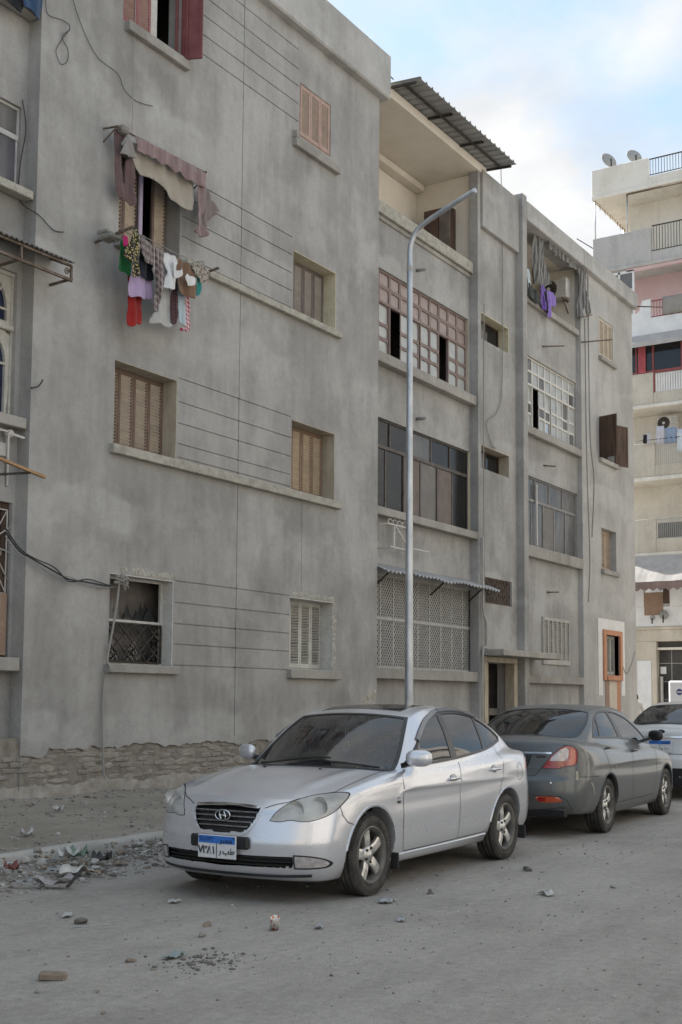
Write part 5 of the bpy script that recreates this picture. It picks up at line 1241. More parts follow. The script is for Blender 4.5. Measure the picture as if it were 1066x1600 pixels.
def plate(car, view_x, y, z, facing, w=.36, h=.175, left=None, right=None):
    """two-tone number plate; facing -1 looks towards the nose side, +1 towards the tail"""
    s = facing; b = MB(); b.bbox(view_x - .006, view_x + .006, y - w/2, y + w/2, z - h/2, z + h/2, .003); pl = b.build('number_plate', M['plate_white'], car.root, loc=(0, 0, 0)); WORG[pl.name] = np.zeros(3)
    X = view_x + s*.0065; MB().box(min(X, X + s*.002), max(X, X + s*.002), y - w/2 + .008, y + w/2 - .008, z + h/2 - .062, z + h/2 - .006).build('blue_band', M['plate_blue'], pl, loc=(0, 0, 0))
    d = MB(); d.box(min(X, X + s*.002), max(X, X + s*.002), y - .003, y + .003, z - h/2 + .004, z + h/2 - .063); 
    for q in (-1, 1): d.lathe([(0, 0), (.007, 0), (.006, s*.003), (0, s*.004)], (X + s*.0022, y + q*(w/2 - .018), z + h/2 - .018), 'x', 8)
    d.build('plate_details', M['ink'], pl, loc=(0, 0, 0))
    rot = (math.pi/2, 0, -math.pi/2 if s < 0 else math.pi/2); sg = -1 if s < 0 else 1     # text reads from outside
    def T(txt, yy, zz, size, mt=M['ink'], sx=1, bold=0): text_obj('plate_text', txt, size, mt, pl, (X + s*.003, y + sg*yy, z + zz), rot, sx=sx, bold=bold)
    T('EGYPT', -w*.26, h/2 - .034, .042, M['inkblue']); T('\ufeae\ufebc\ufee3', w*.25, h/2 - .036, .062, M['ink'], bold=.0006)
    if left:
        k = len(left)
        for i, ch in enumerate(left): T(ch, -w*.25 + (i - (k-1)/2)*.041, -.030, .082, bold=.0012)
        for i, ch in enumerate(right): T(ch, w*.25 + (i - (len(right)-1)/2)*.055, -.030, .064, bold=.0008)
    return pl
def side_mirror(car, x, y, z, sgn, paint, rearw=1):
    b = MB(); vs = []; n1, n2 = 16, 10
    for i in range(n2 + 1):
        t = math.pi*i/n2
        for j in range(n1):
            a = 2*math.pi*j/n1; ex = .085*abs(math.cos(a))**.75*math.copysign(1, math.cos(a)); ez = .072*abs(math.sin(a))**.75*math.copysign(1, math.sin(a)); k = math.sin(t)**.6
            vs.append((x + .02 - .10*math.cos(t)*.55 + ex*k*.35, y + sgn*(.10 + ex*k*1.25), z + ez*k + .0))
    b.add(vs, [(i*n1+j, i*n1+(j+1) % n1, (i+1)*n1+(j+1) % n1, (i+1)*n1+j) for i in range(n2) for j in range(n1)], 0, True)
    o = b.build('door_mirror', paint, car.root, loc=(0, 0, 0)); WORG[o.name] = np.zeros(3)
    a = MB(); a.bar((x + .05, y - sgn*.07, z - .07), (x + .02, y + sgn*.06, z - .03), .05, .04)
    a.build('mirror_foot', M['blacktrim'], o, loc=(0, 0, 0)); return o
def handle(car, x, z, sgn, mt, L=.19):
    q, n = car.cast('side', [(x, z), (x - L/2 + .012, z), (x + L/2 - .012, z)], sgn); b = MB(); P = [Vector(q[1]) + Vector(n[1])*.004, Vector(q[1]) + Vector(n[1])*.028, Vector(q[0]) + Vector(n[0])*.034, Vector(q[2]) + Vector(n[2])*.028, Vector(q[2]) + Vector(n[2])*.004]
    b.tube(spline(P, 4), .012, 8); return b
def interior(car, lhd=-1):
    s = MB()
    for y in (-.37, .37):
        s.bbox(2.05, 2.55, y - .25, y + .25, .45, .62, .05); M_ = Matrix.Translation((2.62, y, .86)) @ Matrix.Rotation(RAD(-14), 4, 'Y')
        bb = MB(); bb.bbox(-.06, .06, -.24, .24, -.32, .32, .05); bb.bbox(-.045, .045, -.13, .13, .36, .54, .04); s.add([tuple(M_ @ Vector(v)) for v in bb.v], bb.f)
    s.bbox(3.0, 3.45, -.64, .64, .45, .62, .05); M_ = Matrix.Translation((3.5, 0, .84)) @ Matrix.Rotation(RAD(-20), 4, 'Y'); bb = MB(); bb.bbox(-.07, .07, -.62, .62, -.3, .3, .05)
    for y in (-.36, .36): bb.bbox(-.04, .04, y - .12, y + .12, .31, .42, .03)
    s.add([tuple(M_ @ Vector(v)) for v in bb.v], bb.f); s.build('seats', M['seat'], car.root)
    d = MB(); d.bbox(1.15, 1.70, -.70, .70, .60, .93, .05); d.tube([(1.72 + .06*math.sin(t)*.5, -.37*-lhd + .18*math.cos(t), .93 + .17*math.sin(t)) for t in np.linspace(0, 2*math.pi, 25)], .014, 8, cap=False); d.bar((1.6, .37*lhd, .85), (1.72, .37*lhd, .93), .05); d.bbox(1.5, 3.5, -.8, .8, .30, .34, .02)
    d.build('dashboard', M['cabin'], car.root)

# ---------------------------------------------------------------- the silver saloon
def silver():
    paint = car_paint('silver_paint', (.66, .675, .72), .58, .25, .13)
    C_ = Car(CarShape(SEDAN), (7.50, 5.89, 0), 1.5, 'silver saloon nearest the camera, blue and white number plate on its black bracket', 'cars parked along the kerb', 'parked_car', paint, .017)
    win = smooth_poly([(1.55, .985), (1.80, 1.15), (1.95, 1.245), (2.18, 1.35), (2.46, 1.42), (2.78, 1.44), (3.10, 1.425), (3.36, 1.36), (3.56, 1.27), (3.69, 1.185), (3.66, 1.145), (3.26, 1.078), (2.81, 1.036), (2.38, 1.008), (1.92, .990)], 5, sharp=(0, 9, 10))
    hl = smooth_poly([(.41, .625), (.43, .67), (.47, .72), (.52, .763), (.61, .805), (.72, .826), (.79, .828), (.822, .815), (.830, .775), (.815, .71), (.775, .661), (.70, .628), (.63, .624), (.56, .632), (.48, .618)], 4, sharp=(0,))
    ws = smooth_poly([(1.06, 0), (1.10, -.30), (1.20, -.55), (1.34, -.745), (1.60, -.700), (1.86, -.615), (2.03, -.550), (1.98, -.30), (1.955, 0), (1.98, .30), (2.03, .550), (1.86, .615), (1.60, .700), (1.34, .745), (1.20, .55), (1.10, .30)], 4, sharp=(3, 6, 10, 13))
    rw = smooth_poly([(3.30, 0), (3.33, -.35), (3.40, -.55), (3.70, -.57), (4.0, -.55), (4.06, -.3), (4.08, 0), (4.06, .3), (4.0, .55), (3.70, .57), (3.40, .55), (3.33, .35)], 4, sharp=(2, 4, 8, 10))
    gr = smooth_poly([(-.315, .705), (-.30, .728), (0, .742), (.30, .728), (.315, .705), (.29, .62), (.245, .555), (.19, .525), (0, .515), (-.19, .525), (-.245, .555), (-.29, .62)], 4, sharp=(1, 3))
    lg = smooth_poly([(-.60, .372), (-.3, .378), (0, .380), (.3, .378), (.60, .372), (.60, .28), (.3, .268), (0, .262), (-.3, .268), (-.60, .28)], 3, sharp=(0, 4, 5, 9))
    fog = smooth_poly([(.605, .372), (.70, .365), (.775, .345), (.805, .315), (.785, .285), (.70, .276), (.605, .277)], 4, sharp=(0, 6))
    # cuts first, then the panels that the shell is divided into
    for sg in (-1, 1): C_.cut('side', offset_poly(win, -.012), sg)
    C_.cut('top', offset_poly(ws, -.015)); C_.cut('top', offset_poly(rw, -.015)); C_.cut('front', offset_poly(gr, -.008)); C_.cut('front', offset_poly(lg, -.008))
    for hp in (hl, mirror_pts(hl)): C_.cut('front', offset_poly(hp, -.006))
    dF = smooth_poly([(1.42, .975), (1.365, .88), (1.36, .65), (1.40, .29), (2.44, .305), (2.44, .75), (2.52, .96), (2.62, 1.02), (2.55, 1.44), (2.0, 1.33), (1.6, 1.12)], 1)
    dR = [(2.44, .305), (3.06, .31), (3.13, .36), (3.22, .52), (3.32, .69), (3.42, .88), (3.45, 1.03), (3.40, 1.32), (2.55, 1.44), (2.62, 1.02), (2.52, .96), (2.44, .75)]
    for sg in (-1, 1): C_.part('front_door', 'side', dF, sg); C_.part('rear_door', 'side', dR, sg)
    hood = smooth_poly([(.11, -.34), (.20, -.49), (.34, -.62), (.50, -.735), (.80, -.735), (1.1, -.72), (1.36, -.72), (1.2, -.56), (1.10, -.30), (1.06, 0), (1.10, .30), (1.2, .56), (1.36, .72), (1.1, .72), (.80, .735), (.50, .735), (.34, .62), (.20, .49), (.11, .34), (.085, 0)], 1)
    C_.part('bonnet', 'top', hood)
    C_.part('front_bumper', 'front', [(-.9, .1), (.9, .1), (.9, .64), (.46, .64), (.40, .71), (-.40, .71), (-.46, .64), (-.9, .64)])
    C_.part('boot_lid', 'top', [(4.08, -.58), (4.6, -.55), (4.6, .55), (4.08, .58)]); C_.part('rear_bumper', 'rear', [(-.95, .1), (.95, .1), (.95, .62), (-.95, .62)])
    ob = C_.finish(paint); doors = {(-1, 'f'): ob['front_door'][0], (1, 'f'): ob['front_door'][1], (-1, 'r'): ob['rear_door'][0], (1, 'r'): ob['rear_door'][1]}
    # glass
    C_.patch('windscreen', M['carglass'], 'top', offset_poly(ws, -.004), off=-.002, h=.05, skirt=0); C_.ring('windscreen_seal', M['blacktrim'], 'top', ws, .008, .028, off=.003)
    C_.patch('rear_window', M['carglass'], 'top', offset_poly(rw, -.004), off=-.002, h=.06, skirt=0); C_.ring('rear_window_seal', M['blacktrim'], 'top', rw, .006, .025, off=.002)
    C_.patch('sunroof', M['tintglass'], 'top', smooth_poly([(2.14, -.42), (2.80, -.42), (2.80, .42), (2.14, .42)], 3, sharp=(0, 1, 2, 3)), off=.002, h=.08)
    for sg in (-1, 1):
        C_.patch('side_window', M['tintglass'] if sg < 0 else M['carglass'], 'side', offset_poly(win, -.004), sg, -.003, .06, 0, parent=doors[(sg, 'f')]); C_.ring('window_trim', M['blacktrim'], 'side', win, .004, .020, sg, .003)
        C_.patch('door_pillar', M['blacktrim'], 'side', [(2.385, 1.005), (2.51, 1.015), (2.60, 1.435), (2.50, 1.43)], sg, .002, .05, .006); C_.patch('quarter_pillar', M['blacktrim'], 'side', [(3.14, 1.06), (3.185, 1.066), (3.285, 1.385), (3.245, 1.40)], sg, .002, .05, .006)
        C_.patch('mirror_sail', M['blacktrim'], 'side', [(1.55, .985), (1.80, .985), (1.79, 1.145)], sg, .003, .05, .006)
        vis = smooth_poly([(1.86, 1.195), (1.98, 1.265), (2.19, 1.358), (2.46, 1.432), (2.54, 1.444)], 6, closed=False); vis2 = smooth_poly([(2.56, 1.448), (2.78, 1.455), (3.10, 1.438), (3.32, 1.385)], 6, closed=False)
        vm_ = plain('smoked_visor', (.14, .145, .16), .25, 0, .6); C_.strip('wind_visor', vm_, 'side', vis, .05, sg, .004, thick=.012); C_.strip('wind_visor', vm_, 'side', vis2, .05, sg, .004, thick=.012)
        for (k, x, z) in (('f', 2.30, .842), ('r', 3.20, .888)): 
            h_ = handle(C_, x, z, sg, None).build('door_handle', M['chrome'], doors[(sg, k)]); q, n = C_.cast('side', [(x, z)], sg)
            c_ = MB(); c_.lathe([(0, .002), (.035, .002), (.042, -.004), (0, -.004)], (x + .0, q[0][1], z + .004), 'y', 18); c_.v = [(x + (v[0] - x)*1.6, q[0][1] + sg*(.003 + (v[1] - q[0][1])), v[2]) for v in c_.v]; c_.build('handle_cup', car_paint('silver_cup_shaded', (.36, .365, .38), .6, .4, .3), h_)  # flat disc in darker silver: shade of the handle hollow put into its colour
        sm = MB()
        for path in ([(1.44, .985), (1.385, .88), (1.36, .74), (1.362, .5), (1.385, .34), (1.41, .295), (2.0, .297), (2.44, .305)], [(2.44, .305), (2.44, .5), (2.44, .75), (2.47, .88), (2.515, .985)], [(2.44, .305), (3.04, .31), (3.10, .335), (3.16, .42), (3.235, .55), (3.32, .69), (3.39, .82), (3.435, .95), (3.45, 1.06), (3.42, 1.14)], [(.42, .76), (.44, .66), (.49, .605), (.56, .585), (.62, .582)]):
            C_.strip('', None, 'side', path, .007, sg, .0015, mb=sm)
        sm.build('shut_line', M['seam'], C_.root, fix=False)
        C_.strip('sill', paint, 'side', [(1.30, .262), (2.2, .268), (3.10, .275)], .045, sg, .001, thick=.010)
        fd = smooth_poly([(3.84 + .085*math.cos(a), .84 + .085*math.sin(a)) for a in np.linspace(0, 2*math.pi, 14)[:-1]], 2)
        if sg < 0: C_.strip('fuel_flap', M['seam'], 'side', fd + fd[:1], .005, sg, .0015)
        C_.patch('tail_lamp', M['redlens'], 'side', smooth_poly([(4.10, .93), (4.22, .985), (4.36, .99), (4.38, .88), (4.30, .83), (4.16, .86)], 4), sg, .004, .03)
        side_mirror(C_, 1.47 if sg < 0 else 1.62, sg*(.85 if sg < 0 else .82), 1.06, sg, paint)
        hp = hl if sg > 0 else mirror_pts(hl)
        hs = C_.patch('headlight', M['reflector'], 'front', offset_poly(hp, .002), off=-.055, h=.05, skirt=0)
        bw = MB()
        for (y, z, r) in ((.575, .705, .070), (.715, .735, .072)):
            q, n = C_.cast('front', [(sg*y, z)]); x_ = q[0][0]; b0 = [(r*math.sin(t), .055 - .05*math.cos(t)) for t in np.linspace(.05, 1.5, 8)]
            bb = MB(); bb.lathe([(a, -h_) for a, h_ in b0][::-1] + [(r*1.1, -.0), (r*1.1, -.012), (r, -.012)][:0] + [(0, 0)][:0], (0, 0, 0), 'x', 22); bb.v = [(x_ + .065 + v[0], sg*y + v[1], z + v[2]) for v in bb.v]; bw.add(bb.v, bb.f, 0, True)
            bb = MB(); bb.lathe([(0, -.03), (.016, -.025), (.018, 0), (0, .01)], (x_ + .05, sg*y, z), 'x', 12); bw.add(bb.v, bb.f, 0, True)
        bw.build('lamp_bowl', M['reflector'], hs); C_.patch('lens', M['lens'], 'front', hp, off=.002, h=.04, skirt=0, parent=hs); C_.ring('lamp_seal', M['seam'], 'front', hp, .002, .003, off=.0025, parent=hs)
        fp = fog if sg > 0 else mirror_pts(fog); fg = C_.patch('fog_lamp', M['clearlens'], 'front', fp, off=.001, h=.03); C_.ring('lamp_seal', M['blacktrim'], 'front', fp, .006, .004, off=.003, parent=fg)
        q, n = C_.cast('side', [(1.26, .70)], sg); text_obj('side_badge', 'VVT', .035, M['dark_iron'], C_.root, (1.285, q[0][1] + sg*.004, .705), (math.pi/2, 0, 0 if sg < 0 else math.pi)); C_.strip('side_emblem', M['chrome'], 'side', [(1.265, .742), (1.305, .742)], .014, sg, .002, thick=.003)
        C_.strip('wheel_arch_lip', paint, 'side', [(.87 + .385*math.cos(a), .325 + .385*math.sin(a)) for a in np.linspace(2.98, .18, 30)], .022, sg, -.004, thick=.010)
        C_.strip('wheel_arch_lip', paint, 'side', [(3.52 + .382*math.cos(a), .325 + .382*math.sin(a)) for a in np.linspace(2.96, .12, 30)], .022, sg, -.004, thick=.010)
        for (x, st) in ((.87, RAD(0)), (3.52, 0)): make_wheel(C_.root, x, sg*.762, .318, sg, steer=st)
        for (x) in (1.24, 3.92): MB().bbox(x, x + .02, sg*.80 - .09, sg*.80 + .06, .17, .30, .006).build('mud_flap', M['rubber'], C_.root)
    sm = MB(); C_.strip('', None, 'top', hood[0:8] , .007, off=.0015, mb=sm); C_.strip('', None, 'top', hood[12:19], .007, off=.0015, mb=sm)
    C_.strip('', None, 'top', [(.115, -.32), (.10, -.18), (.09, 0), (.10, .18), (.115, .32)], .007, off=.0015, mb=sm); sm.build('shut_line', M['seam'], C_.root, fix=False)
    C_.patch('cowl', M['blacktrim'], 'top', [(1.045, 0), (1.075, -.30), (1.175, -.55), (1.30, -.735), (1.335, -.735), (1.205, -.54), (1.11, -.29), (1.075, 0), (1.11, .29), (1.205, .54), (1.335, .735), (1.30, .735), (1.175, .55), (1.075, .30)], off=.003, h=.06)
    wp = MB()
    for (a, b) in (((1.15, .42), (1.27, -.22)), ((1.20, -.20), (1.33, -.66))):
        pts = [tuple(np.array(a) + (np.array(b) - np.array(a))*k/8) for k in range(9)]; q, n = C_.cast('top', pts); wp.tube([Vector(q[k]) + Vector(n[k])*.018 for k in range(9)], .009, 6)
    wp.build('wiper', M['rubber'], C_.root)
    jet = MB()
    for y in (-.28, .28): q, n = C_.cast('top', [(1.0, y)]); jet.bbox(.99, 1.015, y - .012, y + .012, q[0][2], q[0][2] + .010, .003)
    jet.build('washer_jet', M['blacktrim'], C_.root)
    # grille, lower intake, badge, plate
    g = C_.patch('grille', M['blacktrim'], 'front', gr, off=-.035, h=.05, skirt=0); C_.ring('grille_surround', paint, 'front', gr, .016, .004, off=.006, parent=g)
    C_.strip('grille_top_bar', M['chrome'], 'front', [(-.300, .718), (-.15, .728), (0, .731), (.15, .728), (.300, .718)], .028, off=-.002, thick=.008, parent=g)
    for (z, hw) in ((.683, .296), (.645, .283), (.607, .262), (.572, .232)): C_.strip('grille_bar', grime('grille_bar', (.16, .16, .165), (.30, .30, .31), 20, .35, .02, .6), 'front', [(-hw, z), (-hw/2, z + .001), (0, z + .002), (hw/2, z + .001), (hw, z)], .012, off=-.020, thick=.016, parent=g)
    q, n = C_.cast('front', [(0, .648)]); ex = q[0][0] - .014; em = MB(); em.tube([(ex + .12*(.648 - .648), .070*math.cos(t), .650 + .040*math.sin(t)) for t in np.linspace(0, 2*math.pi, 33)], .0052, 8, cap=False)
    em.tube(spline([(ex - .002, -.022, .622), (ex - .003, -.030, .640), (ex - .003, -.018, .668), (ex - .002, -.012, .680)], 4), .0058, 6); em.tube(spline([(ex - .002, .012, .620), (ex - .003, .020, .635), (ex - .003, .030, .660), (ex - .002, .024, .678)], 4), .0058, 6); em.tube(spline([(ex - .003, -.030, .640), (ex - .004, -.005, .652), (ex - .004, .008, .648), (ex - .003, .030, .660)], 4), .0052, 6)
    eo = em.build('emblem', M['chrome'], g); bk = MB(); bk.lathe([(0, .001), (.068, .001), (.068, .004), (0, .004)], (0, 0, 0), 'x', 32); bk.v = [(ex + .004 + v[0], v[1], .650 + v[2]*.57) for v in bk.v]; bk.build('emblem_ground', M['blacktrim'], eo)
    C_.patch('lower_intake', M['blacktrim'], 'front', lg, off=-.05, h=.06, skirt=0); im = MB()
    for z in (.29, .32, .35): C_.strip('', None, 'front', [(-.58, z), (-.3, z), (0, z), (.3, z), (.58, z)], .008, off=-.03, thick=.02, mb=im)
    im.build('intake_slats', M['rubber'], C_.root)
    C_.strip('bumper_lip', M['blacktrim'], 'front', [(-.70, .222), (-.5, .216), (0, .214), (.5, .216), (.70, .222)], .020, off=.0, thick=.012)
    q, n = C_.cast('front', [(0, .45)]); px = q[0][0] - .028; MB().bbox(px + .004, px + .05, -.275, .275, .405, .50, .015).build('plate_bracket', M['blacktrim'], C_.root)
    plate(C_, px - .006, 0, .415, -1, left='٧٣٨١', right='ربط')
    interior(C_, -1)
    mr = MB(); mr.bbox(1.90, 1.93, -.12, .12, 1.28, 1.35, .012); mr.bar((1.92, 0, 1.34), (1.97, 0, 1.42), .02); mr.build('rear_view_mirror', M['blacktrim'], C_.root)
    ch = MB(); ch.tube([(1.91, -.01, 1.28), (1.90, -.012, 1.16)], .004, 5); ch.tube([(1.91, .02, 1.28), (1.90, .008, 1.16)], .004, 5)
    for k in range(9): a = 2*math.pi*k/9; ch.lathe([(0, -.013), (.013, 0), (0, .013)], (1.90, .030*math.cos(a), 1.12 + .045*math.sin(a)), 'z', 6)
    ch.v = [tuple(C_.root.location + Matrix.Rotation(RAD(1.5), 3, 'Z') @ Vector(v)) for v in ch.v]; tag(ch.build('mirror_charm', M['white_metal']), 'pale beaded charm hanging from the rear view mirror of the silver saloon', 'charm')
    return C_
silver()
# ---------------------------------------------------------------- the grey saloon
def saloon_rear(P, loc, rz, label, paint, cell, rear, wheels=True, glass='tintglass', zs=1.0):
    C_ = Car(CarShape(P), loc, rz, label, 'cars parked along the kerb', 'parked_car', paint, cell)
    win = smooth_poly([(1.50, .985), (1.72, 1.15), (1.90, 1.255), (2.11, 1.345), (2.43, 1.41), (2.80, 1.43), (3.10, 1.41), (3.33, 1.345), (3.52, 1.25), (3.70, 1.115), (3.3, 1.10), (2.80, 1.085), (2.35, 1.055), (1.92, 1.02)], 5, sharp=(0, 9))
    ws = smooth_poly([(1.06, 0), (1.10, -.30), (1.20, -.55), (1.36, -.712), (1.62, -.675), (1.86, -.60), (2.03, -.535), (1.98, -.30), (1.955, 0), (1.98, .30), (2.03, .535), (1.86, .60), (1.62, .675), (1.36, .712), (1.20, .55), (1.10, .30)], 3, sharp=(3, 6, 10, 13))
    rw = smooth_poly([(3.22, 0), (3.22, -.30), (3.25, -.54), (3.55, -.615), (3.86, -.615), (3.96, -.5), (4.00, -.25), (4.01, 0), (4.00, .25), (3.96, .5), (3.86, .615), (3.55, .615), (3.25, .54), (3.22, .30)], 4, sharp=(2, 12))
    for sg in (-1, 1): C_.cut('side', offset_poly(win, -.012), sg)
    C_.cut('top', offset_poly(ws, -.015)); C_.cut('top', offset_poly(rw, -.015))
    dF = [(1.42, .975), (1.385, .77), (1.45, .52), (1.50, .31), (2.50, .325), (2.56, .70), (2.50, .94), (2.60, 1.06), (2.55, 1.44), (2.0, 1.33), (1.6, 1.12)]
    dR = [(2.50, .325), (3.18, .325), (3.40, .58), (3.54, .79), (3.69, 1.0), (3.66, 1.09), (3.40, 1.32), (2.55, 1.44), (2.60, 1.06), (2.50, .94), (2.56, .70)]
    for sg in (-1, 1): C_.part('front_door', 'side', dF, sg); C_.part('rear_door', 'side', dR, sg)
    lid = [(-.70, 1.06), (-.585, .98), (-.42, .80), (-.34, .70), (.34, .70), (.42, .80), (.585, .98), (.70, 1.06), (.70, 1.2), (-.70, 1.2)]
    C_.part('boot_lid', 'rear', lid); C_.part('boot_lid_top', 'top', [(4.02, -.68), (4.5, -.68), (4.5, .68), (4.02, .68)]) if False else None
    C_.part('rear_bumper', 'rear', [(-.95, .1), (.95, .1), (.95, .78), (-.95, .78)]); C_.part('bonnet', 'top', [(.1, -.6), (1.3, -.7), (1.06, 0), (1.3, .7), (.1, .6)])
    ob = C_.finish(paint); doors = {(-1, 'f'): ob['front_door'][0], (1, 'f'): ob['front_door'][1], (-1, 'r'): ob['rear_door'][0], (1, 'r'): ob['rear_door'][1]}
    C_.patch('windscreen', M['carglass'], 'top', offset_poly(ws, -.004), off=-.002, h=.07, skirt=0); C_.ring('windscreen_seal', M['blacktrim'], 'top', ws, .008, .028, off=.003)
    C_.patch('rear_window', M[glass], 'top', offset_poly(rw, -.004), off=-.002, h=.05, skirt=0); C_.ring('rear_window_seal', M['blacktrim'], 'top', rw, .006, .022, off=.002)
    for sg in (-1, 1):
        C_.patch('side_window', M[glass], 'side', offset_poly(win, -.004), sg, -.003, .06, 0, parent=doors[(sg, 'f')]); C_.ring('window_trim', M['blacktrim'], 'side', win, .004, .020, sg, .003)
        C_.patch('door_pillar', M['blacktrim'], 'side', [(2.62, 1.07), (2.80, 1.085), (2.76, 1.42), (2.68, 1.42)], sg, .002, .05, .006); C_.patch('quarter_pillar', M['blacktrim'], 'side', [(3.44, 1.10), (3.49, 1.10), (3.30, 1.35), (3.26, 1.365)], sg, .002, .05, .006)
        sm = MB()
        for path in ([(1.44, .985), (1.39, .77), (1.45, .52), (1.50, .33), (2.0, .322), (2.50, .325)], [(2.50, .325), (2.56, .70), (2.52, .93), (2.60, 1.06)], [(2.50, .325), (3.18, .325), (3.30, .43), (3.40, .58), (3.54, .79), (3.66, .97), (3.68, 1.06)], [(4.42, .78), (4.41, .69), (4.2, .685), (3.93, .68)]): C_.strip('', None, 'side', path, .008, sg, .0015, mb=sm)
        sm.build('shut_line', M['seam'], C_.root, fix=False)
        for (k, x, z) in (('f', 2.40, .92), ('r', 3.47, .985)): handle(C_, x, z, sg, None).build('door_handle', paint, doors[(sg, k)])
        side_mirror(C_, 1.66, sg*.845, 1.10, sg, M['blacktrim'])
        for xw in (.87, 3.53):
            C_.strip('wheel_arch_lip', paint, 'side', [(xw + .382*math.cos(a), .32 + .382*math.sin(a)) for a in np.linspace(2.96, .18, 26)], .022, sg, -.004, thick=.010)
            if wheels: make_wheel(C_.root, xw, sg*.765, .318, sg, spokes=5, twin=True)
    rear(C_); interior(C_, -1); return C_
def grey_rear(C_):
    lamp = smooth_poly([(.42, .787), (.51, .915), (.60, 1.0), (.673, 1.040), (.735, 1.025), (.772, .985), (.775, .863), (.752, .822), (.65, .806), (.60, .785)], 4, sharp=(0,))
    for sg in (-1, 1):
        f = (lambda p: p) if sg > 0 else mirror_pts
        L = C_.patch('tail_lamp', M['redlens'], 'rear', f(lamp), off=.004, h=.025); C_.ring('lamp_seal', M['seam'], 'rear', f(lamp), .005, .002, off=.004, parent=L)
        C_.patch('clear_lens', M['clearlens'], 'rear', f([(.515, .90), (.60, .985), (.668, 1.02), (.70, .985), (.69, .90), (.655, .868), (.50, .868)]), off=.006, h=.03, skirt=.004, parent=L)
        C_.patch('orange_lens', M['orangelens'], 'rear', f([(.712, 1.01), (.755, .985), (.765, .875), (.745, .835), (.70, .825), (.705, .90)]), off=.006, h=.03, skirt=.004, parent=L)
        for k in range(4): C_.strip('lamp_stripe', M['orangelens'], 'rear', f([(.462 + k*.012, .808 + k*.014), (.66, .815 + k*.013)]), .004, off=.006, parent=L)
        C_.patch('reflector', M['orangelens'], 'rear', f(smooth_poly([(.36, .465), (.60, .466), (.645, .42), (.62, .412), (.40, .405)], 3)), off=.003, h=.04); C_.patch('red_reflector', M['redlens'], 'rear', f([(.36, .46), (.47, .46), (.46, .415), (.39, .41)]), off=.004, h=.04)  # inner end of the bumper reflector is red over the orange
        C_.strip('lamp_crease', M['seam'], 'rear', f([(.33, .473), (.36, .475), (.62, .474), (.69, .43), (.72, .36), (.73, .30)]), .008, off=.001)
        for y in (.52,): q, n = C_.cast('rear', [(sg*y, .62)]); b = MB(); b.lathe([(0, .004), (.011, .004), (.012, 0), (.016, 0), (.016, -.004)], (q[0][0] + .002, sg*y, .62), 'x', 14); b.build('parking_sensor', M['chrome'], C_.root)
        sm = MB(); C_.strip('', None, 'rear', f([(0, .695), (.30, .695), (.345, .705), (.42, .80), (.50, .90), (.585, .99), (.66, 1.045), (.70, 1.075)]), .010, off=.0015, mb=sm); sm.build('shut_line', M['seam'], C_.root, fix=False)
    C_.strip('chrome_strip', M['chrome'], 'rear', [(-.52, .955), (0, .955), (.52, .955)], .026, off=.0, thick=.014)
    C_.patch('plate_recess', M['blacktrim'], 'rear', [(-.30, .93), (.30, .93), (.24, .76), (-.24, .76)], off=.002, h=.06)
    q, n = C_.cast('rear', [(.37, 1.03), (.40, .91)]); text_obj('boot_lettering', 'EMGRAND', .030, M['chrome'], C_.root, (q[0][0] + .004, .37, 1.032), (math.pi/2 - .1, 0, math.pi/2)); C_.patch('boot_badge', M['dark_iron'], 'rear', [(.345, .925), (.455, .925), (.455, .90), (.345, .90)], off=.004, h=.05)
    dirt = grime('splashed_mud', (.40, .36, .29), (.47, .43, .36), 6, .95, .1)
    # scuffed filler and streaks on the rear corner
    C_.strip('paint_scrape', dirt, 'rear', [(.776, .76), (.782, .70), (.778, .66)], .03, off=.002); C_.strip('paint_scrape', dirt, 'side', [(4.18, .62), (4.10, .56), (4.07, .48)], .02, 1, .002)
    C_.strip('paint_scrape', dirt, 'side', [(3.27, .78), (3.24, .70)], .018, 1, .002)
    MB().bbox(4.52, 4.58, -.7, .7, .24, .34, .02).build('rear_valance', M['blacktrim'], C_.root)
gp = car_paint('dusty_grey_paint', (.075, .088, .096), .5, .28, .50, (.22, .205, .18), 1.0)
saloon_rear(GREY, (17.5, 6.24, 0), 183.2, 'dusty dark grey saloon behind the silver car, red and clear tail lamp showing', gp, .02, grey_rear)
def white_rear(C_):
    plate(C_, 4.63, .05, .84, 1, w=.36, h=.19); text_obj('plate_text', 'و د ه', .07, M['ink'], C_.root, (4.64, .13, .81), (math.pi/2, 0, math.pi/2))
    C_.strip('chrome_strip', M['chrome'], 'rear', [(-.40, .985), (0, .985), (.40, .985)], .03, off=.0, thick=.02)
    b = MB(); q, n = C_.cast('rear', [(.05, 1.07)]); b.lathe([(0, .006), (.05, .006), (.06, .001), (.06, -.006)], (0, 0, 0), 'x', 24); b.v = [(q[0][0] + .004 + v[0], .05 + v[1], 1.07 + v[2]*.55) for v in b.v]; b.build('oval_emblem', plain('dark_blue_oval', (.015, .02, .05), .25, .2), C_.root)
    C_.patch('plate_panel', car_paint('white_panel', (.60, .61, .62), .1, .35, .3), 'rear', [(-.34, .96), (.40, .96), (.40, .74), (-.34, .74)], off=.002, h=.08)
    for sg in (-1, 1): C_.patch('tail_lamp', M['redlens'], 'rear', [(sg*.60, .74), (sg*.78, .74), (sg*.78, 1.0), (sg*.62, 1.0)], off=.004, h=.05); sm = MB(); C_.strip('', None, 'rear', [(0, .72), (sg*.5, .72), (sg*.56, .76), (sg*.60, 1.06)], .010, off=.0015, mb=sm); sm.build('shut_line', M['seam'], C_.root, fix=False)
    C_.patch('bumper_band', M['blacktrim'], 'rear', [(-.80, .50), (.80, .50), (.80, .33), (-.80, .33)], off=.004, h=.08); MB().bbox(4.5, 4.6, -.75, .75, .22, .36, .02).build('rear_valance', M['blacktrim'], C_.root)
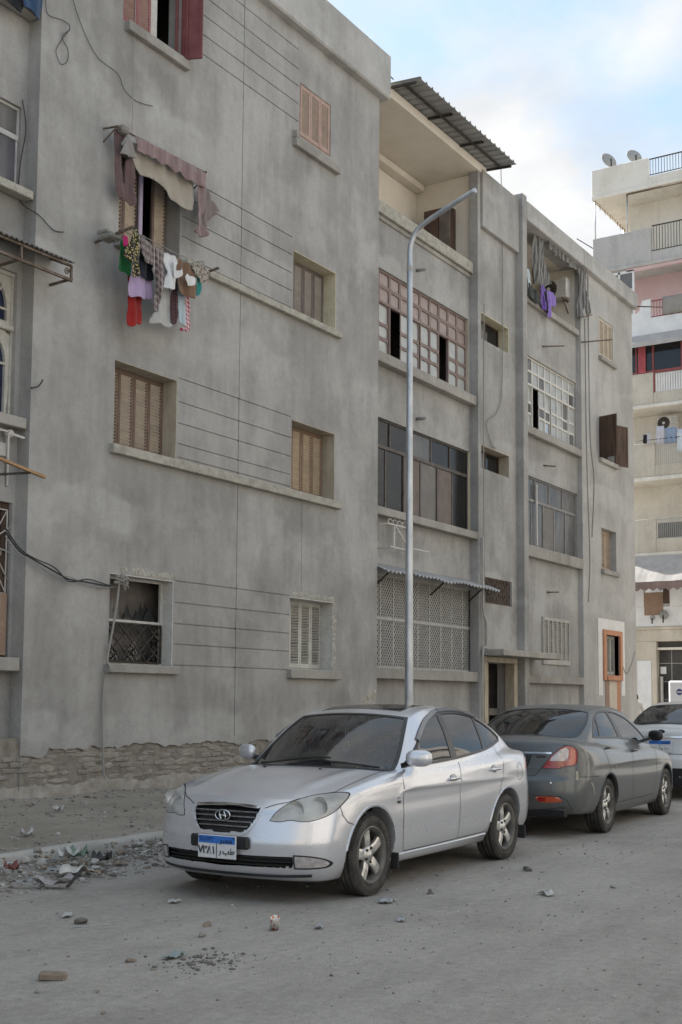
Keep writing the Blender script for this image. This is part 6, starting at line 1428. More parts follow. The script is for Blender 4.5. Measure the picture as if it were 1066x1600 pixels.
WHITE = dict(GREY, roof=[(a, b + .05 if b > 1.1 else b) for a, b in GREY['roof']], bottom=[(0, .2), (4.6, .30)])
saloon_rear(WHITE, (23.75, 6.33, 0), 181.0, 'white saloon at the right edge, dark oval emblem above its plate', car_paint('white_paint_car', (.62, .63, .64), .05, .28, .30), .03, white_rear, glass='carglass')
# ---------------------------------------------------------------- street lamp
lp = root('street_lamp', (15.48, 8.72, .13), 'tall galvanised lamp post with a bent arm and no lantern, behind the silver saloon', 'street lamp')
mb = MB(); zz = [.13, .8, 1.2, 4.0, 8.10]; pts = [(15.48, 8.72, z) for z in zz]; rs = [.072, .070, .066, .054, .042]
arc = spline([(15.48, 8.72, 8.10), (15.48, 8.71, 8.34), (15.48, 8.60, 8.55), (15.48, 8.40, 8.665), (15.48, 8.0, 8.82), (15.48, 7.62, 8.955)], 5)[1:]
mb.tube(pts + arc, rs + [.038]*len(arc), 16); mb.build('pole', M['steel'], lp)
mb = MB(); mb.bbox(15.31, 15.65, 8.55, 8.89, .13, .155, .006); mb.build('base_plate', M['rust'], lp)
mb = MB(); mb.bbox(15.44, 15.52, 8.632, 8.648, .7, 1.05, .004); mb.build('hatch', M['grey_metal'], lp)
mb = MB(); mb.lathe([(.047, -.04), (.047, .04)], (15.48, 8.72, 7.98), 'z', 16); mb.build('collar', M['grey_metal'], lp)

# ---------------------------------------------------------------- cloth
def clothgrid(poly, h=.035):
    bm = bmesh.new(); bm.faces.new([bm.verts.new((a, b, 0)) for a, b in ccw(poly)]); A = np.array(poly)
    for ax in (0, 1):
        k = math.ceil(A[:, ax].min()/h)*h
        while k < A[:, ax].max(): bmesh.ops.bisect_plane(bm, geom=bm.verts[:] + bm.edges[:] + bm.faces[:], plane_co=(k, 0, 0) if ax == 0 else (0, k, 0), plane_no=(1, 0, 0) if ax == 0 else (0, 1, 0)); k += h
    bm.verts.index_update(); v = [(q.co.x, q.co.y) for q in bm.verts]; f = [[q.index for q in g.verts] for g in bm.faces]; bm.free(); return v, f
def garment(name, Y, poly, mt, parent=None, folds=9, amp=.035, seed=0, lean=0, thick=.008, round_=True):
    poly = smooth_poly(poly, 3) if round_ else poly; v, f = clothgrid(poly); zt = max(b for a, b in poly); zb = min(b for a, b in poly); rr = random.Random(seed); p1, p2 = rr.uniform(0, 6), rr.uniform(0, 6)
    vs = []
    for (a, b) in v:
        t = (zt - b)/max(.05, zt - zb); w = .35 + .65*t; y = Y + amp*w*math.sin(a*folds*2.2 + p1 + 1.2*math.sin(b*3 + p2)) + amp*.5*math.sin(a*folds*5.1 + p2 + b*4) + .02*mnoise.noise(Vector((a*9, b*7, seed))) - lean*t; vs.append((a, y, b))
    mb = MB(); mb.add(vs, f, 0, True); o = mb.build(name, mt, parent, fix=False); md = o.modifiers.new('thickness', 'SOLIDIFY'); md.thickness = thick; return o
def cloth_mat(name, c, pattern=None, c2=None, c3=None, scale=30):
    m, t, b, o = new_mat(name); p = worldpos(t); n = nz(t, p, 6, 4); f = nz(t, p, 140, 2)
    col = mixc(t, .3, c, ramp(t, n, [(.3, .6), (.7, 1.0)]), 'MULTIPLY')
    if pattern == 'plaid' or pattern == 'check':
        sp = t.nodes.new('ShaderNodeSeparateXYZ'); t.links.new(p, sp.inputs[0]); S = None
        for ax in ('X', 'Z'):
            fr = math_(t, 'FRACT', math_(t, 'MULTIPLY', math_(t, 'ADD', sp.outputs[ax], math_(t, 'MULTIPLY', sp.outputs['Z' if ax == 'X' else 'X'], .12)), scale)); k = ramp(t, fr, [(.42, 0), (.48, .5), (.95, .5), (.99, 0)]); S = k if S is None else math_(t, 'ADD', S, k)
        col = mixc(t, S, col, c2)
        if c3: fr = math_(t, 'FRACT', math_(t, 'MULTIPLY', sp.outputs['X'], scale)); col = mixc(t, ramp(t, fr, [(.15, 0), (.17, 1), (.22, 1), (.24, 0)]), col, c3)
    elif pattern in ('floral', 'leopard'):
        vo = t.nodes.new('ShaderNodeTexVoronoi'); vo.inputs['Scale'].default_value = scale; t.links.new(p, vo.inputs['Vector'])
        col = mixc(t, ramp(t, vo.outputs['Distance'], [(.30, 1), (.38, 0)]) if pattern == 'floral' else ramp(t, vo.outputs['Distance'], [(.22, 0), (.28, 1), (.40, 1), (.48, 0)]), col, c2)
        if c3: v2 = t.nodes.new('ShaderNodeTexVoronoi'); v2.inputs['Scale'].default_value = scale*1.3; t.links.new(p, v2.inputs['Vector']); col = mixc(t, ramp(t, v2.outputs['Distance'], [(.22, 1), (.28, 0)]), col, c3)
    elif pattern == 'stripe':
        sp = t.nodes.new('ShaderNodeSeparateXYZ'); t.links.new(p, sp.inputs[0]); fr = math_(t, 'FRACT', math_(t, 'MULTIPLY', sp.outputs['X'], scale)); col = mixc(t, ramp(t, fr, [(.45, 0), (.5, 1), (.95, 1), (1, 0)]), col, c2)
    t.links.new(col, b.inputs['Base Color']); b.inputs['Roughness'].default_value = .95; b.inputs['Specular IOR Level'].default_value = .1; b.inputs['Sheen Weight'].default_value = .2; bumpn(t, b, f, .2, .003); return m
G_ = 'washing hung below the torn awning'
WASH = [
 ('shirt', 11.40, [(12.322, 8.047), (12.375, 8.13), (12.424, 8.113), (12.457, 8.014), (12.52, 7.799), (12.49, 7.68), (12.529, 7.489), (12.446, 7.44), (12.335, 7.414), (12.315, 7.578), (12.191, 7.663), (12.189, 7.74), (12.283, 7.879)], cloth_mat('floral_cloth', (.03, .028, .02), 'floral', (.42, .36, .13), (.50, .42, .34), 26), 'black garment printed with yellow and cream flowers, left end of the washing'),
 ('shirt', 11.42, [(12.478, 8.049), (12.579, 8.074), (12.671, 8.034), (12.857, 8.007), (12.974, 7.997), (13.052, 7.78), (13.103, 7.667), (13.06, 7.51), (12.99, 7.457), (13.049, 7.458), (13.018, 7.321), (12.943, 7.077), (12.792, 7.098), (12.854, 7.321), (12.848, 7.542), (12.786, 7.65), (12.807, 7.72), (12.635, 7.73), (12.541, 7.841), (12.482, 7.916)], cloth_mat('plaid_cloth', (.27, .235, .23), 'plaid', (.075, .05, .052), (.48, .44, .42), 10), 'brown and grey plaid shirt with one sleeve hanging down'),
 ('shirt', 11.50, [(12.617, 7.947), (12.908, 7.883), (12.892, 7.546), (12.754, 7.52), (12.628, 7.538)], cloth_mat('navy_cloth', (.012, .014, .022)), 'navy black cloth half hidden under the plaid shirt'),
 ('skirt', 11.55, [(12.282, 7.946), (12.349, 7.921), (12.462, 7.863), (12.471, 7.483), (12.359, 7.512), (12.223, 7.516)], cloth_mat('green_cloth', (.02, .155, .05)), 'bright green cloth at the left edge of the washing'),
 ('cloth', 11.45, [(12.204, 7.965), (12.26, 7.951), (12.273, 7.823), (12.219, 7.821)], cloth_mat('magenta_cloth', (.42, .03, .14)), 'small magenta cloth above the green one'),
 ('shorts', 11.55, [(12.56, 7.93), (12.87, 7.93), (12.924, 7.581), (12.941, 7.282), (12.795, 7.272), (12.773, 7.226), (12.636, 7.234), (12.458, 7.198), (12.481, 7.518)], cloth_mat('lilac_shorts', (.44, .34, .53)), 'pale lilac shorts above the red trousers'),
 ('trousers', 11.64, [(12.56, 7.92), (12.80, 7.92), (12.837, 7.32), (12.843, 6.916), (12.771, 6.88), (12.706, 6.902), (12.648, 6.816), (12.536, 6.817), (12.544, 7.251)], cloth_mat('red_cloth', (.30, .022, .02)), 'bright red trousers hanging lowest on the left'),
 ('trousers', 11.60, [(13.08, 7.92), (13.36, 7.92), (13.388, 7.558), (13.416, 7.01), (13.211, 7.004), (12.989, 6.952), (13.008, 7.077), (13.111, 7.186)], cloth_mat('pale_grey_cloth', (.46, .46, .455)), 'pale grey trousers hanging behind the plaid sleeve'),
 ('shirt', 11.42, [(12.992, 7.963), (13.335, 7.974), (13.303, 7.81), (13.299, 7.516), (13.037, 7.487), (13.113, 7.719)], cloth_mat('white_cloth', (.64, .65, .66)), 'white top pegged between the plaid shirt and the brown cloth'),
 ('trousers', 11.58, [(13.30, 7.92), (13.54, 7.92), (13.56, 7.588), (13.563, 7.474), (13.501, 7.078), (13.391, 7.065), (13.378, 7.519)], cloth_mat('dark_wine_cloth', (.045, .028, .034), 'plaid', (.10, .05, .055), None, 18), 'near black trousers between the pale grey and light blue ones'),
 ('skirt', 11.45, [(13.357, 8.009), (13.493, 8.005), (13.617, 7.995), (13.769, 7.976), (13.837, 7.546), (13.581, 7.497), (13.408, 7.504), (13.334, 7.695)], cloth_mat('brown_cloth2', (.20, .125, .085)), 'plain brown cloth with white straps in front of it'),
 ('bra', 11.36, [(13.206, 7.898), (13.266, 7.884), (13.221, 7.789), (13.294, 7.779), (13.377, 7.838), (13.368, 7.753), (13.273, 7.659), (13.2, 7.67), (13.183, 7.826)], cloth_mat('white_cloth2', (.68, .68, .67)), 'twisted white strip of clothing left of the brown cloth'),
 ('cloth', 11.34, [(13.454, 7.776), (13.541, 7.769), (13.641, 7.767), (13.631, 7.657), (13.47, 7.617), (13.406, 7.704)], cloth_mat('white_cloth3', (.70, .70, .69)), 'small white garment in front of the brown cloth'),
 ('blouse', 11.42, [(13.668, 8.022), (13.856, 8.114), (13.946, 8.117), (14.08, 7.982), (14.081, 7.931), (13.941, 7.805), (13.838, 7.825), (13.71, 7.885)], cloth_mat('leopard_cloth', (.40, .36, .31), 'leopard', (.025, .02, .018), None, 32), 'leopard print garment at the right end of the washing'),
 ('cloth', 11.50, [(13.846, 7.90), (13.987, 7.90), (13.98, 7.647), (13.86, 7.62)], cloth_mat('teal_cloth', (.045, .27, .26)), 'small teal cloth under the leopard print'),
 ('trousers', 11.60, [(13.55, 7.90), (13.74, 7.90), (13.76, 7.542), (13.784, 7.124), (13.697, 7.118), (13.572, 7.133)], cloth_mat('light_blue_cloth', (.37, .46, .52), 'stripe', (.42, .50, .55), None, 9), 'light blue grey trousers beside the red checked ones'),
 ('trousers', 11.66, [(13.76, 7.90), (13.90, 7.90), (13.91, 7.564), (13.936, 7.101), (13.697, 7.047), (13.77, 7.141)], cloth_mat('red_check_cloth', (.62, .58, .57), 'check', (.36, .03, .09), None, 15), 'red and white checked trousers hanging lowest on the right'),
]
for i, (nm, Y, poly, mt, lab) in enumerate(WASH): tag(garment(nm, Y, poly, mt, seed=i, amp=.022 if Y > 11.5 else .03), lab, 'laundry', G_)
cl = root('clothes_rack', (13.2, 12, 8), 'iron clothes rack with wires carrying the washing under the window', 'clothes rack')
mb = MB()
for x in (12.22, 14.12): mb.bar((x, 12.0, 7.98), (x, 11.28, 8.06), .03)
mb.build('bracket', M['rust'], cl); mb = MB()
for y, z in ((11.36, 8.045), (11.45, 8.03), (11.56, 7.96), (11.64, 7.95)): mb.tube([(12.2, y, z), (13.2, y, z - .03), (14.14, y, z)], .006, 5)
tag(mb.build('wire', M['grey_cable'], cl), kind='stuff'); mb = MB(); mb.bbox(12.12, 12.34, 11.60, 11.86, 7.96, 8.04, .02); mb.bbox(12.14, 12.26, 11.70, 11.9, 8.05, 8.10, .01); mb.build('rag_bundle', grime('grey_rag', (.20, .20, .18), (.32, .31, .28), 9, .95, .2), cl)
# torn awning
aw = root('window_awning', (13.3, 12, 9.7), 'torn mauve awning with beige lining sagging over the washing window', 'awning')
mv = cloth_mat('mauve_cloth', (.27, .20, .195), 'stripe', (.22, .155, .155), None, 3.6); bg_ = cloth_mat('beige_cloth', (.37, .335, .285)); gy = cloth_mat('grey_cloth', (.25, .235, .22)); dkg = cloth_mat('dusty_mauve_grey', (.20, .165, .155)); dk = cloth_mat('dark_mauve', (.135, .09, .09))
garment('valance', 11.70, [(12.646, 9.648), (12.912, 9.672), (13.392, 9.697), (13.793, 9.708), (14.13, 9.71), (14.275, 9.705), (14.281, 9.483), (14.215, 9.455), (14.006, 9.455), (13.839, 9.435), (13.696, 9.518), (13.548, 9.428), (13.434, 9.519), (13.229, 9.432), (13.154, 9.51), (13.036, 9.464), (12.743, 9.464)], mv, aw, seed=31, amp=.02, round_=False)
garment('lining', 11.82, [(12.72, 9.60), (13.125, 9.62), (13.244, 9.64), (13.54, 9.66), (13.894, 9.66), (14.128, 9.66), (14.087, 9.08), (14.01, 9.036), (13.652, 9.096), (13.427, 9.166), (13.23, 9.243), (12.804, 9.23)], bg_, aw, seed=32, amp=.03, folds=4)
garment('left_drape', 11.82, [(12.36, 9.66), (12.62, 9.66), (12.585, 9.631), (12.503, 9.356), (12.535, 9.063), (12.618, 8.965), (12.619, 9.288), (12.811, 9.396), (12.783, 9.189), (12.769, 8.891), (12.82, 8.731), (12.742, 8.662), (12.637, 8.714), (12.457, 8.697), (12.40, 9.084)], dk, aw, seed=33, amp=.03)
garment('left_flap', 11.70, [(12.534, 9.64), (12.718, 9.335), (12.364, 9.274)], gy, aw, seed=34, amp=.02, round_=False)
garment('right_drape', 11.72, [(14.209, 9.70), (14.299, 9.70), (14.287, 9.272), (14.257, 8.898), (14.394, 8.753), (14.184, 8.666), (14.078, 8.716), (14.128, 8.802), (14.143, 9.204), (14.138, 9.392)], mv, aw, seed=35, amp=.03, folds=14)
garment('right_flap', 11.78, [(14.303, 9.60), (14.73, 9.281), (14.543, 9.092), (14.438, 8.968), (14.39, 8.76), (14.332, 8.932), (14.306, 9.282)], dkg, aw, seed=36, amp=.02, round_=False)
mb = MB(); mb.tube([(12.30, 11.74, 9.66), (14.34, 11.74, 9.74)], .014, 8)
for x in (12.33, 14.31): mb.bar((x, 12.0, 9.70 if x < 13 else 9.76), (x, 11.70, 9.66 if x < 13 else 9.74), .022); mb.bar((x, 12.0, 9.50), (x, 11.74, 9.66), .016)
mb.build('frame', M['rust'], aw); mb = MB(); mb.bbox(12.40, 12.56, 11.68, 11.82, 9.62, 9.74, .03); mb.build('knot', gy, aw)
# cords and cables on the wall
def cable(name, pts, r, mt, lab, cat='cable', group=None, n=5): return tag(MB().tube(spline(pts, n), r, 6).build(name, mt), lab, cat, group)
cable('cord', [(12.88, 11.95, 12.4), (12.89, 11.96, 11.31), (12.84, 11.92, 9.76)], .006, M['grey_cable'], 'thin cord from the red window down to the torn awning', 'cord')
cable('cable', [(11.16, 11.975, 11.4), (11.14, 11.975, 11.02), (11.19, 11.975, 10.84), (11.44, 11.975, 10.89), (11.60, 11.975, 10.86), (11.43, 11.975, 10.57), (11.35, 11.975, 10.39), (11.44, 11.97, 10.25), (11.56, 11.97, 10.35), (11.57, 11.975, 10.52), (11.46, 11.975, 10.65), (11.60, 11.972, 10.82)], .005, M['black_cable'], 'black cable looped on the wall near the top left corner')
cable('cable', [(11.55, 11.98, 11.5), (11.71, 11.98, 11.17), (11.91, 11.98, 10.89), (12.17, 11.98, 10.68), (12.57, 11.98, 10.63), (12.72, 11.98, 10.45), (12.99, 11.98, 10.39), (13.35, 11.985, 10.47)], .0045, M['black_cable'], 'thin wire trailing diagonally down towards the torn awning')
for k, (dz, r, mt) in enumerate(((0, .012, 'black_cable'), (.05, .009, 'black_cable'), (-.06, .007, 'grey_cable'))):
    cable('cable', [(10.72, 11.98, 3.66 + dz), (10.89, 11.90, 3.43 + dz*.7), (11.11, 11.88, 3.34 + dz*.4), (11.51, 11.90, 3.22 + dz), (11.81, 11.92, 3.14 - dz*.6), (12.17, 11.93, 3.13 + dz*.8), (12.58, 11.93, 3.11 + dz*.3), (12.83, 11.94, 3.14)], r, M[mt], ('thick black cable sagging between the barred window and the broken window', 'thinner black cable twisted above the thick one beside the broken window', 'pale grey cable drooping under the two black ones beside the barred window')[k])
cable('cable', [(12.80, 11.93, 3.24), (12.77, 11.94, 2.9), (12.69, 11.94, 2.49), (12.60, 11.94, 2.08), (12.565, 11.84, 1.95), (12.56, 11.95, 1.81), (12.55, 11.955, 1.28), (12.56, 11.93, .58), (12.57, 11.9, .44)], .016, M['grey_cable'], 'pale cable dropping from the broken window to the foot of the wall')
mb = MB(); 
for k in range(9): a = k*.8; mb.tube(spline([(12.75 + .05*math.sin(a), 11.92, 3.22 + .06*math.cos(a)), (12.86 + .07*math.cos(a*2), 11.88, 3.25 + .05*math.sin(a)), (12.95 + .04*math.sin(a*3), 11.93, 3.16 + .10*math.cos(a*1.7))], 4), .010, 5)
mb.bbox(12.70, 12.98, 11.90, 11.97, 3.15, 3.20, .02); tag(mb.build('cable_knot', M['grey_cable']), 'tangle of cable ends and tape over the broken window', 'cable', None)
cable('cable', [(10.98, 12.2, 9.6), (11.04, 12.18, 9.2), (10.98, 12.2, 8.7), (10.99, 12.2, 8.2), (11.12, 11.98, 8.0), (11.4, 11.98, 7.88), (11.6, 11.985, 7.92)], .007, M['black_cable'], 'black wire beside the streaked window at the left edge')
cable('cable', [(11.08, 11.98, 5.62), (11.18, 11.95, 5.66), (11.24, 11.93, 5.76)], .010, M['black_cable'], 'short curled wire end beside the arched window')
for (x, pts) in ((26.0, [(25.75, 12.02, 14.5), (25.85, 12.02, 12.5), (25.80, 12.02, 9.2), (25.55, 12.02, 8.3), (24.95, 12.02, 7.9), (25.2, 12.02, 7.45), (25.42, 12.02, 7.4)]), (24.9, [(24.66, 11.94, 10.6), (24.74, 12.0, 8.0), (24.62, 11.94, 6.0), (24.66, 11.94, 3.2), (24.70, 11.94, 2.66)])): cable('cable', pts, .012, M['grey_cable'], 'loose wavy cable between the small stair windows' if x > 25 else 'straight cable along the left edge of the stair strip')
cable('pipe', [(24.575, 11.945, 5.2), (24.575, 11.94, 3.6), (24.70, 11.92, 3.3), (24.72, 11.93, 2.75), (24.52, 11.93, 2.5), (24.50, 11.93, .3)], .026, M['grey_metal'], 'pale drain pipe beside the lattice screen and entrance', 'pipe')
for k, pts in enumerate(([(31.05, 11.98, 12.0), (31.10, 11.98, 8.0), (31.25, 11.98, 5.4), (31.1, 11.98, 4.2)], [(31.32, 11.98, 13.3), (31.35, 11.98, 9.0), (31.62, 11.98, 7.6), (31.42, 11.98, 6.0)])): cable('cable', pts, .012, M['grey_cable'], ('left of two thin cables hanging down the end wall below the curtains', 'right of two thin cables hanging down the end wall, nearer its windows')[k])
cable('cable', [(33.65, 11.97, 2.6), (33.95, 11.97, 2.35), (34.3, 11.98, 2.45), (34.8, 11.98, 3.0)], .010, M['grey_cable'], 'thin wire by the orange framed window')
for (p, q, lab) in (((30.80, 11.98, 11.28), (31.7, 11.45, 11.5), 'iron rod poking out of the end wall below the curtains'), ((34.6, 11.7, 13.30), (35.7, 11.3, 13.52), 'iron rod poking out under the right end of the cornice'), ((28.42, 12.12, 10.58), (29.1, 11.8, 10.72), 'short iron rod above the white paned window'), ((28.44, 12.12, 7.50), (28.80, 11.95, 7.52), 'short rusty bolt above the dust covered window'), ((28.6, 12.12, 4.28), (28.95, 11.95, 4.30), 'short bolt above the louvred block')): tag(MB().tube([p, q], .02, 7).build('rod', M['rust']), lab, 'rod')
for (z, lab) in ((10.62, 'small spout stub above the pink window'), (7.42, 'small spout stub above the dark glass window')): tag(MB().tube([(22.0, 12.22, z), (22.0, 12.0, z - .01)], .035, 10).build('spout', M['trim']), lab, 'spout')
# brackets under the dark glass window
br = root('bracket_frame', (20.6, 12.2, 4.5), 'white iron bracket frame with scrollwork under the dark glass window', 'bracket'); mb = MB(); y = 11.80
for (a, b) in (((20.10, 12.2, 4.94), (20.10, y, 4.94)), ((21.0, 12.2, 4.94), (21.0, y, 4.94)), ((20.10, y, 4.94), (21.0, y, 4.94)), ((20.35, y, 4.94), (20.35, y, 4.45)), ((20.98, y, 4.94), (20.98, y, 4.45)), ((20.2, y, 4.50), (21.0, y, 4.50)), ((20.35, 12.2, 4.5), (20.35, y, 4.5)), ((20.98, 12.2, 4.5), (20.98, y, 4.5)), ((20.40, y, 4.92), (20.95, y, 4.52)), ((20.9, y, 4.55), (21.75, y, 4.56))): mb.bar(a, b, .026)
for k in range(5): mb.tube([(20.2 + k*.18 + .08*math.cos(t), y, 4.99 + .05*math.sin(t)) for t in np.linspace(0, 5.6, 14)], .009, 5)
mb.build('frame', M['white_metal'], br)
# left balcony shelf, lamp box and pieces by the barred window
sh = root('shelf', (10.6, 12.2, 4.4), 'orange timber plank on iron brackets above the barred window', 'shelf'); mb = MB(); a = Vector((9.6, 11.95, 4.62)); mb.bar((9.4, 11.80, 4.70), (11.26, 11.86, 4.44), .05, .035); mb.build('plank', M['brass_wood'], sh); mb = MB(); mb.bar((10.3, 12.22, 4.34), (11.0, 11.86, 4.46), .03); mb.bar((9.6, 12.22, 4.34), (10.4, 11.84, 4.55), .03); mb.build('bracket', M['dark_iron'], sh)
mt_ = root('meter_box', (10.55, 12.2, 4.62), 'small white metal box frame standing over the timber plank', 'meter box'); mb = MB(); mb.bbox(10.42, 10.74, 12.02, 12.22, 4.64, 4.82, .01); mb.build('box', M['grey_metal'], mt_); mb = MB()
for x in (10.42, 10.74): mb.bar((x, 12.0, 4.55), (x, 12.0, 4.98), .02)
mb.bar((10.42, 12.0, 4.97), (10.74, 12.0, 4.97), .02); mb.build('frame', M['white_metal'], mt_)
tag(MB().tube(spline([(10.86, 12.2, 5.02), (10.88, 12.18, 4.9), (10.92, 12.2, 4.5), (10.93, 12.21, 4.3)], 4), .018, 7).build('pipe', M['white_metal']), 'short pale pipe below the arched window sill', 'pipe'); mb = MB(); mb.lathe([(0, -.05), (.05, -.04), (.06, .02), (.03, .07), (0, .07)], (10.86, 12.12, 4.98), 'y', 10); mb.bar((10.86, 12.1, 4.98), (11.03, 12.02, 4.94), .03); tag(mb.build('lamp_holder', M['white_metal']), 'broken white lamp holder below the arched window sill', 'lamp holder')
# ---------------------------------------------------------------- sheet-metal canopies
def corrugated(x0, x1, ya, za, yb, zb, pitch, amp, n=6, wob=0, rib=False):
    xs = np.arange(x0, x1 + 1e-6, pitch/8); vs = []
    for x in xs:
        ph = (x - x0)/pitch % 1; h = amp*(1 if ph < .22 else 0) if rib else amp*math.sin(2*math.pi*ph)
        for j in range(n + 1): t = j/n; vs.append((x, ya + (yb - ya)*t, za + (zb - za)*t + h + wob*mnoise.noise(Vector((x*1.3, t, 3)))*t))
    mb = MB(); m = n + 1; mb.add(vs, [(i*m+j, (i+1)*m+j, (i+1)*m+j+1, i*m+j+1) for i in range(len(xs)-1) for j in range(n)], 0, not rib); return mb
zinc = grime('weathered_zinc', (.34, .34, .34), (.46, .46, .46), 3, .6, .1, .3, (1, .4, 1)); rzinc = grime('rusted_sheet', (.11, .10, .09), (.20, .18, .16), 5, .8, .2)
rs_ = root('canopy', (22.7, 12, 13.9), 'grey ribbed sheet metal canopy sticking out over the top floor loggia', 'canopy'); o = corrugated(20.44, 25.05, 12.50, 14.00, 11.28, 13.90, .245, .045, rib=True).build('metal_sheet', zinc, rs_, fix=False); md = o.modifiers.new('thickness', 'SOLIDIFY'); md.thickness = .006; md.offset = 0
mb = MB(); mb.tube([(20.44, 11.66, 13.895), (25.0, 11.66, 13.895)], .028, 8); mb.build('purlin', M['dark_iron'], rs_)
for x in (20.48, 22.05, 23.55, 25.0): MB().bar((x, 12.45, 13.955), (x, 11.40, 13.870), .045).build('rafter', M['dark_iron'], rs_)
tag(MB().tube([(20.43, 11.9, 14.05), (18.4, 12.2, 14.55)], .012, 6).build('stay_wire', M['dark_iron']), 'thin stay wire from the cornice to the ribbed canopy', 'wire')
bs = root('canopy', (22.5, 12.2, 4.1), 'wavy grey corrugated canopy over the metal lattice screen', 'canopy'); o = corrugated(20.06, 25.25, 12.23, 4.20, 11.82, 4.03, .155, .022, wob=.05).build('metal_sheet', zinc, bs, fix=False); md = o.modifiers.new('thickness', 'SOLIDIFY'); md.thickness = .005
mb = MB()
for x in (20.3, 22.6, 24.4): mb.bar((x, 12.22, 3.75), (x, 11.9, 4.0), .03)
mb.build('strut', M['dark_iron'], bs)
ls = root('canopy', (10, 12.2, 7.3), 'rusty corrugated canopy on a scrolled iron frame over the arched window', 'canopy'); o = corrugated(6.2, 11.42, 12.22, 7.62, 11.56, 7.33, .085, .014).build('metal_sheet', rzinc, ls, fix=False); md = o.modifiers.new('thickness', 'SOLIDIFY'); md.thickness = .005
mb = MB()
for x in (8.4, 9.5, 10.5, 11.38): mb.bar((x, 12.22, 7.10), (x, 11.58, 7.12), .03); mb.bar((x, 11.60, 7.08), (x, 11.60, 7.30), .028); mb.bar((x, 12.2, 7.56), (x, 11.6, 7.29), .022)
mb.bar((6.2, 11.60, 7.10), (11.38, 11.60, 7.10), .035); mb.bar((6.2, 11.60, 7.30), (11.38, 11.60, 7.30), .028); mb.bar((6.2, 11.9, 7.44), (11.38, 11.9, 7.44), .02)
mb.tube([(11.30 + .05*(1 - k/22)*math.cos(k*.5), 11.60, 7.20 + .05*(1 - k/22)*math.sin(k*.5)) for k in range(18)], .010, 6); mb.build('iron_frame', M['rust'], ls)
# ---------------------------------------------------------------- loggia by the pole, balcony of the far bay
cb_ = root('wooden_cabinet', (24.3, 12.9, 11.5), 'dark brown wooden shutter cabinet inside the cream loggia', 'cabinet'); MB().bbox(24.30, 24.58, 12.62, 13.32, 10.7, 12.95, .01).build('body', M['wood_dark'], cb_); MB().bbox(24.27, 24.299, 12.62, 12.90, 10.75, 12.93, .006).build('door', grime('worn_brown_door', (.12, .10, .09), (.19, .16, .145), 5, .7, .2), cb_); MB().bbox(24.27, 24.299, 12.92, 13.30, 10.75, 12.93, .006).build('door', grime('wine_brown_door', (.085, .05, .042), (.12, .075, .06), 5, .7, .2), cb_)
stripe = cloth_mat('striped_curtain', (.24, .235, .225), 'stripe', (.10, .098, .095), None, 11)
cu = root('curtain', (29.5, 12, 13.2), 'grey striped sun curtains tied back along the top floor balcony', 'curtain')
garment('left_drape', 12.06, [(27.78, 13.30), (28.55, 13.40), (28.52, 12.9), (28.74, 12.3), (28.60, 12.22), (28.3, 12.0), (28.0, 12.12), (27.74, 12.0), (27.80, 12.7)], stripe, cu, seed=41, amp=.06, folds=5, round_=False)
garment('valance', 11.98, [(28.5, 13.42), (31.1, 13.40)] + [(31.1 - k*.26, 13.13 + (.07 if k % 2 else 0)) for k in range(11)], stripe, cu, seed=42, amp=.03, round_=False)
garment('right_drape', 11.95, [(30.55, 13.32), (31.1, 13.32), (31.12, 12.9), (31.35, 12.25), (31.2, 12.15), (30.95, 12.6), (30.72, 11.95), (30.50, 11.88), (30.60, 12.6)], stripe, cu, seed=43, amp=.05, folds=6, round_=False)
MB().tube([(27.6, 12.0, 13.40), (31.2, 11.98, 13.40)], .025, 8).build('curtain_rail', M['dark_iron'], cu); MB().bar((30.6, 11.9, 11.9), (31.35, 11.9, 12.18), .03).build('weight_bar', M['rust'], cu)
ac_unit((30.52, 12.62, 12.48), RAD(-90), 'cream air conditioner on the side wall of the striped curtain balcony', .78, .56, .30)
for nm, poly, c, lab in (('shirt', [(27.98, 12.02), (28.32, 12.02), (28.36, 11.5), (27.98, 11.52)], (.13, .07, .30), 'deep purple shirt hung over the striped curtain balcony'), ('shirt', [(28.36, 12.0), (28.95, 12.0), (28.92, 11.72), (28.66, 11.68), (28.62, 11.38), (28.40, 11.40)], (.24, .16, .46), 'lavender purple top beside the deep purple shirt'), ('trousers', [(28.20, 11.9), (28.44, 11.9), (28.42, 11.45), (28.22, 11.47)], (.012, .012, .016), 'black garment between the two purple ones'), ('cloth', [(27.06, 12.15), (27.34, 12.20), (27.42, 11.85), (27.2, 11.75)], (.42, .48, .52), 'pale blue cloth at the left end of the far bay balcony'), ('cloth', [(27.1, 11.85), (27.7, 11.8), (27.9, 11.5), (27.2, 11.55)], (.035, .04, .035), 'dark patterned cloth lying over the balcony edge beside the pale blue one')):
    tag(garment(nm, 11.96, poly, cloth_mat('wash_cloth', c), seed=len(lab), amp=.025, folds=6), lab, 'laundry', 'washing on the top floor balcony of the far bay')
for (nm, Y, poly, c, lab) in (('blanket', 12.02, [(9.8, 11.2), (10.74, 11.2), (10.76, 10.66), (10.4, 10.72), (9.8, 10.6)], (.016, .018, .024), 'black cloth hanging over the top left balcony'), ('trousers', 11.96, [(10.70, 11.2), (11.06, 11.2), (11.05, 10.70), (10.86, 10.74), (10.72, 10.72)], (.035, .07, .14), 'dark blue cloth hanging at the top left corner'), ('cloth', 11.94, [(10.3, 11.25), (11.08, 11.25), (11.08, 10.99), (10.9, 11.03), (10.66, 10.94), (10.3, 11.0)], (.55, .46, .46), 'pale pink white cloth folded over the top left railing')):
    tag(garment(nm, Y, poly, cloth_mat('left_cloth', c), seed=len(lab), amp=.03, folds=5), lab, 'laundry', 'washing at the top left corner')
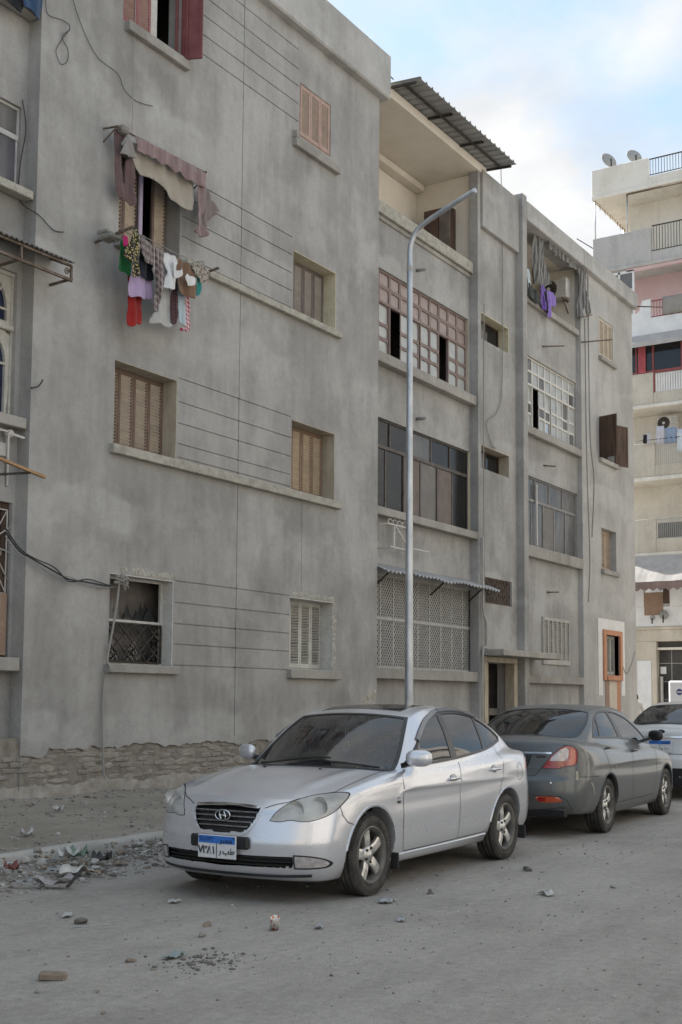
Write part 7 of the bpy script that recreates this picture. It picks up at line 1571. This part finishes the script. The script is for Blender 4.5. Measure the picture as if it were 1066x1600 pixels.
# ---------------------------------------------------------------- beyond the corner: person and white van
def person(x, y, z0, face, lab, shirt, legs):
    t = root('person', (x, y, z0), lab, 'person'); t.rotation_euler = (0, 0, face); WORG[t.name] = np.zeros(3)
    J = {'pel': (0, 0, .95, .13), 'sp': (0, 0, 1.15, .125), 'ch': (0, 0, 1.36, .15), 'nk': (0, 0, 1.50, .058), 'hd': (.01, 0, 1.60, .085), 'tp': (.01, 0, 1.70, .07)}
    for s, k in ((1, 'l'), (-1, 'r')):
        J.update({k+'sh': (0, s*.18, 1.42, .06), k+'el': (.02, s*.24, 1.14, .045), k+'wr': (.10, s*.22, .90, .032), k+'ha': (.13, s*.21, .80, .032), k+'hp': (0, s*.10, .88, .095), k+'kn': (.03, s*.11, .50, .062), k+'an': (-.02 if s > 0 else .02, s*.12, .09, .045), k+'to': (.14, s*.13, .035, .038)})
    E = [('pel', 'sp'), ('sp', 'ch'), ('ch', 'nk'), ('nk', 'hd'), ('hd', 'tp')]
    for k in 'lr': E += [('ch', k+'sh'), (k+'sh', k+'el'), (k+'el', k+'wr'), (k+'wr', k+'ha'), ('pel', k+'hp'), (k+'hp', k+'kn'), (k+'kn', k+'an'), (k+'an', k+'to')]
    keys = list(J); me = bpy.data.meshes.new('figure'); me.from_pydata([J[k][:3] for k in keys], [(keys.index(a), keys.index(b)) for a, b in E], []); tmp = bpy.data.objects.new('tmp', me); COL.objects.link(tmp); tmp.modifiers.new('s', 'SKIN')
    for i, k in enumerate(keys): me.skin_vertices[0].data[i].radius = (J[k][3], J[k][3])
    me.skin_vertices[0].data[0].use_root = True; sd = tmp.modifiers.new('d', 'SUBSURF'); sd.levels = 2; sd.render_levels = 2
    dg = bpy.context.evaluated_depsgraph_get(); m2 = bpy.data.meshes.new_from_object(tmp.evaluated_get(dg)); bpy.data.objects.remove(tmp)
    m2.materials.clear()
    for mt in (plain('skin', (.32, .19, .13), .6), shirt, legs, plain('shoe', (.03, .03, .03), .6)): m2.materials.append(mt)
    for p in m2.polygons:
        c = p.center; p.material_index = 3 if c.z < .10 else 2 if c.z < .98 and abs(c.y) < .19 else 1 if c.z < 1.49 and not (c.z < 1.0) and not (abs(c.y) > .21 and c.z < 1.15) else 0; p.use_smooth = True
    b = link('body', m2, t); WORG[b.name] = np.zeros(3)
    hr = MB(); hr.lathe([(.0, .115), (.05, .108), (.085, .07), (.098, .01), (.094, -.03), (.07, -.05)], (-.012, 0, 1.645), 'z', 18); hr.build('hair', plain('black_hair', (.012, .011, .010), .5), t)
    fc = MB(); fc.lathe([(0, .03), (.012, 0), (0, -.03)], (.098, 0, 1.60), 'z', 8)
    for s in (1, -1): fc.lathe([(0, -.012), (.011, 0), (0, .012)], (.088, s*.032, 1.625), 'z', 8); fc.lathe([(0, -.03), (.016, 0), (0, .03)], (.0, s*.092, 1.61), 'z', 8)
    fc.build('face', plain('face_skin', (.22, .12, .085), .6), t); return t
person(36.6, 12.62, .02, RAD(200), 'person with black hair and a pale shirt half hidden behind the end wall', cloth_mat('pale_shirt', (.50, .47, .44)), cloth_mat('wine_trousers', (.16, .03, .035)))
vn = root('parked_van', (41.5, 11.4, 0), 'white boxy van body with a dark blue round mark, behind the white saloon', 'van'); vp = plain('van_white', (.58, .59, .62), .4)
MB().bbox(40.0, 43.4, 10.7, 12.66, .45, 2.24, .06).build('body', vp, vn); MB().bbox(39.985, 39.998, 10.78, 12.58, .55, 2.16, .004).build('rear_door', plain('van_panel', (.50, .51, .54), .4), vn)
mb = MB(); mb.lathe([(0, -.006), (.10, -.006), (.105, 0), (0, .001)], (39.982, 12.28, 1.86), 'x', 24); mb.build('round_mark', plain('dark_blue_mark', (.03, .04, .14), .4), vn); MB().box(39.972, 39.975, 12.20, 12.36, 1.845, 1.875).build('mark_bar', M['white_metal'], vn)
for (x, y) in ((40.7, 10.85), (40.7, 12.5), (42.7, 10.85), (42.7, 12.5)): mb = MB(); mb.lathe([(0, -.1), (.28, -.1), (.32, -.07), (.32, .07), (.28, .1), (0, .1)], (x, y, .32), 'y', 24); mb.build('wheel', M['tyre'], vn)
# ---------------------------------------------------------------- stones, rubble and litter
def rock_mesh(k, mt, sub=2, flat=1.0):
    bm = bmesh.new(); bmesh.ops.create_icosphere(bm, subdivisions=sub, radius=1.0); rr = random.Random(k); cuts = [(Vector((rr.gauss(0, 1), rr.gauss(0, 1), rr.gauss(0, 1))).normalized(), rr.uniform(.45, .8)) for _ in range(7)]
    sx, sy = rr.uniform(.75, 1.25), rr.uniform(.6, 1.0)
    for v in bm.verts:
        for n_, d in cuts:
            e = v.co.dot(n_) - d
            if e > 0: v.co -= n_*e
        v.co += v.co.normalized()*.08*mnoise.noise(v.co*2.5 + Vector((k, 0, 0))); v.co = Vector((v.co.x*sx, v.co.y*sy, v.co.z*.62*flat))
    me = bpy.data.meshes.new('stone'); bm.to_mesh(me); bm.free(); me.materials.append(mt); return me
def stone_mat(name, c, d): return grime(name, c, d, 14, .95, .5)
SM = [stone_mat('grey_stone', (.24, .23, .21), (.34, .325, .295)), stone_mat('pale_stone', (.36, .35, .33), (.48, .47, .45)), stone_mat('brown_stone', (.20, .165, .13), (.29, .245, .20)), stone_mat('dark_stone', (.11, .104, .095), (.18, .17, .155))]
RM = [[rock_mesh(10*i + j, SM[i]) for j in range(5)] for i in range(4)]
def gz(x, y): return road_z(x, y) if y < kerb_y(x) else pave_z(x, y) if y > kerb_y(x) + .17 else .15
def stone(x, y, r, kind, label, group=None, name='stone', dz=0, rr=random, cat='stone'):
    o = link(name, rr.choice(RM[kind]), None, (x, y, gz(x, y) + r*.32 + dz)); o.scale = (r, r*rr.uniform(.8, 1.1), r*rr.uniform(.8, 1.1)); o.rotation_euler = (rr.uniform(-.3, .3), rr.uniform(-.3, .3), rr.uniform(0, 6.28)); return tag(o, label, cat, group)
rs2 = random.Random(5)
# rubble heaped along the kerb in front of the silver saloon
for i in range(170):
    t = rs2.random(); t = t**.75; x = 6.5 + 3.2*t; w = .12 + .55*math.sin(math.pi*min(1, .15 + t*.8)); y = kerb_y(x) - .06 - w*rs2.random()**1.25; r = min(.062, .016 + rs2.expovariate(1/.013)); h = max(0, (.055 + .05*math.sin(t*3.1))*(1 - (kerb_y(x) - y)/.95))
    kd = rs2.choices((0, 1, 2, 3), (5, 3, 3, 1))[0]
    stone(x, y, r, kd, ('grey', 'pale', 'brown', 'dark')[kd] + ' lump of rubble in the heap along the kerb', 'rubble along the kerb', 'rubble_stone', h, rs2, 'stone')
def scrap(name, x, y, w, l, rz, mt, lab, cat='litter', group=None, curl=.25, dz=.0, th=.003):
    n, m_ = 7, 5; vs = []; ca, sa = math.cos(rz), math.sin(rz); ph = rs2.uniform(0, 6)
    for i in range(n):
        for j in range(m_):
            u, v = (i/(n-1) - .5)*l*(1 + .1*math.sin(j*2 + ph)), (j/(m_-1) - .5)*w*(1 + .18*math.sin(i*1.7 + ph)); h = curl*w*(.5 + .5*math.sin(i*1.3 + ph))*(abs(j/(m_-1) - .5)*1.6) + .012*math.sin(i*2.1 + j)
            vs.append((x + u*ca - v*sa, y + u*sa + v*ca, gz(x, y) + .012 + dz + max(0, h)))
    mb = MB(); mb.add(vs, [(i*m_+j, (i+1)*m_+j, (i+1)*m_+j+1, i*m_+j+1) for i in range(n-1) for j in range(m_-1)], 0, True); o = mb.build(name, mt, fix=False); md = o.modifiers.new('thickness', 'SOLIDIFY'); md.thickness = th; return tag(o, lab, cat, group)
pw = grime('scrap_white', (.40, .40, .385), (.54, .54, .52), 8, .8, .2); pg = grime('scrap_grey', (.27, .28, .29), (.38, .39, .40), 8, .8, .2); pb = plain('scrap_black', (.025, .025, .026), .5); pt = plain('scrap_teal', (.24, .30, .30), .6); pbr = grime('scrap_cardboard', (.30, .23, .16), (.40, .31, .22), 6, .9, .2); prd = plain('scrap_wine', (.17, .06, .055), .8)
scrap('plastic_bag', 7.72, 7.66, .18, .36, .25, grime('bag_white', (.48, .46, .42), (.62, .60, .55), 10, .6, .3), 'crumpled white bag lying at the edge of the rubble', curl=.5, dz=.04)
scrap('plastic_bag', 7.20, 7.35, .16, .30, 2.2, grime('bag_striped', (.28, .25, .27), (.45, .42, .42), 18, .7, .3), 'grey striped crumpled bag at the left end of the rubble', curl=.5, dz=.03)
tag(MB().bar((7.10, 7.10, .05), (7.36, 7.18, .17), .028, .010).build('board_strip', pb), 'dark slanted strip of board propped in the rubble', 'litter')
scrap('rag', 8.35, 7.92, .13, .17, .4, pb, 'black rag lying in the middle of the rubble', curl=.9, dz=.04); scrap('rag', 7.25, 7.90, .10, .15, 1.2, prd, 'wine red scrap beside the kerb', curl=.9, dz=.08); scrap('rag', 8.25, 8.12, .14, .2, .4, plain('scrap_green', (.14, .22, .16), .8), 'dull green scrap in the rubble', curl=.9, dz=.07)
scrap('cardboard', 8.05, 8.05, .13, .18, 1.4, pw, 'pale upright chunk of plasterboard in the rubble', curl=.9, dz=.09)
for i in range(14):
    t = rs2.random(); x = 6.5 + 2.9*t; y = kerb_y(x) - .15 - .7*rs2.random(); k = rs2.randrange(3)
    scrap('scrap', x, y, rs2.uniform(.03, .08), rs2.uniform(.10, .30), rs2.uniform(0, 3.1), (pw, pg, pbr)[k], ('white', 'grey', 'brown')[k] + ' sliver of waste lying on the rubble along the kerb', 'litter', 'slivers on the rubble', .3, .05*rs2.random() + .02)
# single pieces on the road
cup = root('paper_cup', (6.79, 4.86, gz(6.79, 4.86)), 'white paper cup with orange dots lying on the road before the silver saloon', 'paper cup'); WORG[cup.name] = np.zeros(3); cup.rotation_euler = (RAD(8), RAD(-14), .4)
b = MB(); b.lathe([(0, .005), (.034, .005), (.036, 0), (.046, .085), (.048, .087), (.044, .085), (.033, .01), (0, .01)], (0, 0, 0), 'z', 22); b.v = [(v[0]*(1 + .18*math.sin(v[2]*40)), v[1]*(.72 + .1*math.sin(v[2]*30 + 1)), v[2]) for v in b.v]
def dots():
    m, t, bb, o = new_mat('dotted_paper'); tcn = t.nodes.new('ShaderNodeTexCoord'); vo = t.nodes.new('ShaderNodeTexVoronoi'); vo.inputs['Scale'].default_value = 38; t.links.new(tcn.outputs['Object'], vo.inputs['Vector']); c = mixc(t, ramp(t, vo.outputs['Distance'], [(.36, 1), (.42, 0)]), (.68, .66, .63), (.55, .16, .06)); c = mixc(t, ramp(t, vo.outputs['Distance'], [(.16, 1), (.2, 0)]), c, (.22, .04, .05)); t.links.new(c, bb.inputs['Base Color']); bb.inputs['Roughness'].default_value = .5; return m
b.build('cup_body', dots(), cup, fix=False)
def brickbit(x, y, sx, sy, sz, rz, mt, lab, cat='brick'):
    b = MB(); b.bbox(-sx/2, sx/2, -sy/2, sy/2, 0, sz, .012); v = [(p[0] + .010*mnoise.noise(Vector((p[0]*25, p[1]*25, x))), p[1] + .010*mnoise.noise(Vector((p[0]*25, y, p[1]*25))), p[2]*(1 + .12*mnoise.noise(Vector((p[0]*20, p[1]*20, 4))))) for p in b.v]; me = bpy.data.meshes.new('brick_piece'); me.from_pydata(v, [], b.f); me.materials.append(mt); o = link('brick_piece', me, None, (x, y, gz(x, y) - .006)); o.rotation_euler = (0, .05, rz); return tag(o, lab, cat)
brickbit(4.91, 5.0, .15, .07, .048, -.95, SM[2], 'broken brown brick piece lying alone at the lower left of the road')
stone(6.23, 6.09, .055, 3, 'dark stone on the road left of the paper cup'); stone(6.64, 5.32, .04, 2, 'brown flat stone on the road before the front bumper'); stone(6.36, 5.13, .036, 0, 'small grey stone nearer the camera than the brown flat one'); stone(4.82, 4.59, .026, 0, 'small stone right of the broken brick piece'); stone(4.66, 4.86, .024, 0, 'small stone just below the broken brick piece'); stone(5.48, 4.95, .032, 2, 'small brown stone beside the loose dark crumbs'); stone(8.73, 4.72, .05, 3, 'dark flat stone near the rear of the front wheel'); stone(10.4, 4.62, .05, 3, 'dark lump before the rear wheel of the silver saloon'); stone(9.91, 3.63, .035, 0, 'lone grey stone on the open road at the right')
scrap('card', 7.26, 6.13, .07, .10, .3, pw, 'white card scrap in front of the bumper of the silver saloon', curl=.2); scrap('paper', 9.25, 3.94, .08, .15, 1.0, pw, 'white torn paper on the open road at the right', curl=.6); scrap('paper', 8.18, 4.80, .10, .19, .2, pg, 'flat grey paper on the road beside the front wheel', curl=.3); scrap('paper', 7.55, 4.31, .05, .13, .5, pg, 'thin pale scrap between the paper cup and the right side', curl=.3); scrap('plastic', 5.73, 4.83, .07, .16, .0, pt, 'pale teal plastic strip on the road', curl=.4); scrap('paper', 6.37, 6.36, .06, .12, .6, pw, 'pale slab scrap behind the dark stone', curl=.2); scrap('paper', 6.98, 4.62, .05, .10, .2, pg, 'grey bent scrap right of the paper cup', curl=.5)
scrap('paper', 10.59, 10.77, .09, .12, .5, pw, 'crumpled white paper on the dirt by the wall', curl=.9, dz=.01); scrap('plastic_bag', 8.83, 9.41, .10, .15, 1.0, pw, 'crumpled whitish bag on the dirt behind the kerb', curl=.9, dz=.01)
tag(MB().tube([(6.0, 5.95, .02), (6.25, 5.80, .022)], .005, 6).build('stick', pg), 'thin stick on the road left of the dark stone', 'stick')
# loose grit: too small and too many to count
def grit(n, region, rlo, rhi, mts, nm):
    b = MB(); base = bmesh.new(); bmesh.ops.create_icosphere(base, subdivisions=1, radius=1); bv = [v.co.copy() for v in base.verts]; base.verts.index_update(); bf = [[v.index for v in f.verts] for f in base.faces]; base.free()
    vs = []; fs = []; mi = []
    for i in range(n):
        x, y = region(); r = rlo*(rhi/rlo)**(rs2.random()**2.2); a = rs2.uniform(0, 6.28); ca, sa = math.cos(a), math.sin(a); sx, sy, sz = rs2.uniform(.7, 1.5), rs2.uniform(.7, 1.1), rs2.uniform(.4, .8); z = gz(x, y); o = len(vs)
        for v in bv: u, w = v.x*sx*r, v.y*sy*r; vs.append((x + u*ca - w*sa, y + u*sa + w*ca, z + v.z*sz*r + .2*r))
        fs += [tuple(o + q for q in f) for f in bf]; mi += [rs2.choices((0, 1, 2, 3), (6, 1.2, 2, 1.6))[0]]*len(bf)
    me = bpy.data.meshes.new(nm); me.from_pydata(vs, [], fs)
    for m_ in mts: me.materials.append(m_)
    me.polygons.foreach_set('material_index', mi); me.update(); tag(link(nm, me), kind='stuff')
def reg_road():
    while True:
        x = rs2.uniform(2.2, 15); y = rs2.uniform(.6, 8.3)
        d = mnoise.noise(Vector((x*.9, y*.9, 4)))*.5 + .5
        if y < kerb_y(x) - .02 and rs2.random() < d**2*.8 + .25*max(0, 1 - (kerb_y(x) - y)/1.2): return x, y
def reg_pave():
    while True:
        x = rs2.uniform(6.5, 17); y = rs2.uniform(8.6, 11.95)
        if rs2.random() < (mnoise.noise(Vector((x*.8, y*1.2, 9)))*.5 + .5)**1.6 + (.4 if y > 11.5 else 0): return x, y
def reg_heap():
    t = rs2.random(); x = 6.0 + 3.6*t; return x, kerb_y(x) - .04 - 1.0*rs2.random()**1.6
grit(2600, reg_road, .004, .016, SM, 'road_grit'); grit(2200, reg_pave, .006, .04, SM, 'pavement_grit'); grit(1300, reg_heap, .008, .035, SM, 'rubble_grit')
# dark crumbs scattered near the brick piece
def reg_crumb(): return 5.75 + rs2.gauss(0, .16), 4.62 + rs2.gauss(0, .12)
grit(160, reg_crumb, .005, .02, [SM[3], SM[0], SM[3], SM[3]], 'dark_crumbs')
